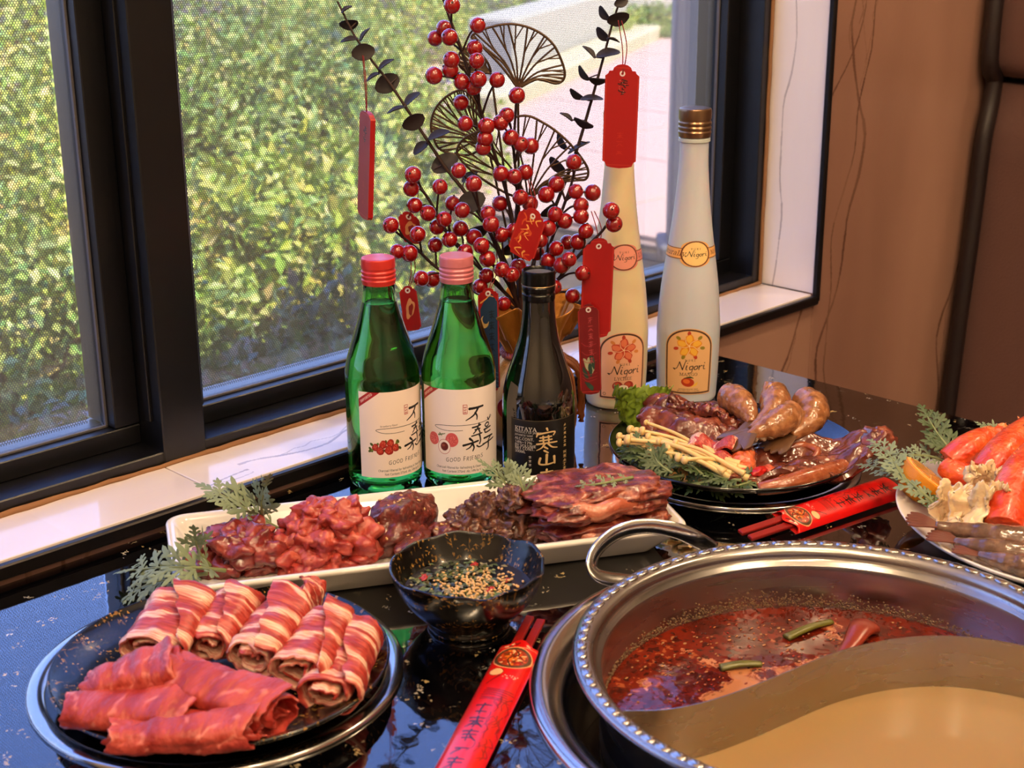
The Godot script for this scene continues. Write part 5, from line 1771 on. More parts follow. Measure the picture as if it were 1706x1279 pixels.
func packet(label: String, a: Vector3, b: Vector3, w: float, h0: float, h1: float, stick: float, mirror: bool) -> void:
	# a: open end with the chopsticks' tips, b: closed end; h0, h1: heights of the near and far long edges
	var t := thing("chopstick_packet", label, "chopsticks", a, 0.0, "chopsticks in red paper sleeves")
	var along := (b - a).normalized()
	var l := a.distance_to(b)
	if not mirror:
		l = 0.20
	var side := along.cross(Vector3.UP).normalized()   # toward one long edge
	if (side.dot(Vector3(-0.7, 0, 0.7)) < 0):
		side = -side                                     # side points at the seat
	var wide := (side * w + Vector3(0, h0 - h1, 0)).normalized()
	var up := along.cross(wide).normalized()
	if up.y < 0:
		up = -up
	var hm := (h0 + h1) / 2 + 0.0006
	var f := func(u: float, v: float) -> Vector3:
		var puff := 0.0060 * pow(sin(PI * u), 0.45)
		var tear := 0.0
		if v == 0.0:
			tear = 0.004 * sin(u * 9.0)
		return wide * (u - 0.5) * w + along * (v * l + tear) + up * (puff - 0.0016) + Vector3(0, hm, 0)
	var flip_u := (wide.cross(along)).dot(up) < 0
	var s := sheet(13, 24, func(u, v): return f.call(1.0 - u if flip_u else u, v), 0.0006)
	if flip_u != mirror:
		for i in s.uv.size():
			s.uv[i].x = 1.0 - s.uv[i].x
	var m := mat(Color.WHITE, 0.28, 0.0, {"albedo_texture": sleeve_print(), "texture_repeat": false, "clearcoat_enabled": true, "clearcoat": 0.5, "clearcoat_roughness": 0.15})
	put("paper_sleeve", s, m, t)
	var base := sheet(5, 8, func(u, v): return wide * ((1.0 - u if flip_u else u) - 0.5) * w + along * v * l + Vector3(0, hm, 0) - up * 0.0019, 0.0005)
	put("sleeve_back", base, mat(Color(0.62, 0.04, 0.03), 0.4), t)
	var red := mat(Color(0.50, 0.055, 0.04), 0.38)
	for k in [-1.0, 1.0]:
		var o: Vector3 = wide * k * 0.0046 + Vector3(0, hm, 0) + up * 0.0002
		var bs := Basis(wide, up, -along if wide.cross(up).dot(along) < 0 else along)
		var ln := stick + l - 0.02
		var mb := box(Vector3.ZERO, Vector3(0.0066, 0.0034, ln), 0.0007)
		var st := put("chopstick", mb, red, t)
		st.transform = Transform3D(bs, o + along * (ln / 2 - stick + (0.003 if k > 0 else 0.0)))

# ---- the split hot pot
func build_pot() -> void:
	var c := Vector3(POT.x, 0, POT.y)
	var ck := thing("induction_cooker", "wide steel cooker ring sunk in the table round the hot pot", "cooker", c)
	put("steel_ring", lathe(PackedVector2Array([Vector2(0.2155, 0.0003), Vector2(0.2155, 0.0028), Vector2(0.2140, 0.0052), Vector2(0.2100, 0.0066), Vector2(0.203, 0.0050), Vector2(0.195, 0.0005), Vector2(0.189, -0.006), Vector2(0.186, -0.016), Vector2(0.1850, -0.030), Vector2(0.1845, -0.075)]), 160, null, 60.0), M.steel, ck)
	put("well_floor", lathe(PackedVector2Array([Vector2(0.1965, -0.0805), Vector2(0.1965, -0.0755), Vector2(0, -0.0750)]), 64, null, 40.0), mat(Color(0.012, 0.012, 0.014), 0.1), ck)
	var t := thing("hot_pot", "large stainless steel hot pot split by a wavy divider, front right", "pot", c)
	var prof := PackedVector2Array([Vector2(0, -0.0735), Vector2(0.150, -0.0735), Vector2(0.160, -0.070), Vector2(0.1645, -0.060), Vector2(0.1660, -0.02), Vector2(0.1675, 0.010), Vector2(0.1700, 0.0165), Vector2(0.1780, 0.0205), Vector2(0.1830, 0.0225), Vector2(0.1850, 0.0250), Vector2(0.1846, 0.0276), Vector2(0.1826, 0.0288), Vector2(0.1800, 0.0288), Vector2(0.1745, 0.0278), Vector2(0.1715, 0.0262), Vector2(0.1700, 0.0235), Vector2(0.1695, 0.0195), Vector2(0.1672, 0.0168), Vector2(0.1655, 0.0150), Vector2(0.1645, 0.0110), Vector2(0.1630, -0.02), Vector2(0.1615, -0.058), Vector2(0.157, -0.0675), Vector2(0.148, -0.0705), Vector2(0, -0.0705)])
	put("body", lathe(smooth_prof(prof, 2), 160, null, 70.0), M.steel_satin, t)
	# beaded edge
	var bead := MB.new()
	var one := lump(Vector3(0.0036, 0.0013, 0.0056), 0.0, 1.0, 1, 12, 8, 0.0, null, 3.0)
	for i in 88:
		var a := TAU * i / 88.0
		bead.add(one, Transform3D(Basis(Vector3.UP, -a), Vector3(cos(a) * 0.1785, 0.0287, sin(a) * 0.1785)))
	put("rim_beading", bead, M.steel, t)
	# divider
	var pts := PackedVector3Array()
	for q in [[-0.1495, -0.069], [-0.129, -0.050], [-0.102, -0.037], [-0.068, -0.028], [-0.029, -0.021], [0.017, -0.012], [0.062, 0.008], [0.094, 0.037], [0.113, 0.076], [0.1195, 0.112]]:
		pts.append(Vector3(q[0], 0, q[1]))
	pts = smooth_path(pts, 6)
	divider = pts
	var f := func(u: float, v: float) -> Vector3:
		var x := u * (pts.size() - 1)
		var i := mini(int(x), pts.size() - 2)
		return pts[i].lerp(pts[i + 1], x - i) + Vector3(0, lerpf(-0.070, 0.0185, v), 0)
	put("divider", sheet(60, 6, f, 0.0016), M.steel_satin, t)
	# the handle that stands off at the back, a flat bent strap
	var hp := PackedVector3Array()
	for q in [[1085, 975, 0.004], [1050, 968, 0.009], [1016, 964, 0.014], [994, 957, 0.019], [985, 940, 0.026], [996, 913, 0.036], [1030, 886, 0.044], [1078, 876, 0.046], [1128, 884, 0.040], [1160, 898, 0.030], [1186, 914, 0.016]]:
		hp.append(at(q[0], q[1], q[2]) - c)
	put("handle", tube(smooth_path(hp, 6), 0.0030, 14, null, 2.4, true, Vector3(0.18, 0.5, -0.95)), M.steel, t)
	var hp2 := PackedVector3Array()
	for q in hp:
		hp2.append(Vector3(-q.x, q.y, -q.z))
	put("handle", tube(smooth_path(hp2, 6), 0.0030, 14, null, 2.4, true, Vector3(-0.18, 0.5, 0.95)), M.steel, t)
	build_broth(c)

var divider: PackedVector3Array

func broth_mesh(back: bool, r: float, y: float) -> MB:
	# polygon between the divider and the pot's wall on one side, with a fine grid for waves
	var poly := PackedVector2Array()
	for q in divider:
		var v := Vector2(q.x, q.z)
		if v.length() > r:
			v = v.normalized() * r
		poly.append(v)
	var a0 := atan2(poly[poly.size() - 1].y, poly[poly.size() - 1].x)
	var a1 := atan2(poly[0].y, poly[0].x)
	if back:
		while a1 > a0:
			a1 -= TAU
	else:
		while a1 < a0:
			a1 += TAU
	for i in range(1, 60):
		var a := lerpf(a0, a1, i / 60.0)
		poly.append(Vector2(cos(a), sin(a)) * r)
	var mb := MB.new()
	var n := poly.size()
	if Geometry2D.is_polygon_clockwise(poly):
		poly.reverse()
	var tri := Geometry2D.triangulate_polygon(poly)
	for q in poly:
		mb.v.append(Vector3(q.x, y, q.y))
		mb.n.append(Vector3.UP)
		mb.uv.append(Vector2(q.x, q.y) / (2 * r) + Vector2(0.5, 0.5))
	for k in range(0, tri.size(), 3):
		var a := mb.v[tri[k]]
		var b := mb.v[tri[k + 1]]
		var cc := mb.v[tri[k + 2]]
		if (cc - a).cross(b - a).y > 0:
			mb.idx.append_array([tri[k], tri[k + 1], tri[k + 2]])
		else:
			mb.idx.append_array([tri[k], tri[k + 2], tri[k + 1]])
	for i in n:   # skirt so the broth has depth
		var a := poly[i]
		var b := poly[(i + 1) % n]
		var q := [Vector3(a.x, y, a.y), Vector3(b.x, y, b.y), Vector3(b.x, y - 0.04, b.y), Vector3(a.x, y - 0.04, a.y)]
		mb.face(q)
	return mb

func build_broth(c: Vector3) -> void:
	var size := 700
	var im := Image.create_empty(size, size, false, Image.FORMAT_RGB8)
	var n1 := FastNoiseLite.new()
	n1.seed = 2
	n1.frequency = 0.006
	n1.fractal_octaves = 4
	n1.domain_warp_enabled = true
	n1.domain_warp_amplitude = 60.0
	n1.domain_warp_frequency = 0.008
	var n2 := FastNoiseLite.new()
	n2.seed = 8
	n2.frequency = 0.03
	n2.fractal_octaves = 3
	# the red oil thins to milky broth by the divider's left half
	for y in range(0, 620):
		for x in range(0, size):
			var p := Vector2(x, y) / size - Vector2(0.5, 0.5)
			p *= 0.326
			var a := n1.get_noise_2d(x * 1.46, y * 1.46)
			var b := n2.get_noise_2d(x * 1.46, y * 1.46)
			var milk := 0.55 - Vector2((p.x + 0.060) / 0.080, (p.y + 0.050) / 0.036).length() * 0.5 + a * 1.1
			var foam := 0.0
			if b > 0.33 and a > -0.05 and p.x < 0.0:
				foam = 0.5
			var oil := Color(0.29, 0.065, 0.028).lerp(Color(0.42, 0.11, 0.045), clampf(0.5 + a * 1.2 + b * 0.4, 0, 1))
			if b < -0.34:
				oil = oil.lerp(Color(0.17, 0.03, 0.015), 0.6)
			var k := clampf(milk * 6.0, 0, 1)
			var col := oil.lerp(Color(0.66, 0.42, 0.27), k)
			if absf(milk) < 0.035:
				col = col.lerp(Color(0.82, 0.58, 0.42), 0.75)
			col = col.lerp(Color(0.74, 0.45, 0.26), foam)
			im.set_pixel(x, y, col)
	var red := mat(Color.WHITE, 0.09, 0.0, {"albedo_texture": tex(im), "normal_enabled": true, "normal_texture": noise_bump(512, 0.035, 9, 3.0), "normal_scale": 0.16})
	single("red_broth", broth_mesh(true, 0.1632, -0.020), red, c, "spicy red oily broth in the far half of the pot", "broth")
	var milky := mat(Color(0.60, 0.48, 0.325), 0.12, 0.0, {"subsurf_scatter_enabled": true, "subsurf_scatter_strength": 0.25, "normal_enabled": true, "normal_texture": noise_bump(512, 0.012, 9, 3.0), "normal_scale": 0.05})
	single("milky_broth", broth_mesh(false, 0.1632, -0.022), milky, c, "pale milky broth in the near half of the pot", "broth")
	# things afloat in the red side
	var green := mat(Color(0.34, 0.33, 0.10), 0.3)
	for q in [[1310, 1062, 1385, 1035, "longer green scallion piece floating in the red broth"], [1200, 1112, 1268, 1106, "shorter green scallion piece floating in the red broth near the divider"]]:
		var a := at(q[0], q[1], -0.0185)
		var b := at(q[2], q[3], -0.0185)
		var m := (a + b) / 2
		var mb := tube(smooth_path(PackedVector3Array([a - m, Vector3(0, 0.0018, 0), b - m]), 6), func(u): return 0.0042 - 0.001 * u, 12, null, 0.6)
		single("scallion_piece", mb, green, m, q[4], "scallion", "scallion pieces afloat")
	var a := at(1395, 1098, -0.019)
	var b := at(1445, 1043, -0.017)
	var m := (a + b) / 2
	var sh := tube(smooth_path(PackedVector3Array([a - m, (b - a) * -0.1 + Vector3(0, 0.002, 0.001), (b - a) * 0.25 + Vector3(0, 0.004, 0), b - m]), 6), func(u): return 0.0025 + 0.0105 * pow(u, 0.8) * (1.0 if u < 0.9 else 0.75), 16, null, 0.5)
	single("chili_pod", sh, mat(Color(0.48, 0.15, 0.06), 0.3), m, "red dried chili pod floating in the red broth by the divider", "chili")
	# crust of dried spice on the wall above the broth
	var rng := RandomNumberGenerator.new()
	rng.seed = 17
	var seed_mesh := lump(Vector3(0.0009, 0.0007, 0.0009), 0.2, 1.0, 3, 8, 6).mesh()
	var xf := []
	var cc := []
	for i in 2600:
		var an := rng.randf_range(-PI * 0.93, 0.35)
		var dens := 0.35 + 0.65 * exp(-pow((an + 0.95) / 0.75, 2.0))
		if rng.randf() > dens:
			continue
		var y := -0.0195 + absf(rng.randfn()) * 0.0062 * dens
		xf.append(Transform3D(Basis(Vector3.UP, rng.randf() * TAU).scaled(Vector3.ONE * rng.randf_range(0.4, 1.1)), c + Vector3(cos(an) * 0.1632, y, sin(an) * 0.1632)))
		cc.append(Color(0.15, 0.085, 0.035) * rng.randf_range(0.5, 1.3))
	var crust := scatter("spice_crust", seed_mesh, mat(Color.WHITE, 0.5, 0.0, {"vertex_color_use_as_albedo": true}), xf, null, cc)
	tag(crust, "brown crust of spices on the pot's wall above the red broth", "spice")
	var xs := []
	var cs := []
	for i in 420:
		var q := at(1035 + rng.randf() * 480, 1030 + rng.randf() * 140, -0.0196)
		var l := Vector2(q.x - c.x, q.z - c.z)
		if l.length() > 0.158 or q.z - c.z > -0.03 - 0.2 * maxf(0.0, -0.05 - l.x) * 1.0 + 0.3 * maxf(0.0, l.x):
			continue
		xs.append(Transform3D(Basis(Vector3.UP, rng.randf() * TAU).scaled(Vector3(rng.randf_range(0.5, 2.2), 0.6, rng.randf_range(0.5, 1.4))), q))
		cs.append([Color(0.30, 0.10, 0.03), Color(0.04, 0.006, 0.003), Color(0.22, 0.02, 0.008), Color(0.34, 0.16, 0.06)][rng.randi() % 4])
	var bits := scatter("floating_spice", seed_mesh, mat(Color.WHITE, 0.25, 0.0, {"vertex_color_use_as_albedo": true}), xs, null, cs)
	tag(bits, "flecks of chili and spice floating on the red broth", "spice")

# ---------------------------------------------------------------- food
func flesh(a: Color, b: Color, c: Color, sd: int, scale := 9.0, freq := 0.018, rough := 0.30, coat := 0.4, ridged := false, relief := 0.6) -> StandardMaterial3D:
	var t := noise_tex(256, freq, sd, [[0.0, a], [0.42, b], [0.62, b.lerp(c, 0.4)], [0.80, c], [1.0, c.lightened(0.1)]], 4, 24.0, FastNoiseLite.TYPE_SIMPLEX_SMOOTH, FastNoiseLite.FRACTAL_RIDGED if ridged else FastNoiseLite.FRACTAL_FBM)
	return mat(Color.WHITE, rough, 0.0, {"albedo_texture": t, "uv1_triplanar": true, "uv1_scale": Vector3.ONE * scale, "normal_enabled": true, "normal_texture": noise_bump(256, 0.06, sd + 1, 4.0), "normal_scale": relief, "clearcoat_enabled": coat > 0.0, "clearcoat": coat, "clearcoat_roughness": 0.18, "subsurf_scatter_enabled": true, "subsurf_scatter_strength": 0.12})

func build_food() -> void:
	build_beef_rolls()
	build_platter_food()
	build_sauce()
	build_grill_food()
	build_crab_food()

# ---- thin slices rolled up
func striped_meat(sd: int) -> StandardMaterial3D:
	var w := 256
	var h := 384
	var im := Image.create_empty(w, h, false, Image.FORMAT_RGB8)
	var n := FastNoiseLite.new()
	n.seed = sd
	n.frequency = 0.010
	n.fractal_octaves = 3
	var n2 := FastNoiseLite.new()
	n2.seed = sd + 5
	n2.frequency = 0.045
	n2.fractal_octaves = 3
	var rng := RandomNumberGenerator.new()
	rng.seed = sd
	var bands := []
	var y := 0.0
	var fat := true
	while y < h:
		var t := rng.randf_range(18, 44) if fat else rng.randf_range(60, 125)
		if y < 50 and fat:
			t = rng.randf_range(50, 75)
		bands.append([y, y + t, fat])
		y += t
		fat = not fat
	for j in h:
		for i in w:
			var q := j + n.get_noise_2d(i * 0.8, j * 0.8) * 64.0 + n2.get_noise_2d(i * 0.5, j * 1.0) * 11.0
			var f := 0.0
			for b in bands:
				if b[2]:
					var m: float = (b[0] + b[1]) / 2
					var hw: float = (b[1] - b[0]) / 2
					f = maxf(f, clampf((hw + 4 - absf(q - m)) / 8.0, 0, 1))
			var streak := clampf((n2.get_noise_2d(i * 0.35 + 300, j * 2.4) - 0.26) * 3.0, 0, 0.45)
			var red := Color(0.58, 0.14, 0.115).lerp(Color(0.72, 0.27, 0.22), clampf(0.5 + n2.get_noise_2d(i, j) * 1.3, 0, 1))
			var cream := Color(0.93, 0.77, 0.66).lerp(Color(0.88, 0.58, 0.50), clampf(0.5 + n2.get_noise_2d(i + 90, j * 2) * 1.6, 0, 1))
			if streak > 0.25 and f > 0.5:
				cream = cream.lerp(Color(0.74, 0.30, 0.27), 0.5)
			im.set_pixel(i, j, red.lerp(cream, maxf(f, streak * 0.75)))
	return mat(Color.WHITE, 0.42, 0.0, {"albedo_texture": tex(im), "normal_enabled": true, "normal_texture": noise_bump(256, 0.05, sd, 4.0), "normal_scale": 0.45, "clearcoat_enabled": true, "clearcoat": 0.18, "clearcoat_roughness": 0.3, "subsurf_scatter_enabled": true, "subsurf_scatter_strength": 0.15})

func lean_meat(sd: int) -> StandardMaterial3D:
	var size := 256
	var im := Image.create_empty(size, size, false, Image.FORMAT_RGB8)
	var n := FastNoiseLite.new()
	n.seed = sd
	n.frequency = 0.014
	n.fractal_octaves = 4
	var r := FastNoiseLite.new()
	r.seed = sd + 3
	r.frequency = 0.011
	r.fractal_type = FastNoiseLite.FRACTAL_RIDGED
	r.fractal_octaves = 3
	for j in size:
		for i in size:
			var a := n.get_noise_2d(i, j)
			var v := clampf((r.get_noise_2d(i * 1.6, j * 0.7) - 0.62) * 4.0, 0, 0.8)
			var col := Color(0.58, 0.15, 0.12).lerp(Color(0.72, 0.27, 0.22), clampf(0.5 + a * 1.5, 0, 1))
			im.set_pixel(i, j, col.lerp(Color(0.88, 0.56, 0.50), v * 0.75))
	return mat(Color.WHITE, 0.45, 0.0, {"albedo_texture": tex(im), "normal_enabled": true, "normal_texture": noise_bump(256, 0.06, sd, 4.0), "normal_scale": 0.5, "clearcoat_enabled": true, "clearcoat": 0.15, "clearcoat_roughness": 0.3, "subsurf_scatter_enabled": true, "subsurf_scatter_strength": 0.15})

# axis from a (near end) to b (far end); section w wide and h high; seam where the outer edge lies (radians)
func roll(label: String, a: Vector3, b: Vector3, w0: float, w1: float, h0: float, h1: float, seam: float, turns: float, m: Material, sd: int, shrink := 0.74, called := "beef_roll", group := "striped beef rolls on the black plate") -> void:
	var mid := (a + b) / 2
	var ax := (b - a).normalized()
	var side := ax.cross(Vector3.UP).normalized()
	var up := side.cross(ax).normalized()
	var l := a.distance_to(b)
	var n := FastNoiseLite.new()
	n.seed = sd
	n.frequency = 1.0
	var f := func(u: float, v: float) -> Vector3:
		var slant := 0.9 * (v - 0.5) + 0.25 * n.get_noise_2d(v * 2.0, 5.0)
		var th := seam + slant - u * TAU * turns
		var rho := 1.0 - shrink * u + 0.07 * n.get_noise_3d(cos(th) * 1.2, sin(th) * 1.2, v * 2.2) * 2.0
		if u < 0.08:   # the loose outer edge lifts a little
			rho += (0.08 - u) * 1.1 * (0.6 + n.get_noise_2d(v * 3.0, 9.0))
		var w := lerpf(w0, w1, v) * (1.0 + 0.05 * sin(v * 5.0 + sd))
		var h := lerpf(h0, h1, v)
		var sq := pow(absf(cos(th)), 4.0) + pow(absf(sin(th)), 4.0)
		rho *= 1.0 / pow(sq, 0.12)
		var endw := (0.009 * n.get_noise_2d(th * 0.35, 20.0) + 0.0025 * n.get_noise_2d(th * 1.4, 40.0)) * (1.0 if v > 0.5 else -1.0) * pow(absf(2 * v - 1), 3.0)
		return side * cos(th) * rho * w / 2 + up * sin(th) * rho * h / 2 + ax * ((v - 0.5) * l + endw) + Vector3(0, 0.004 * n.get_noise_2d(v * 2.5, 60.0), 0)
	var mb := sheet(88, 34, f, 0.0024)
	single(called, mb, m, mid, label, "meat", group)

func build_beef_rolls() -> void:
	var ms := [striped_meat(3), striped_meat(17), striped_meat(29)]
	var h := 0.030
	var rolls := [
		[[250, 1085, 0.030], [304, 1002, 0.040], 0.056, 0.056, "striped beef roll farthest left on the round plate"],
		[[345, 1078, 0.028], [398, 998, 0.042], 0.038, 0.042, "striped beef roll second from the left, narrow and pinched"],
		[[415, 1098, 0.030], [482, 1008, 0.042], 0.044, 0.044, "striped beef roll in the middle with a creamy fat end"],
		[[492, 1120, 0.030], [551, 1034, 0.038], 0.046, 0.040, "striped beef roll second from the right with its seam gaping"],
		[[540, 1160, 0.022], [600, 1058, 0.028], 0.046, 0.038, "striped beef roll farthest right, lying low by the plate's rim"],
	]
	var k := 0
	for r in rolls:
		roll(r[4], at(r[0][0], r[0][1], r[0][2]), at(r[1][0], r[1][1], r[1][2]), r[2], r[3], 0.031, 0.035, 1.15 + 0.25 * (k % 3), 2.2, ms[k % 3], 3 + k)
		k += 1
	var lean := [lean_meat(5), lean_meat(19)]
	roll("small striped beef roll tucked behind the others at the back", at(500, 1004, 0.030), at(520, 985, 0.032), 0.026, 0.024, 0.026, 0.024, 1.6, 1.3, ms[1], 41)
	var slices := [
		[[150, 1148, 0.030], [300, 1115, 0.040], 0.034, 0.048, 0.020, 0.034, "folded lean red beef slice pointing left, topmost of the lean ones", 2.2],
		[[275, 1118, 0.034], [470, 1192, 0.028], 0.054, 0.044, 0.036, 0.030, "long lean red beef roll crossing in front of the striped rolls", 1.7],
		[[125, 1172, 0.026], [330, 1184, 0.028], 0.048, 0.054, 0.020, 0.026, "wide lean red beef slice in the middle of the front heap", 1.9],
		[[185, 1217, 0.026], [428, 1212, 0.028], 0.038, 0.044, 0.018, 0.024, "lowest lean red beef slice at the plate's front rim", 1.5],
	]
	k = 0
	for s in slices:
		roll(s[6], at(s[0][0], s[0][1], s[0][2]), at(s[1][0], s[1][1], s[1][2]), s[2], s[3], s[4], s[5], s[7], 1.8, lean[k % 2], 60 + k, 0.66, "beef_slice", "lean beef slices at the front of the plate")
		k += 1

# ---- grey green lobed leaves
func leaflet(l: float, w: float, lobes: int, sd: int) -> ArrayMesh:
	# a middle finger and side fingers, each a narrow rounded blade bent a little upward
	var rng := RandomNumberGenerator.new()
	rng.seed = sd
	var mb := MB.new()
	var blades := [[Vector3.ZERO, 0.0, l, w * 0.34]]
	for k in lobes:
		var v := 0.10 + 0.72 * k / maxf(lobes, 1.0)
		for s in [-1.0, 1.0]:
			blades.append([Vector3(0, 0.0, v * l), s * rng.randf_range(0.62, 0.85), l * rng.randf_range(0.34, 0.50) * (1.0 - 0.45 * v), w * 0.27])
	for bl in blades:
		var p := PackedVector3Array()
		var bs := Basis(Vector3.UP, bl[1])
		for row in 3:
			for i in 8:
				var v := i / 7.0
				var half: float = bl[3] * (0.30 + 0.85 * pow(v, 0.7)) * sqrt(maxf(0.0, 1.0 - pow(v, 5.0)))
				var len: float = bl[2]
				p.append((bl[0] as Vector3) + bs * Vector3((row - 1) * half, (0.3 * half if row == 1 else 0.0) + 0.10 * len * v - 0.18 * len * v * v, v * len))
		mb.grid(p, 8, 3, false, false)
	return mb.mesh()

var leaf_grey: StandardMaterial3D
var leaf_dark: StandardMaterial3D
var leaf_stem: StandardMaterial3D
func frond(called: String, label: String, path: Array, pairs: int, size: float, m: Material, sd: int, group := "", roll_turn := 0.0) -> void:
	# path: points from the cut end to the tip
	var base: Vector3 = path[0]
	var t := thing(called, label, "herb", base, 0.0, group)
	var p := PackedVector3Array()
	for q in path:
		p.append(q - base)
	p = smooth_path(p, 8)
	put("stem", tube(p, func(u): return 0.0017 - 0.0011 * u, 7), leaf_stem, t)
	var rng := RandomNumberGenerator.new()
	rng.seed = sd
	var kinds := []
	for k in 3:
		kinds.append(leaflet(1.0, 0.25 + 0.03 * k, 2 + (k % 2), sd + k))
	var up := Vector3.UP
	for k in pairs:
		var v := 0.18 + 0.80 * k / maxf(pairs - 1.0, 1.0)
		var i := clampi(int(v * (p.size() - 1)), 0, p.size() - 2)
		var tg := (p[i + 1] - p[i]).normalized()
		var face := (up * 0.8 - cam_fwd * 0.6).rotated(tg, roll_turn + rng.randf_range(-0.3, 0.3))
		var side := tg.cross(face).normalized()
		face = side.cross(tg).normalized()
		for s in [-1.0, 1.0]:
			var reach := size * (0.55 + 0.45 * sin(PI * clampf(v * 0.9, 0, 1))) * rng.randf_range(0.85, 1.15) * (1.0 - 0.35 * v)
			var dir: Vector3 = (tg * rng.randf_range(0.55, 0.85) + side * s * rng.randf_range(0.7, 0.95) + face * rng.randf_range(0.0, 0.35)).normalized()
			var x: Vector3 = face.cross(dir).normalized()
			var o := put("leaflet", kinds[rng.randi() % 3], m, t)
			o.transform = Transform3D(Basis(x, dir.cross(x).normalized(), dir).scaled(Vector3.ONE * reach), p[i])
	var tip := put("leaflet", kinds[1], m, t)
	var tg2 := (p[p.size() - 1] - p[p.size() - 3]).normalized()
	var x2 := Vector3.UP.cross(tg2).normalized()
	tip.transform = Transform3D(Basis(x2, tg2.cross(x2), tg2).scaled(Vector3.ONE * size * 0.75), p[p.size() - 2])

func sesame(parent: Node3D, mesh_from: MB, count: int, sd: int, lift := 0.0004) -> void:
	var rng := RandomNumberGenerator.new()
	rng.seed = sd
	var xf := []
	for i in count:
		var k := rng.randi() % mesh_from.v.size()
		if mesh_from.n[k].y < 0.1:
			continue
		var n := mesh_from.n[k]
		var x := n.cross(Vector3(rng.randfn(), rng.randfn(), rng.randfn())).normalized()
		xf.append(Transform3D(Basis(x, n, x.cross(n)), mesh_from.v[k] + n * lift))
	scatter("sesame_seed", lump(Vector3(0.0016, 0.0006, 0.0010), 0.0, 1.0, 1, 10, 6).mesh(), mat(Color(0.78, 0.62, 0.40), 0.4), xf, parent)

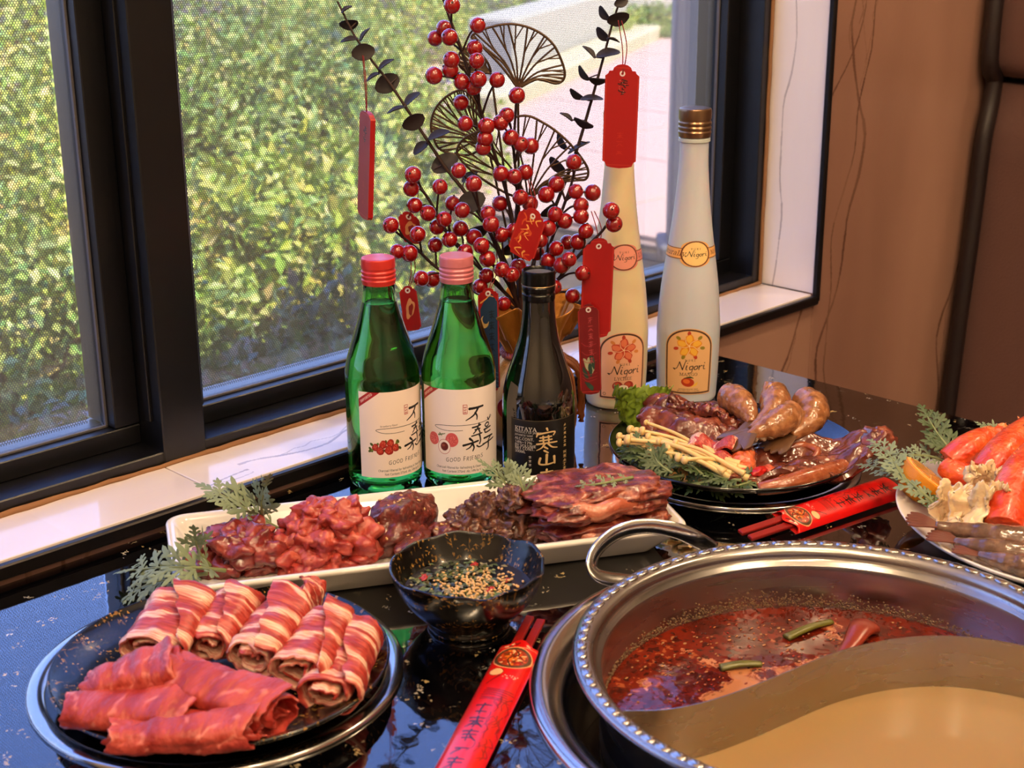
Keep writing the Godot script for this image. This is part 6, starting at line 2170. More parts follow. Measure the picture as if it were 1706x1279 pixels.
func build_platter_food() -> void:
	leaf_grey = mat(Color(0.44, 0.50, 0.39), 0.6, 0.0, {"backlight_enabled": true, "backlight": Color(0.12, 0.15, 0.08)})
	leaf_dark = mat(Color(0.20, 0.28, 0.13), 0.5, 0.0, {"backlight_enabled": true, "backlight": Color(0.10, 0.16, 0.05)})
	leaf_stem = mat(Color(0.46, 0.50, 0.32), 0.5)
	var fl := 0.0095
	# first pile: dark marinated beef
	var m1 := flesh(Color(0.22, 0.05, 0.045), Color(0.44, 0.11, 0.095), Color(0.64, 0.29, 0.25), 51, 14.0, 0.014, 0.26, 0.5)
	var k := 0
	var la := ["at the front left corner of", "low in the front middle of", "at the front right of", "on the left flank of", "in the centre of", "on the right flank of", "topmost right on", "topmost left on", "smallest, at the right foot of"]
	for q in [[352, 930, 0.018, 15, 11, 13], [385, 938, 0.016, 15, 10, 13], [428, 936, 0.015, 17, 10, 12], [360, 905, 0.028, 13, 11, 12], [398, 915, 0.030, 15, 13, 14], [440, 914, 0.028, 15, 12, 13], [418, 888, 0.036, 16, 9, 14], [385, 893, 0.036, 14, 9, 12], [450, 934, 0.016, 10, 8, 12]]:
		var mb := lump(Vector3(q[3], q[4], q[5]) * 0.00112, 0.45, 0.85, 200 + k, 40, 24, 0.08, null, 2.6)
		single("beef_chunk", mb, m1, at(q[0], q[1], q[2]), "glossy dark beef piece %s the platter's leftmost pile" % la[k], "meat", "dark beef pieces in the leftmost pile", k * 1.3)
		k += 1
	# second pile: red beef
	var m2 := flesh(Color(0.44, 0.095, 0.075), Color(0.60, 0.17, 0.135), Color(0.78, 0.40, 0.32), 61, 12.0, 0.016, 0.42, 0.22)
	var lb := ["at the front left foot of", "second from left along the front foot of", "third from left along the front foot of", "at the front right foot of", "on the left flank of", "left of centre on the near side of", "in the middle of the near side of", "on the right flank of", "on the left shoulder of", "left of centre in the upper row of", "right of centre in the upper row of", "on the right shoulder of", "topmost left on", "topmost in the middle of", "topmost right on", "sticking out rightmost from"]
	var k2 := 0
	for q in [[487, 935, 0.016, 13, 8, 11], [515, 940, 0.016, 13, 8, 12], [550, 933, 0.017, 15, 10, 13], [592, 925, 0.017, 14, 10, 12], [485, 908, 0.026, 12, 11, 12], [515, 905, 0.030, 14, 10, 12], [550, 903, 0.032, 13, 10, 14], [590, 900, 0.030, 15, 11, 12], [500, 875, 0.040, 13, 9, 11], [530, 870, 0.044, 12, 10, 11], [565, 870, 0.044, 13, 10, 12], [590, 868, 0.040, 9, 11, 9], [520, 848, 0.052, 10, 6, 10], [548, 850, 0.052, 14, 6, 9], [578, 852, 0.050, 10, 7, 9], [603, 910, 0.020, 11, 10, 10]]:
		var mb := lump(Vector3(q[3], q[4], q[5]) * 0.00118, 0.55, 0.85, 300 + k, 40, 24, 0.10, null, 2.3)
		single("beef_chunk", mb, m2, at(q[0], q[1], q[2]), "bright red beef piece %s the platter's second pile" % lb[k2], "meat", "red beef pieces in the second pile", k * 2.1)
		k2 += 1
		k += 1
	# third: two seasoned steaks with sesame
	var m3 := flesh(Color(0.18, 0.05, 0.04), Color(0.36, 0.115, 0.09), Color(0.50, 0.22, 0.17), 71, 16.0, 0.03, 0.28, 0.6, false, 1.0)
	for q in [[668, 872, 0.028, 30, 21, 20, 0.25, "thick dark beef steak chunk dotted with sesame, standing in the platter's middle"], [690, 905, 0.019, 27, 10, 13, 0.6, "low dark beef strip with sesame lying in front of the thick chunk"], [738, 892, 0.019, 13, 10, 12, 0.0, "small dark beef piece with sesame touching the tripe heap"]]:
		var mb := lump(Vector3(q[3], q[4], q[5]) * 0.001, 0.22, 1.0, 400 + k, 48, 30, 0.10, null, 3.4)
		var t := thing("beef_steak_piece", q[7], "meat", at(q[0], q[1], q[2]), q[6], "sesame beef pieces")
		put("flesh", mb, m3, t)
		sesame(t, mb, 46 if q[4] > 15 else 22, 80 + k)
		k += 1
	# fourth: brown tripe
	var m4 := flesh(Color(0.16, 0.09, 0.065), Color(0.34, 0.19, 0.13), Color(0.54, 0.33, 0.22), 81, 18.0, 0.03, 0.35, 0.5, false, 1.2)
	var lt := ["at the left end of", "upper left in", "at the front middle of", "on the right side of", "topmost on", "at the right foot of", "low at the front left of"]
	k2 = 0
	for q in [[775, 872, 0.022, 20, 14, 15], [805, 855, 0.032, 15, 17, 10], [835, 880, 0.020, 17, 13, 15], [865, 868, 0.024, 15, 16, 13], [850, 832, 0.046, 13, 11, 11], [885, 882, 0.018, 12, 11, 12], [815, 885, 0.018, 14, 9, 10]]:
		var mb := lump(Vector3(q[3], q[4], q[5]) * 0.001, 0.34, 1.3, 500 + k, 72, 44, 0.12, null, 2.0)
		var fz := FastNoiseLite.new()
		fz.seed = k
		fz.noise_type = FastNoiseLite.TYPE_CELLULAR
		fz.frequency = 85.0
		for i in mb.v.size():
			mb.v[i] += mb.n[i] * (0.0012 * (fz.get_noise_3dv(mb.v[i]) + 0.6) * -1.0)
		single("tripe_piece", mb, m4, at(q[0], q[1], q[2]), "knobbly brown tripe piece %s the heap left of the steaks" % lt[k2], "meat", "tripe pieces in one heap", k * 1.7)
		k2 += 1
		k += 1
	# fifth: two steaks stacked at the right end
	var m5 := flesh(Color(0.20, 0.045, 0.032), Color(0.40, 0.10, 0.07), Color(0.70, 0.41, 0.29), 91, 10.0, 0.014, 0.34, 0.35, true, 0.8)
	var fat := flesh(Color(0.60, 0.27, 0.18), Color(0.72, 0.38, 0.27), Color(0.80, 0.52, 0.40), 95, 9.0, 0.02, 0.3, 0.5)
	for q in [[[1000, 866, 0.022], Vector3(0.056, 0.013, 0.035), "lower of the two stacked dark red steaks at the platter's right end", 0.50], [[988, 822, 0.0475], Vector3(0.057, 0.013, 0.035), "upper of the two stacked steaks, wet with marinade, a herb sprig on it", 0.42]]:
		var t := thing("beef_steak", q[2], "meat", at(q[0][0], q[0][1], q[0][2]), -q[3], "stacked steaks")
		var r: Vector3 = q[1]
		var mb := lump(r, 0.17, 1.5, 600 + k, 80, 36, 0.13, null, 3.6)
		put("flesh", mb, m5, t)
		var rim := PackedVector3Array()
		for i in 20:
			var a := -2.9 + 2.1 * i / 19.0
			rim.append(Vector3(cos(a) * r.x * 0.98, 0.002 * sin(i * 1.1), -sin(a) * r.z * 0.97))
		put("fat_edge", tube(smooth_path(rim, 3), func(u): return 0.0075 * sin(PI * clampf(u * 0.94 + 0.03, 0, 1)), 12), fat, t)
		k += 1
	# herbs
	frond("herb_sprig", "grey green lobed herb sprig standing behind the leftmost beef pile", [at(472, 884, 0.020), at(430, 862, 0.040), at(395, 838, 0.055), at(365, 822, 0.062)], 6, 0.034, leaf_grey, 1, "grey green herb sprigs on the platter")
	frond("herb_sprig", "upright grey green herb sprig behind the leftmost beef pile, right one", [at(440, 868, 0.036), at(436, 848, 0.052), at(438, 828, 0.064), at(442, 812, 0.074)], 5, 0.026, leaf_grey, 2, "grey green herb sprigs on the platter")
	frond("herb_sprig", "grey green herb sprig reaching over the platter's left corner onto the table", [at(375, 950, 0.020), at(320, 945, 0.034), at(270, 945, 0.032), at(215, 950, 0.016)], 7, 0.032, leaf_grey, 3, "grey green herb sprigs on the platter")
	frond("herb_sprig", "drooping grey green herb sprig at the platter's lower left, above the beef rolls", [at(345, 955, 0.020), at(300, 962, 0.024), at(250, 972, 0.016), at(220, 988, 0.006)], 6, 0.028, leaf_grey, 4, "grey green herb sprigs on the platter")
	frond("herb_sprig", "short grey green herb tuft against the leftmost beef pile's left side", [at(350, 942, 0.022), at(335, 925, 0.034), at(328, 910, 0.044), at(326, 900, 0.05)], 4, 0.024, leaf_grey, 5, "grey green herb sprigs on the platter")
	frond("herb_sprig", "green herb sprig rising behind the tripe heap in front of the black bottle", [at(880, 850, 0.030), at(858, 825, 0.045), at(838, 800, 0.058), at(820, 784, 0.066)], 6, 0.026, leaf_grey, 6, "grey green herb sprigs on the platter")
	frond("herb_sprig", "green herb sprig leaning on the upper steak's left end", [at(888, 848, 0.034), at(874, 822, 0.048), at(866, 800, 0.058), at(862, 790, 0.062)], 5, 0.022, leaf_grey, 7, "grey green herb sprigs on the platter")
	frond("herb_sprig", "tiny herb sprig lying on top of the upper steak", [at(1054, 795, 0.062), at(1028, 800, 0.063), at(998, 806, 0.063), at(974, 808, 0.062)], 5, 0.013, leaf_grey, 8, "grey green herb sprigs on the platter")
	# thin pool of juice under the meat
	var juice := mat(Color(0.50, 0.10, 0.06, 0.55), 0.06, 0.0, {"transparency": BaseMaterial3D.TRANSPARENCY_ALPHA})
	var n := FastNoiseLite.new()
	n.seed = 3
	n.frequency = 0.9
	for q in [[640, 905, 0.040, 0.016, "thin red meat juice pooled between the second and third piles"], [905, 893, 0.030, 0.014, "thin red meat juice pooled by the stacked steaks"]]:
		var poly := PackedVector2Array()
		for i in 40:
			var a := TAU * i / 40
			var s := 1.0 + 0.5 * n.get_noise_2d(cos(a) * 1.3 + q[0], sin(a) * 1.3)
			poly.append(Vector2(cos(a) * q[2] * s, sin(a) * q[3] * s))
		single("meat_juice", slab(poly, 0.0006, Transform3D(Basis(Vector3.RIGHT, -PI / 2), Vector3.ZERO)), juice, at(q[0], q[1], 0.0092), q[4], "juice", "", PLATTER_TURN)

func build_sauce() -> void:
	var c := BOWL
	single("dipping_sauce", lathe(PackedVector2Array([Vector2(0, 0.020), Vector2(0.038, 0.0215), Vector2(0.0478, 0.0310), Vector2(0.0470, 0.0313), Vector2(0.030, 0.0310), Vector2(0, 0.0310)]), 72, null, 60.0), mat(Color(0.045, 0.028, 0.014), 0.04, 0.0, {"clearcoat_enabled": true, "clearcoat": 0.8}), c, "dark oily dipping sauce in the small black bowl", "sauce")
	var rng := RandomNumberGenerator.new()
	rng.seed = 23
	var seeds := []
	var flakes := []
	var fc := []
	var far := Vector3(0.58, 0, -0.81)
	var right := Vector3(0.81, 0, 0.58)
	for i in 260:
		var p := c + Vector3(0, 0.0322 + rng.randf() * 0.0012, 0) + right * (0.008 + rng.randfn() * 0.017) + far * (rng.randfn() * 0.015 - 0.004)
		if Vector2(p.x - c.x, p.z - c.z).length() < 0.044:
			seeds.append(Transform3D(Basis.from_euler(Vector3(rng.randf() * 0.8, rng.randf() * TAU, rng.randf() * 0.8)), p))
	for i in 620:
		var a := rng.randf() * TAU
		var r := sqrt(rng.randf()) * 0.044
		var p := c + Vector3(cos(a) * r, 0.0314 + rng.randf() * 0.0012, sin(a) * r)
		if (p - c).dot(right) > 0.026 + rng.randfn() * 0.006:
			continue
		flakes.append(Transform3D(Basis.from_euler(Vector3(rng.randfn() * 0.25, rng.randf() * TAU, rng.randfn() * 0.25)).scaled(Vector3.ONE * rng.randf_range(0.6, 1.5)), p))
		fc.append([Color(0.07, 0.11, 0.035), Color(0.12, 0.14, 0.05), Color(0.05, 0.065, 0.03), Color(0.20, 0.17, 0.08)][rng.randi() % 4])
	var s := scatter("sesame_seed", lump(Vector3(0.0016, 0.0008, 0.0010), 0.0, 1.0, 1, 10, 6).mesh(), mat(Color(0.80, 0.64, 0.42), 0.4), seeds)
	tag(s, "pale sesame seeds floating in the dipping sauce", "seeds")
	var fl := leaf_mesh(0.0052, 0.0018, 0.0005)
	var f := scatter("chopped_herb", fl, mat(Color.WHITE, 0.3, 0.0, {"vertex_color_use_as_albedo": true}), flakes, null, fc)
	tag(f, "chopped dark green herb floating in the dipping sauce", "herb")
	var red := mat(Color(0.62, 0.10, 0.03), 0.2, 0.0, {"clearcoat_enabled": true, "clearcoat": 0.6})
	for q in [[708, 962, 0.0052, "orange red chili slice at the left edge of the dipping sauce"], [790, 940, 0.0034, "small chili bit at the far side of the dipping sauce"], [815, 982, 0.0042, "dark red chili piece at the near edge of the dipping sauce"], [845, 966, 0.003, "tiny chili bit at the right of the dipping sauce"]]:
		single("chili_slice", lump(Vector3(q[2], q[2] * 0.35, q[2] * 0.7), 0.5, 1.2, int(q[0]), 20, 12, 0.2), red, at(q[0], q[1], 0.0322), q[3], "chili", "chili bits in the sauce")

# ---- the black plate at the back: squid, shrimp, enoki
func shrimp(label: String, pts: Array, r: float, m: Material, tailm: Material, group: String, legs := true) -> void:
	var base: Vector3 = pts[0]
	var p := PackedVector3Array()
	for q in pts:
		p.append(q - base)
	p = smooth_path(p, 10)
	var t := thing("shrimp", label, "shrimp", base, 0.0, group)
	var seg := func(u: float) -> float:
		var body := r * (0.82 + 0.25 * sin(PI * clampf(u * 1.15, 0, 1))) * (1.0 - 0.62 * u * u)
		return body * (0.93 + 0.09 * fposmod(u * 6.0, 1.0)) * sqrt(clampf(u * 9.0 + 0.04, 0, 1))
	put("body", tube(p, seg, 22), m, t)
	var e := p[p.size() - 1]
	var d := (e - p[p.size() - 4]).normalized()
	var side := d.cross(Vector3.UP).normalized()
	for k in 5:
		var a := (k - 2) * 0.24
		var dir := (d * cos(a) + side * sin(a)).normalized()
		var x := Vector3.UP.cross(dir).normalized()
		var o := put("tail_fin", fin_blade(1.0, 0.16), tailm, t)
		o.transform = Transform3D(Basis(x, dir.cross(x), dir).scaled(Vector3.ONE * r * 2.3), e - d * r * 0.4)

func fin_blade(l: float, w: float) -> ArrayMesh:
	var f := func(u: float, v: float) -> Vector3: return Vector3((u - 0.5) * 2.0 * w * (0.25 + 0.9 * pow(v, 0.6)) * sqrt(maxf(0.02, 1.0 - pow(v, 5.0))), 0.08 * sin(v * 2.0), v * l)
	return sheet(5, 8, f, 0.06).mesh()

func build_grill_food() -> void:
	var brown := flesh(Color(0.22, 0.08, 0.055), Color(0.40, 0.16, 0.11), Color(0.60, 0.31, 0.21), 111, 8.0, 0.014, 0.28, 0.5, false, 0.8)
	var brown2 := flesh(Color(0.22, 0.08, 0.055), Color(0.36, 0.15, 0.10), Color(0.54, 0.30, 0.21), 117, 9.0, 0.02, 0.16, 0.8, false, 0.5)
	# two marinated sheets of meat
	var n := FastNoiseLite.new()
	n.seed = 7
	n.frequency = 1.0
	var quad := func(c: Array, u: float, v: float) -> Vector3:
		return (c[0] as Vector3).lerp(c[1], u).lerp((c[2] as Vector3).lerp(c[3], u), v)
	var c1 := [at(1068, 668, 0.048), at(1205, 668, 0.050), at(1068, 735, 0.034), at(1262, 768, 0.030)]
	var o1: Vector3 = (c1[0] + c1[1] + c1[2] + c1[3]) / 4.0
	var f1 := func(u: float, v: float) -> Vector3:
		var p: Vector3 = quad.call(c1, u, v) - o1
		var edge := pow(absf(2 * v - 1), 3.0) * 0.006 + pow(absf(2 * u - 1), 4.0) * 0.004
		return p + Vector3(0, 0.012 * n.get_noise_2d(u * 1.4, v * 3.6) + 0.004 * sin(v * 14.0 + 3.0 * n.get_noise_2d(u * 2, v)) + 0.004 - edge, 0) + Vector3(0.7, 0, 0.7) * 0.012 * n.get_noise_2d(v * 3.0, 50.0)
	single("marinated_meat", sheet(52, 44, f1, 0.007), brown, o1, "ridged dark brown marinated meat sheet at the back left of the black plate", "meat")
	var c1b := [at(1115, 660, 0.060), at(1210, 690, 0.056), at(1110, 676, 0.052), at(1262, 712, 0.042)]
	var o1b: Vector3 = (c1b[0] + c1b[1] + c1b[2] + c1b[3]) / 4.0
	var f1b := func(u: float, v: float) -> Vector3:
		var p: Vector3 = quad.call(c1b, u, v) - o1b
		return p + Vector3(0, 0.010 * n.get_noise_2d(u * 3.4 + 9, v * 2.6) + 0.004 * sin(u * 9.0 + v * 7.0) - 0.006 * pow(absf(2 * v - 1), 2.0), 0)
	single("marinated_meat", sheet(46, 24, f1b, 0.007), brown, o1b, "folded strip of marinated meat in front of the mango bottle, glistening", "meat")
	var c2 := [at(1245, 735, 0.030), at(1480, 722, 0.050), at(1215, 806, 0.024), at(1440, 790, 0.024)]
	var o2: Vector3 = (c2[0] + c2[1] + c2[2] + c2[3]) / 4.0
	var f2 := func(u: float, v: float) -> Vector3:
		var p: Vector3 = quad.call(c2, u, v) - o2
		var rim := smoothstep(0.80, 1.0, v) * 0.006 + smoothstep(0.82, 1.0, u) * 0.004
		return p + Vector3(0, 0.010 * n.get_noise_2d(u * 2.2 + 20, v * 2.2) + 0.006 * sin(u * 10.0 - v * 3.0) * smoothstep(0.5, 0.9, u) - 0.009 * sin(PI * u) * sin(PI * v) + rim - 0.012 * pow(absf(2 * u - 1), 6.0) * (1.0 - v), 0) + Vector3(0.58, 0, -0.81) * 0.012 * sin(PI * v) * (0.5 + n.get_noise_2d(u * 3, 4.0)) * 0.4
	single("marinated_meat", sheet(64, 40, f2, 0.008), brown2, o2, "broad glossy dark meat sheet in sauce, at the right of the black plate", "meat")
	var fatty := flesh(Color(0.45, 0.20, 0.10), Color(0.58, 0.28, 0.16), Color(0.66, 0.40, 0.26), 121, 12.0, 0.02, 0.2, 0.7)
	var rimp := PackedVector3Array()
	for q in [[1262, 815, 0.020], [1300, 808, 0.022], [1345, 796, 0.024], [1390, 783, 0.024], [1425, 768, 0.026], [1445, 756, 0.030]]:
		rimp.append(at(q[0], q[1], q[2]) - o2)
	single("marinated_meat", tube(smooth_path(rimp, 6), func(u): return 0.0042 + 0.0050 * sin(PI * clampf(u * 0.9 + 0.08, 0, 1)), 14), fatty, o2, "orange brown fatty edge strip along the black plate's right front rim", "meat")
	var tipm := lump(Vector3(0.020, 0.012, 0.017), 0.2, 1.2, 771, 40, 24, 0.1)
	single("marinated_meat", tipm, brown, at(1462, 735, 0.044), "rounded end of marinated meat raised at the black plate's far right", "meat", "", 0.5)
	var curl := PackedVector3Array([at(1300, 752, 0.030) - o2, at(1335, 742, 0.034) - o2, at(1362, 752, 0.032) - o2, at(1352, 764, 0.028) - o2])
	single("marinated_meat", tube(smooth_path(curl, 6), func(u): return 0.0018 + 0.0030 * sin(PI * u), 10), fatty, o2, "small curled brown piece lying on the broad meat sheet", "meat")
	# shrimp
	var sm := flesh(Color(0.40, 0.24, 0.13), Color(0.56, 0.35, 0.20), Color(0.72, 0.50, 0.32), 131, 14.0, 0.03, 0.18, 0.7, false, 0.7)
	var st := mat(Color(0.34, 0.22, 0.12), 0.2, 0.0, {"clearcoat_enabled": true, "clearcoat": 0.8})
	var g := "peeled shrimps on the black plate"
	shrimp("peeled shrimp at the left of the shrimp heap, lying over the folded meat strip", [at(1206, 660, 0.062), at(1226, 666, 0.063), at(1246, 686, 0.058), at(1252, 706, 0.052)], 0.0150, sm, st, g)
	shrimp("peeled shrimp at the back of the heap with a round orange back", [at(1268, 660, 0.066), at(1290, 664, 0.066), at(1286, 690, 0.060), at(1252, 718, 0.050)], 0.0165, sm, st, g)
	shrimp("peeled shrimp in the middle front of the heap, its tail toward the enoki", [at(1322, 684, 0.060), at(1304, 700, 0.057), at(1272, 716, 0.051), at(1246, 728, 0.046)], 0.0150, sm, st, g)
	shrimp("peeled shrimp at the right of the heap with its shiny tail toward the seat", [at(1332, 664, 0.062), at(1354, 680, 0.060), at(1348, 704, 0.052), at(1318, 726, 0.043)], 0.0165, sm, st, g)
	# lettuce leaf at the far left
	var let := mat(Color(0.46, 0.56, 0.16), 0.45, 0.0, {"albedo_texture": noise_tex(256, 0.02, 4, [[0.0, Color(0.55, 0.60, 0.4)], [0.7, Color(1, 1, 1)], [0.85, Color(1.0, 1.0, 0.75)], [1.0, Color(1, 1, 0.8)]], 4, 20.0, FastNoiseLite.TYPE_SIMPLEX_SMOOTH, FastNoiseLite.FRACTAL_RIDGED), "backlight_enabled": true, "backlight": Color(0.3, 0.36, 0.1)})
	var lo := at(1072, 684, 0.040)
	var lf := func(u: float, v: float) -> Vector3:
		var a := (u - 0.5) * 2.5
		var r := 0.030 * (0.7 + 0.3 * v) * (1.0 + 0.10 * n.get_noise_2d(u * 6, v * 3))
		var p := cam_right * sin(a) * r + cam_up * (v - 0.5) * 0.046 - cam_fwd * (cos(a) * r - 0.026)
		return p + (cam_up * 0.006 + cam_right * 0.003) * n.get_noise_2d(u * 9.0, v * 7.0) * (0.4 + v)
	single("lettuce_leaf", sheet(36, 26, lf, 0.001), let, lo, "curled green lettuce leaf at the left back of the black plate", "vegetable")
	# bacon slices and salmon
	var bac := striped_meat(77)
	var k := 0
	for q in [[1150, 735, 0.042, 1225, 742, 0.044, "pink and white bacon slice lying behind the enoki mushrooms"], [1165, 752, 0.034, 1212, 766, 0.036, "second bacon slice, tucked under the first one beside the enoki"]]:
		var a := at(q[0], q[1], q[2])
		var b := at(q[3], q[4], q[5])
		var m := (a + b) / 2
		var across := (b - a).cross(Vector3(0.3, 0.8, 0.5)).normalized() * 0.024
		var bf := func(u: float, v: float) -> Vector3:
			return (b - a) * (v - 0.5) + across * (u - 0.5) + Vector3(0, 0.004 * sin(v * 9.0 + k) + 0.003 * sin(u * 5.0), 0)
		single("bacon_slice", sheet(16, 30, bf, 0.003, null, Vector2(0.8, 0.8)), bac, m, q[6], "meat", "bacon slices on the black plate")
		k += 1
	var sal := flesh(Color(0.70, 0.25, 0.12), Color(0.80, 0.36, 0.20), Color(0.86, 0.52, 0.36), 141, 12.0, 0.02, 0.3, 0.4)
	for q in [[1238, 770, 0.030, 13, 10, 11, "salmon chunk at the enoki bunch's cut end, upper one"], [1225, 790, 0.024, 15, 10, 11, "pale salmon chunk under the enoki stems"], [1285, 798, 0.020, 18, 10, 10, "long orange salmon chunk at the black plate's front rim"]]:
		single("salmon_chunk", lump(Vector3(q[3], q[4], q[5]) * 0.001, 0.14, 1.3, 700 + k, 32, 20, 0.06, null, 3.2), sal, at(q[0], q[1], q[2]), q[6], "fish", "salmon chunks", 0.3 * k)
		k += 1
	var crab := mat(Color(0.68, 0.08, 0.05), 0.3)
	single("chili_slice", lump(Vector3(0.009, 0.004, 0.005), 0.3, 1.4, 78, 20, 12, 0.2, null, 2.4), crab, at(1265, 786, 0.030), "red chili sliver between the salmon chunks", "chili")
	# enoki mushrooms: heads at the left, stems running to the right
	var cream := mat(Color(0.90, 0.76, 0.52), 0.35, 0.0, {"subsurf_scatter_enabled": true, "subsurf_scatter_strength": 0.2, "clearcoat_enabled": true, "clearcoat": 0.2})
	var caps := [[1078, 704, 3.2], [1052, 716, 5], [1062, 720, 5.5], [1072, 718, 5], [1048, 732, 5.5], [1034, 727, 4.5], [1034, 737, 4.5], [1055, 728, 4.5], [1050, 740, 5.5], [1128, 738, 4.5], [1115, 746, 4.5], [1110, 752, 5], [1120, 757, 5.5], [1154, 736, 4], [1160, 741, 4], [1156, 748, 4], [1132, 762, 5], [1142, 766, 4.5], [1068, 734, 4.5], [1082, 728, 4.5], [1090, 742, 4.5], [1100, 736, 4], [1075, 745, 4.5], [1140, 752, 4], [1085, 752, 4.5]]
	var rng := RandomNumberGenerator.new()
	rng.seed = 5
	var capm := lathe(mm([[0, -0.35], [0.5, -0.5], [0.86, -0.42], [1.0, -0.1], [0.92, 0.35], [0.6, 0.68], [0.25, 0.8], [0, 0.82]], 3), 18).mesh()
	caps.sort_custom(func(a, b): return a[0] < b[0] if a[0] != b[0] else a[1] < b[1])
	var nth := ["leftmost", "second", "third", "fourth", "fifth", "sixth", "seventh", "eighth", "ninth", "tenth", "eleventh", "twelfth", "thirteenth", "fourteenth", "fifteenth", "sixteenth", "seventeenth", "eighteenth", "nineteenth", "twentieth", "twenty-first", "twenty-second", "twenty-third", "twenty-fourth", "rightmost"]
	var kc := 0
	for q in caps:
		var h := rng.randf_range(0.036, 0.050)
		var a := at(q[0], q[1], h)
		var b := at(1225 + rng.randf_range(-20, 16) + (q[1] - 735) * 0.35, 778 + rng.randf_range(-10, 14) + (q[1] - 735) * 0.25, rng.randf_range(0.022, 0.034))
		var t := thing("enoki_mushroom", "thin cream enoki mushroom, its cap the %s of the bunch" % (nth[kc] if kc in [0, 24] else nth[kc] + " from the left"), "mushroom", a, 0.0, "enoki mushrooms in one bunch")
		var path := smooth_path(PackedVector3Array([Vector3.ZERO, (b - a) * 0.35 + Vector3(0, 0.004, 0), (b - a) * 0.7 + Vector3(0, 0.002, 0), b - a]), 5)
		kc += 1
		var r0 := 0.0016 + 0.0005 * rng.randf()
		put("stem", tube(path, func(u): return r0 + 0.0016 * u * u, 8), cream, t)
		var d := (path[0] - path[2]).normalized()
		var x := d.cross(Vector3.UP).normalized()
		var cap := put("cap", capm, cream, t)
		cap.transform = Transform3D(Basis(x, d, x.cross(d)).scaled(Vector3.ONE * q[2] * 0.88), d * 0.001)
	# dark green chrysanthemum leaves under the mushrooms
	var gg := "dark green herb sprigs round the enoki"
	var gr := [[[1085, 770, 0.030], [1060, 760, 0.034], [1038, 745, 0.026]], [[1110, 780, 0.028], [1080, 782, 0.026], [1048, 772, 0.020]], [[1140, 792, 0.026], [1105, 795, 0.022], [1070, 792, 0.016]], [[1170, 790, 0.030], [1150, 775, 0.036], [1125, 770, 0.036]], [[1185, 800, 0.026], [1155, 806, 0.020], [1120, 806, 0.014]], [[1235, 800, 0.028], [1205, 796, 0.028], [1178, 785, 0.032]], [[1210, 812, 0.020], [1240, 806, 0.024], [1262, 795, 0.026]], [[1080, 755, 0.036], [1062, 745, 0.040], [1050, 752, 0.036]], [[1120, 788, 0.030], [1098, 772, 0.036], [1090, 757, 0.042]], [[1160, 808, 0.022], [1190, 812, 0.016], [1225, 814, 0.014]]]
	var gl := ["dark green herb sprig farthest left under the enoki caps", "dark green herb sprig at the left front of the black plate", "dark green herb sprig low at the black plate's front left rim", "dark green herb sprig under the middle enoki caps", "dark green herb sprig at the front rim left of the salmon", "dark green herb sprig over the enoki stems' lower edge", "dark green herb sprig against the front salmon chunk", "small dark green herb sprig beside the topmost enoki caps", "dark green herb sprig pushing up through the enoki caps", "lowest dark green herb sprig along the black plate's rim"]
	for i in gr.size():
		var pth := []
		for q in gr[i]:
			pth.append(at(q[0], q[1], q[2]))
		frond("herb_sprig", gl[i], pth, 5, 0.022, leaf_dark, 30 + i, gg)

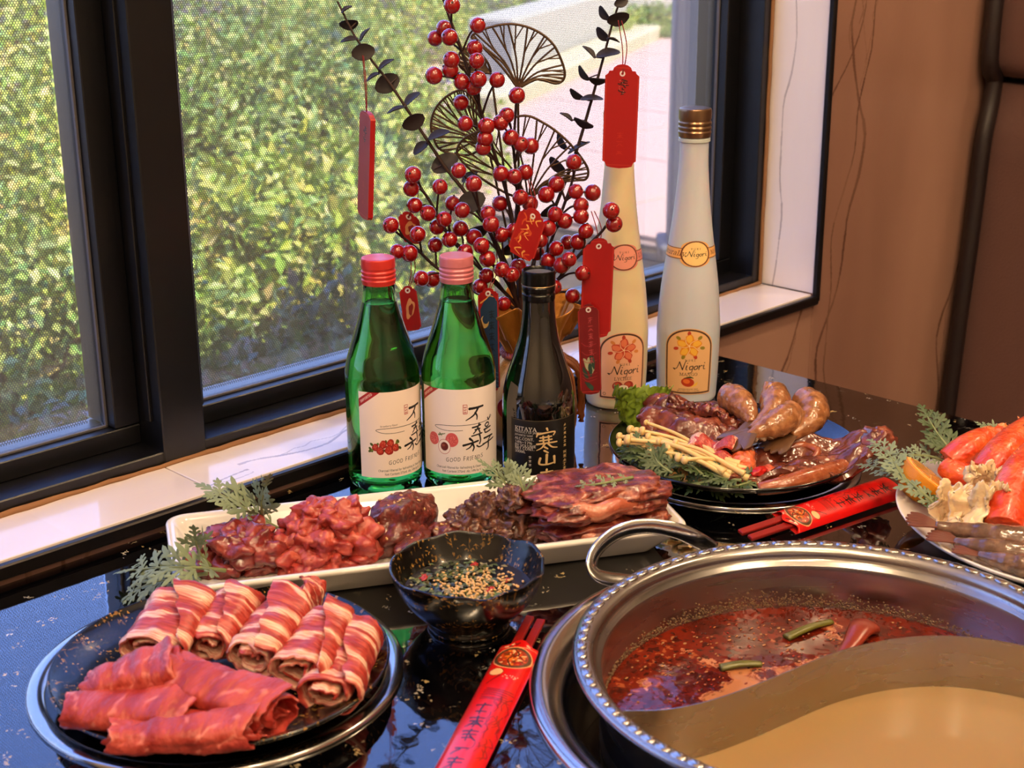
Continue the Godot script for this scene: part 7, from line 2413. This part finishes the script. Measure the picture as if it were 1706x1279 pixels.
# ---- the white plate at the right
func build_crab_food() -> void:
	# half lemon, cut face up toward the seat
	var lem := thing("lemon_half", "yellow lemon half with its cut face up at the white plate's left", "lemon", at(1550, 792, 0.044))
	var dir := (Vector3(0.42, 0.80, 0.42)).normalized()
	var x := dir.cross(Vector3.UP).normalized()
	var bs := Basis(x, dir, x.cross(dir))
	var rind := lathe(mm([[0, -29], [4, -28.4], [9, -25.5], [17, -21], [23.5, -12], [25.5, -3], [25.4, -0.6], [24.6, 0]], 5), 56)
	var o := put("rind", rind, mat(Color(0.84, 0.52, 0.05), 0.35, 0.0, {"normal_enabled": true, "normal_texture": noise_bump(256, 0.25, 3, 3.0), "normal_scale": 0.4, "uv1_triplanar": true, "uv1_scale": Vector3(14, 14, 14)}), lem)
	o.basis = bs
	o = put("pith", lathe(mm([[24.8, -0.2], [24.0, 0.3], [21.5, 0.2], [0, 0.1]], 1), 56, null, 70.0), mat(Color(0.88, 0.72, 0.42), 0.5), lem)
	o.basis = bs
	var pulp := mat(Color(0.80, 0.52, 0.18), 0.22, 0.0, {"subsurf_scatter_enabled": true, "subsurf_scatter_strength": 0.2, "clearcoat_enabled": true, "clearcoat": 0.5, "normal_enabled": true, "normal_texture": noise_bump(256, 0.12, 9, 4.0), "normal_scale": 0.6})
	for k in 9:
		var a := TAU * k / 9.0
		var poly := PackedVector2Array()
		for e in [[1.8, 0.0], [8, -0.27], [19, -0.305], [21.3, -0.24], [21.8, 0.0], [21.3, 0.24], [19, 0.305], [8, 0.27]]:
			poly.append(Vector2(cos(a + e[1]), sin(a + e[1])) * e[0] * 0.001)
		o = put("segment", slab(poly, 0.0012, Transform3D(Basis(Vector3.RIGHT, -PI / 2), Vector3(0, 0.0006, 0))), pulp, lem)
		o.basis = bs
	# crab legs
	var shell := flesh(Color(0.66, 0.13, 0.04), Color(0.80, 0.23, 0.07), Color(0.88, 0.46, 0.22), 151, 8.0, 0.016, 0.36, 0.35, false, 0.9)
	var g := "orange red crab legs on the white plate"
	var legs := [
		[[[1578, 775, 0.044], [1600, 790, 0.040], [1640, 800, 0.036], [1670, 802, 0.034]], 0.0135, 0.0095, "orange red crab leg joint bent at the left, nearest the lemon"],
		[[[1580, 770, 0.046], [1610, 748, 0.056], [1640, 732, 0.060], [1668, 722, 0.062]], 0.0150, 0.0120, "orange red crab leg segment rising at the back left of the white plate"],
		[[[1640, 790, 0.050], [1662, 765, 0.060], [1690, 735, 0.068], [1730, 705, 0.074]], 0.0160, 0.0150, "thick orange red crab leg segment leaning back in the middle"],
		[[[1672, 880, 0.036], [1684, 830, 0.052], [1700, 790, 0.064], [1722, 755, 0.072]], 0.0175, 0.0150, "thick orange red crab leg at the frame's right edge"],
		[[[1700, 850, 0.036], [1730, 820, 0.050], [1760, 790, 0.056]], 0.017, 0.013, "crab leg cut off by the frame's right edge"],
	]
	for l in legs:
		var base := at(l[0][0][0], l[0][0][1], l[0][0][2])
		var t := thing("crab_leg", l[3], "crab", base, 0.0, g)
		var p := PackedVector3Array()
		for q in l[0]:
			p.append(at(q[0], q[1], q[2]) - base)
		var r0: float = l[1]
		var r1: float = l[2]
		put("shell", tube(smooth_path(p, 8), func(u): return lerpf(r0, r1, u) * (0.72 + 0.32 * pow(sin(PI * clampf(u * 0.86 + 0.10, 0, 1)), 0.6)), 20, null, 0.86), shell, t)
		put("joint_flesh", lump(Vector3.ONE * r1 * 0.72, 0.25, 1.4, 5, 20, 14), mat(Color(0.86, 0.50, 0.25), 0.3), t).position = p[p.size() - 1]
		var sp := MB.new()
		var rng := RandomNumberGenerator.new()
		rng.seed = int(l[0][0][0])
		var pp := smooth_path(p, 8)
		for i in 26:
			var q := pp[rng.randi_range(2, pp.size() - 3)]
			var d := (Vector3(rng.randfn(), absf(rng.randfn()) + 0.3, rng.randfn())).normalized()
			tube(PackedVector3Array([q + d * r1 * 0.90, q + d * (r1 * 0.98 + 0.0012)]), func(u): return 0.0010 * (1.1 - u), 6, sp)
		put("spines", sp, mat(Color(0.85, 0.50, 0.28), 0.4), t)
	# folded cream fish maw
	var maw := flesh(Color(0.88, 0.70, 0.50), Color(0.92, 0.79, 0.61), Color(0.95, 0.87, 0.73), 161, 10.0, 0.014, 0.32, 0.3, false, 0.5)
	var gm := "folded cream pieces on the white plate"
	var mp := [
		[[1640, 812], 0.050, 0.080, 0.036, 0.3, 3, "folded cream fish maw piece at the back, below the crab legs"],
		[[1584, 862], 0.034, 0.056, 0.052, 1.3, 5, "upright cream fish maw piece with a ragged top, beside the lemon"],
		[[1650, 860], 0.040, 0.088, 0.056, -0.4, 8, "largest folded cream fish maw piece, at the front of the heap"],
		[[1618, 885], 0.028, 0.060, 0.024, 0.2, 12, "low cream fish maw fold lying on the shrimps"],
	]
	var n := FastNoiseLite.new()
	n.frequency = 1.0
	for q in mp:
		n.seed = q[5]
		var sd: int = q[5]
		var tw: float = q[4]
		var w: float = q[2]
		var h: float = q[3]
		var ff := func(u: float, v: float) -> Vector3:
			var a := (u - 0.5) * 4.4 + tw
			var r := w * 0.42 * (0.75 + 0.55 * n.get_noise_2d(u * 2.4, v * 1.6))
			var frill := n.get_noise_2d(u * 11.0, v * 3.0) * 0.006 * smoothstep(0.5, 1.0, v)
			var pp := cam_right * sin(a) * (r + frill) + Vector3(0.58, 0, -0.81) * (cos(a) * r * 0.62)
			return pp * (1.0 - 0.45 * v + 0.2 * sin(v * 3.0 + sd)) + Vector3.UP * ((v - 0.5) * h * (1.0 + 0.25 * n.get_noise_2d(u * 5.0, 7.0)) + frill) + cam_right * 0.006 * n.get_noise_2d(u * 3.0, v * 4.0 + 30.0)
		single("fish_maw", sheet(60, 26, ff, 0.0032), maw, at(q[0][0], q[0][1], q[1]), q[6], "seafood", gm)
	# raw grey shrimps in front
	var grey := flesh(Color(0.24, 0.16, 0.12), Color(0.36, 0.25, 0.19), Color(0.50, 0.37, 0.28), 171, 12.0, 0.02, 0.16, 0.9, false, 0.4)
	var gt := mat(Color(0.40, 0.20, 0.14), 0.2, 0.0, {"clearcoat_enabled": true, "clearcoat": 0.8})
	var gs := "raw grey shrimps on the white plate's front"
	shrimp("raw grey shrimp with its reddish tail poking over the white plate's left rim", [at(1760, 905, 0.036), at(1690, 900, 0.038), at(1620, 888, 0.038), at(1558, 876, 0.040)], 0.0125, grey, gt, gs)
	shrimp("raw grey shrimp in the middle of three at the white plate's front", [at(1770, 925, 0.036), at(1700, 922, 0.036), at(1635, 912, 0.036), at(1590, 902, 0.036)], 0.0115, grey, gt, gs)
	shrimp("raw grey shrimp nearest the pot, along the white plate's front rim", [at(1780, 948, 0.034), at(1720, 945, 0.034), at(1668, 934, 0.034), at(1630, 924, 0.034)], 0.0105, grey, gt, gs)
	# herbs round the plate
	var gh := "grey green herb sprigs on the white plate"
	frond("herb_sprig", "long grey green herb sprig hanging over the white plate's left rim onto the red packet", [at(1568, 852, 0.026), at(1530, 815, 0.042), at(1490, 785, 0.046), at(1445, 775, 0.040)], 9, 0.024, leaf_grey, 51, gh)
	frond("herb_sprig", "grey green herb sprig pointing up at the left of the lemon", [at(1520, 815, 0.040), at(1498, 785, 0.050), at(1485, 762, 0.056), at(1462, 742, 0.060)], 7, 0.022, leaf_grey, 52, gh)
	frond("herb_sprig", "dark herb sprig standing behind the lemon, in front of the wall", [at(1600, 770, 0.046), at(1580, 745, 0.056), at(1562, 722, 0.064), at(1545, 694, 0.074)], 8, 0.026, leaf_dark, 53, gh)
	frond("herb_sprig", "thin dark herb sprig between the lemon and the meat, lying far back", [at(1580, 770, 0.044), at(1550, 760, 0.048), at(1520, 758, 0.048), at(1495, 756, 0.046)], 6, 0.018, leaf_grey, 54, gh)
	frond("herb_sprig", "herb sprig lying inside the white plate below the lemon", [at(1568, 860, 0.026), at(1555, 840, 0.032), at(1545, 825, 0.036), at(1538, 812, 0.040)], 6, 0.018, leaf_dark, 55, gh)
	frond("herb_sprig", "herb sprig peeking out behind the crab legs at the top", [at(1680, 735, 0.060), at(1655, 722, 0.066), at(1640, 712, 0.070)], 4, 0.016, leaf_grey, 56, gh)
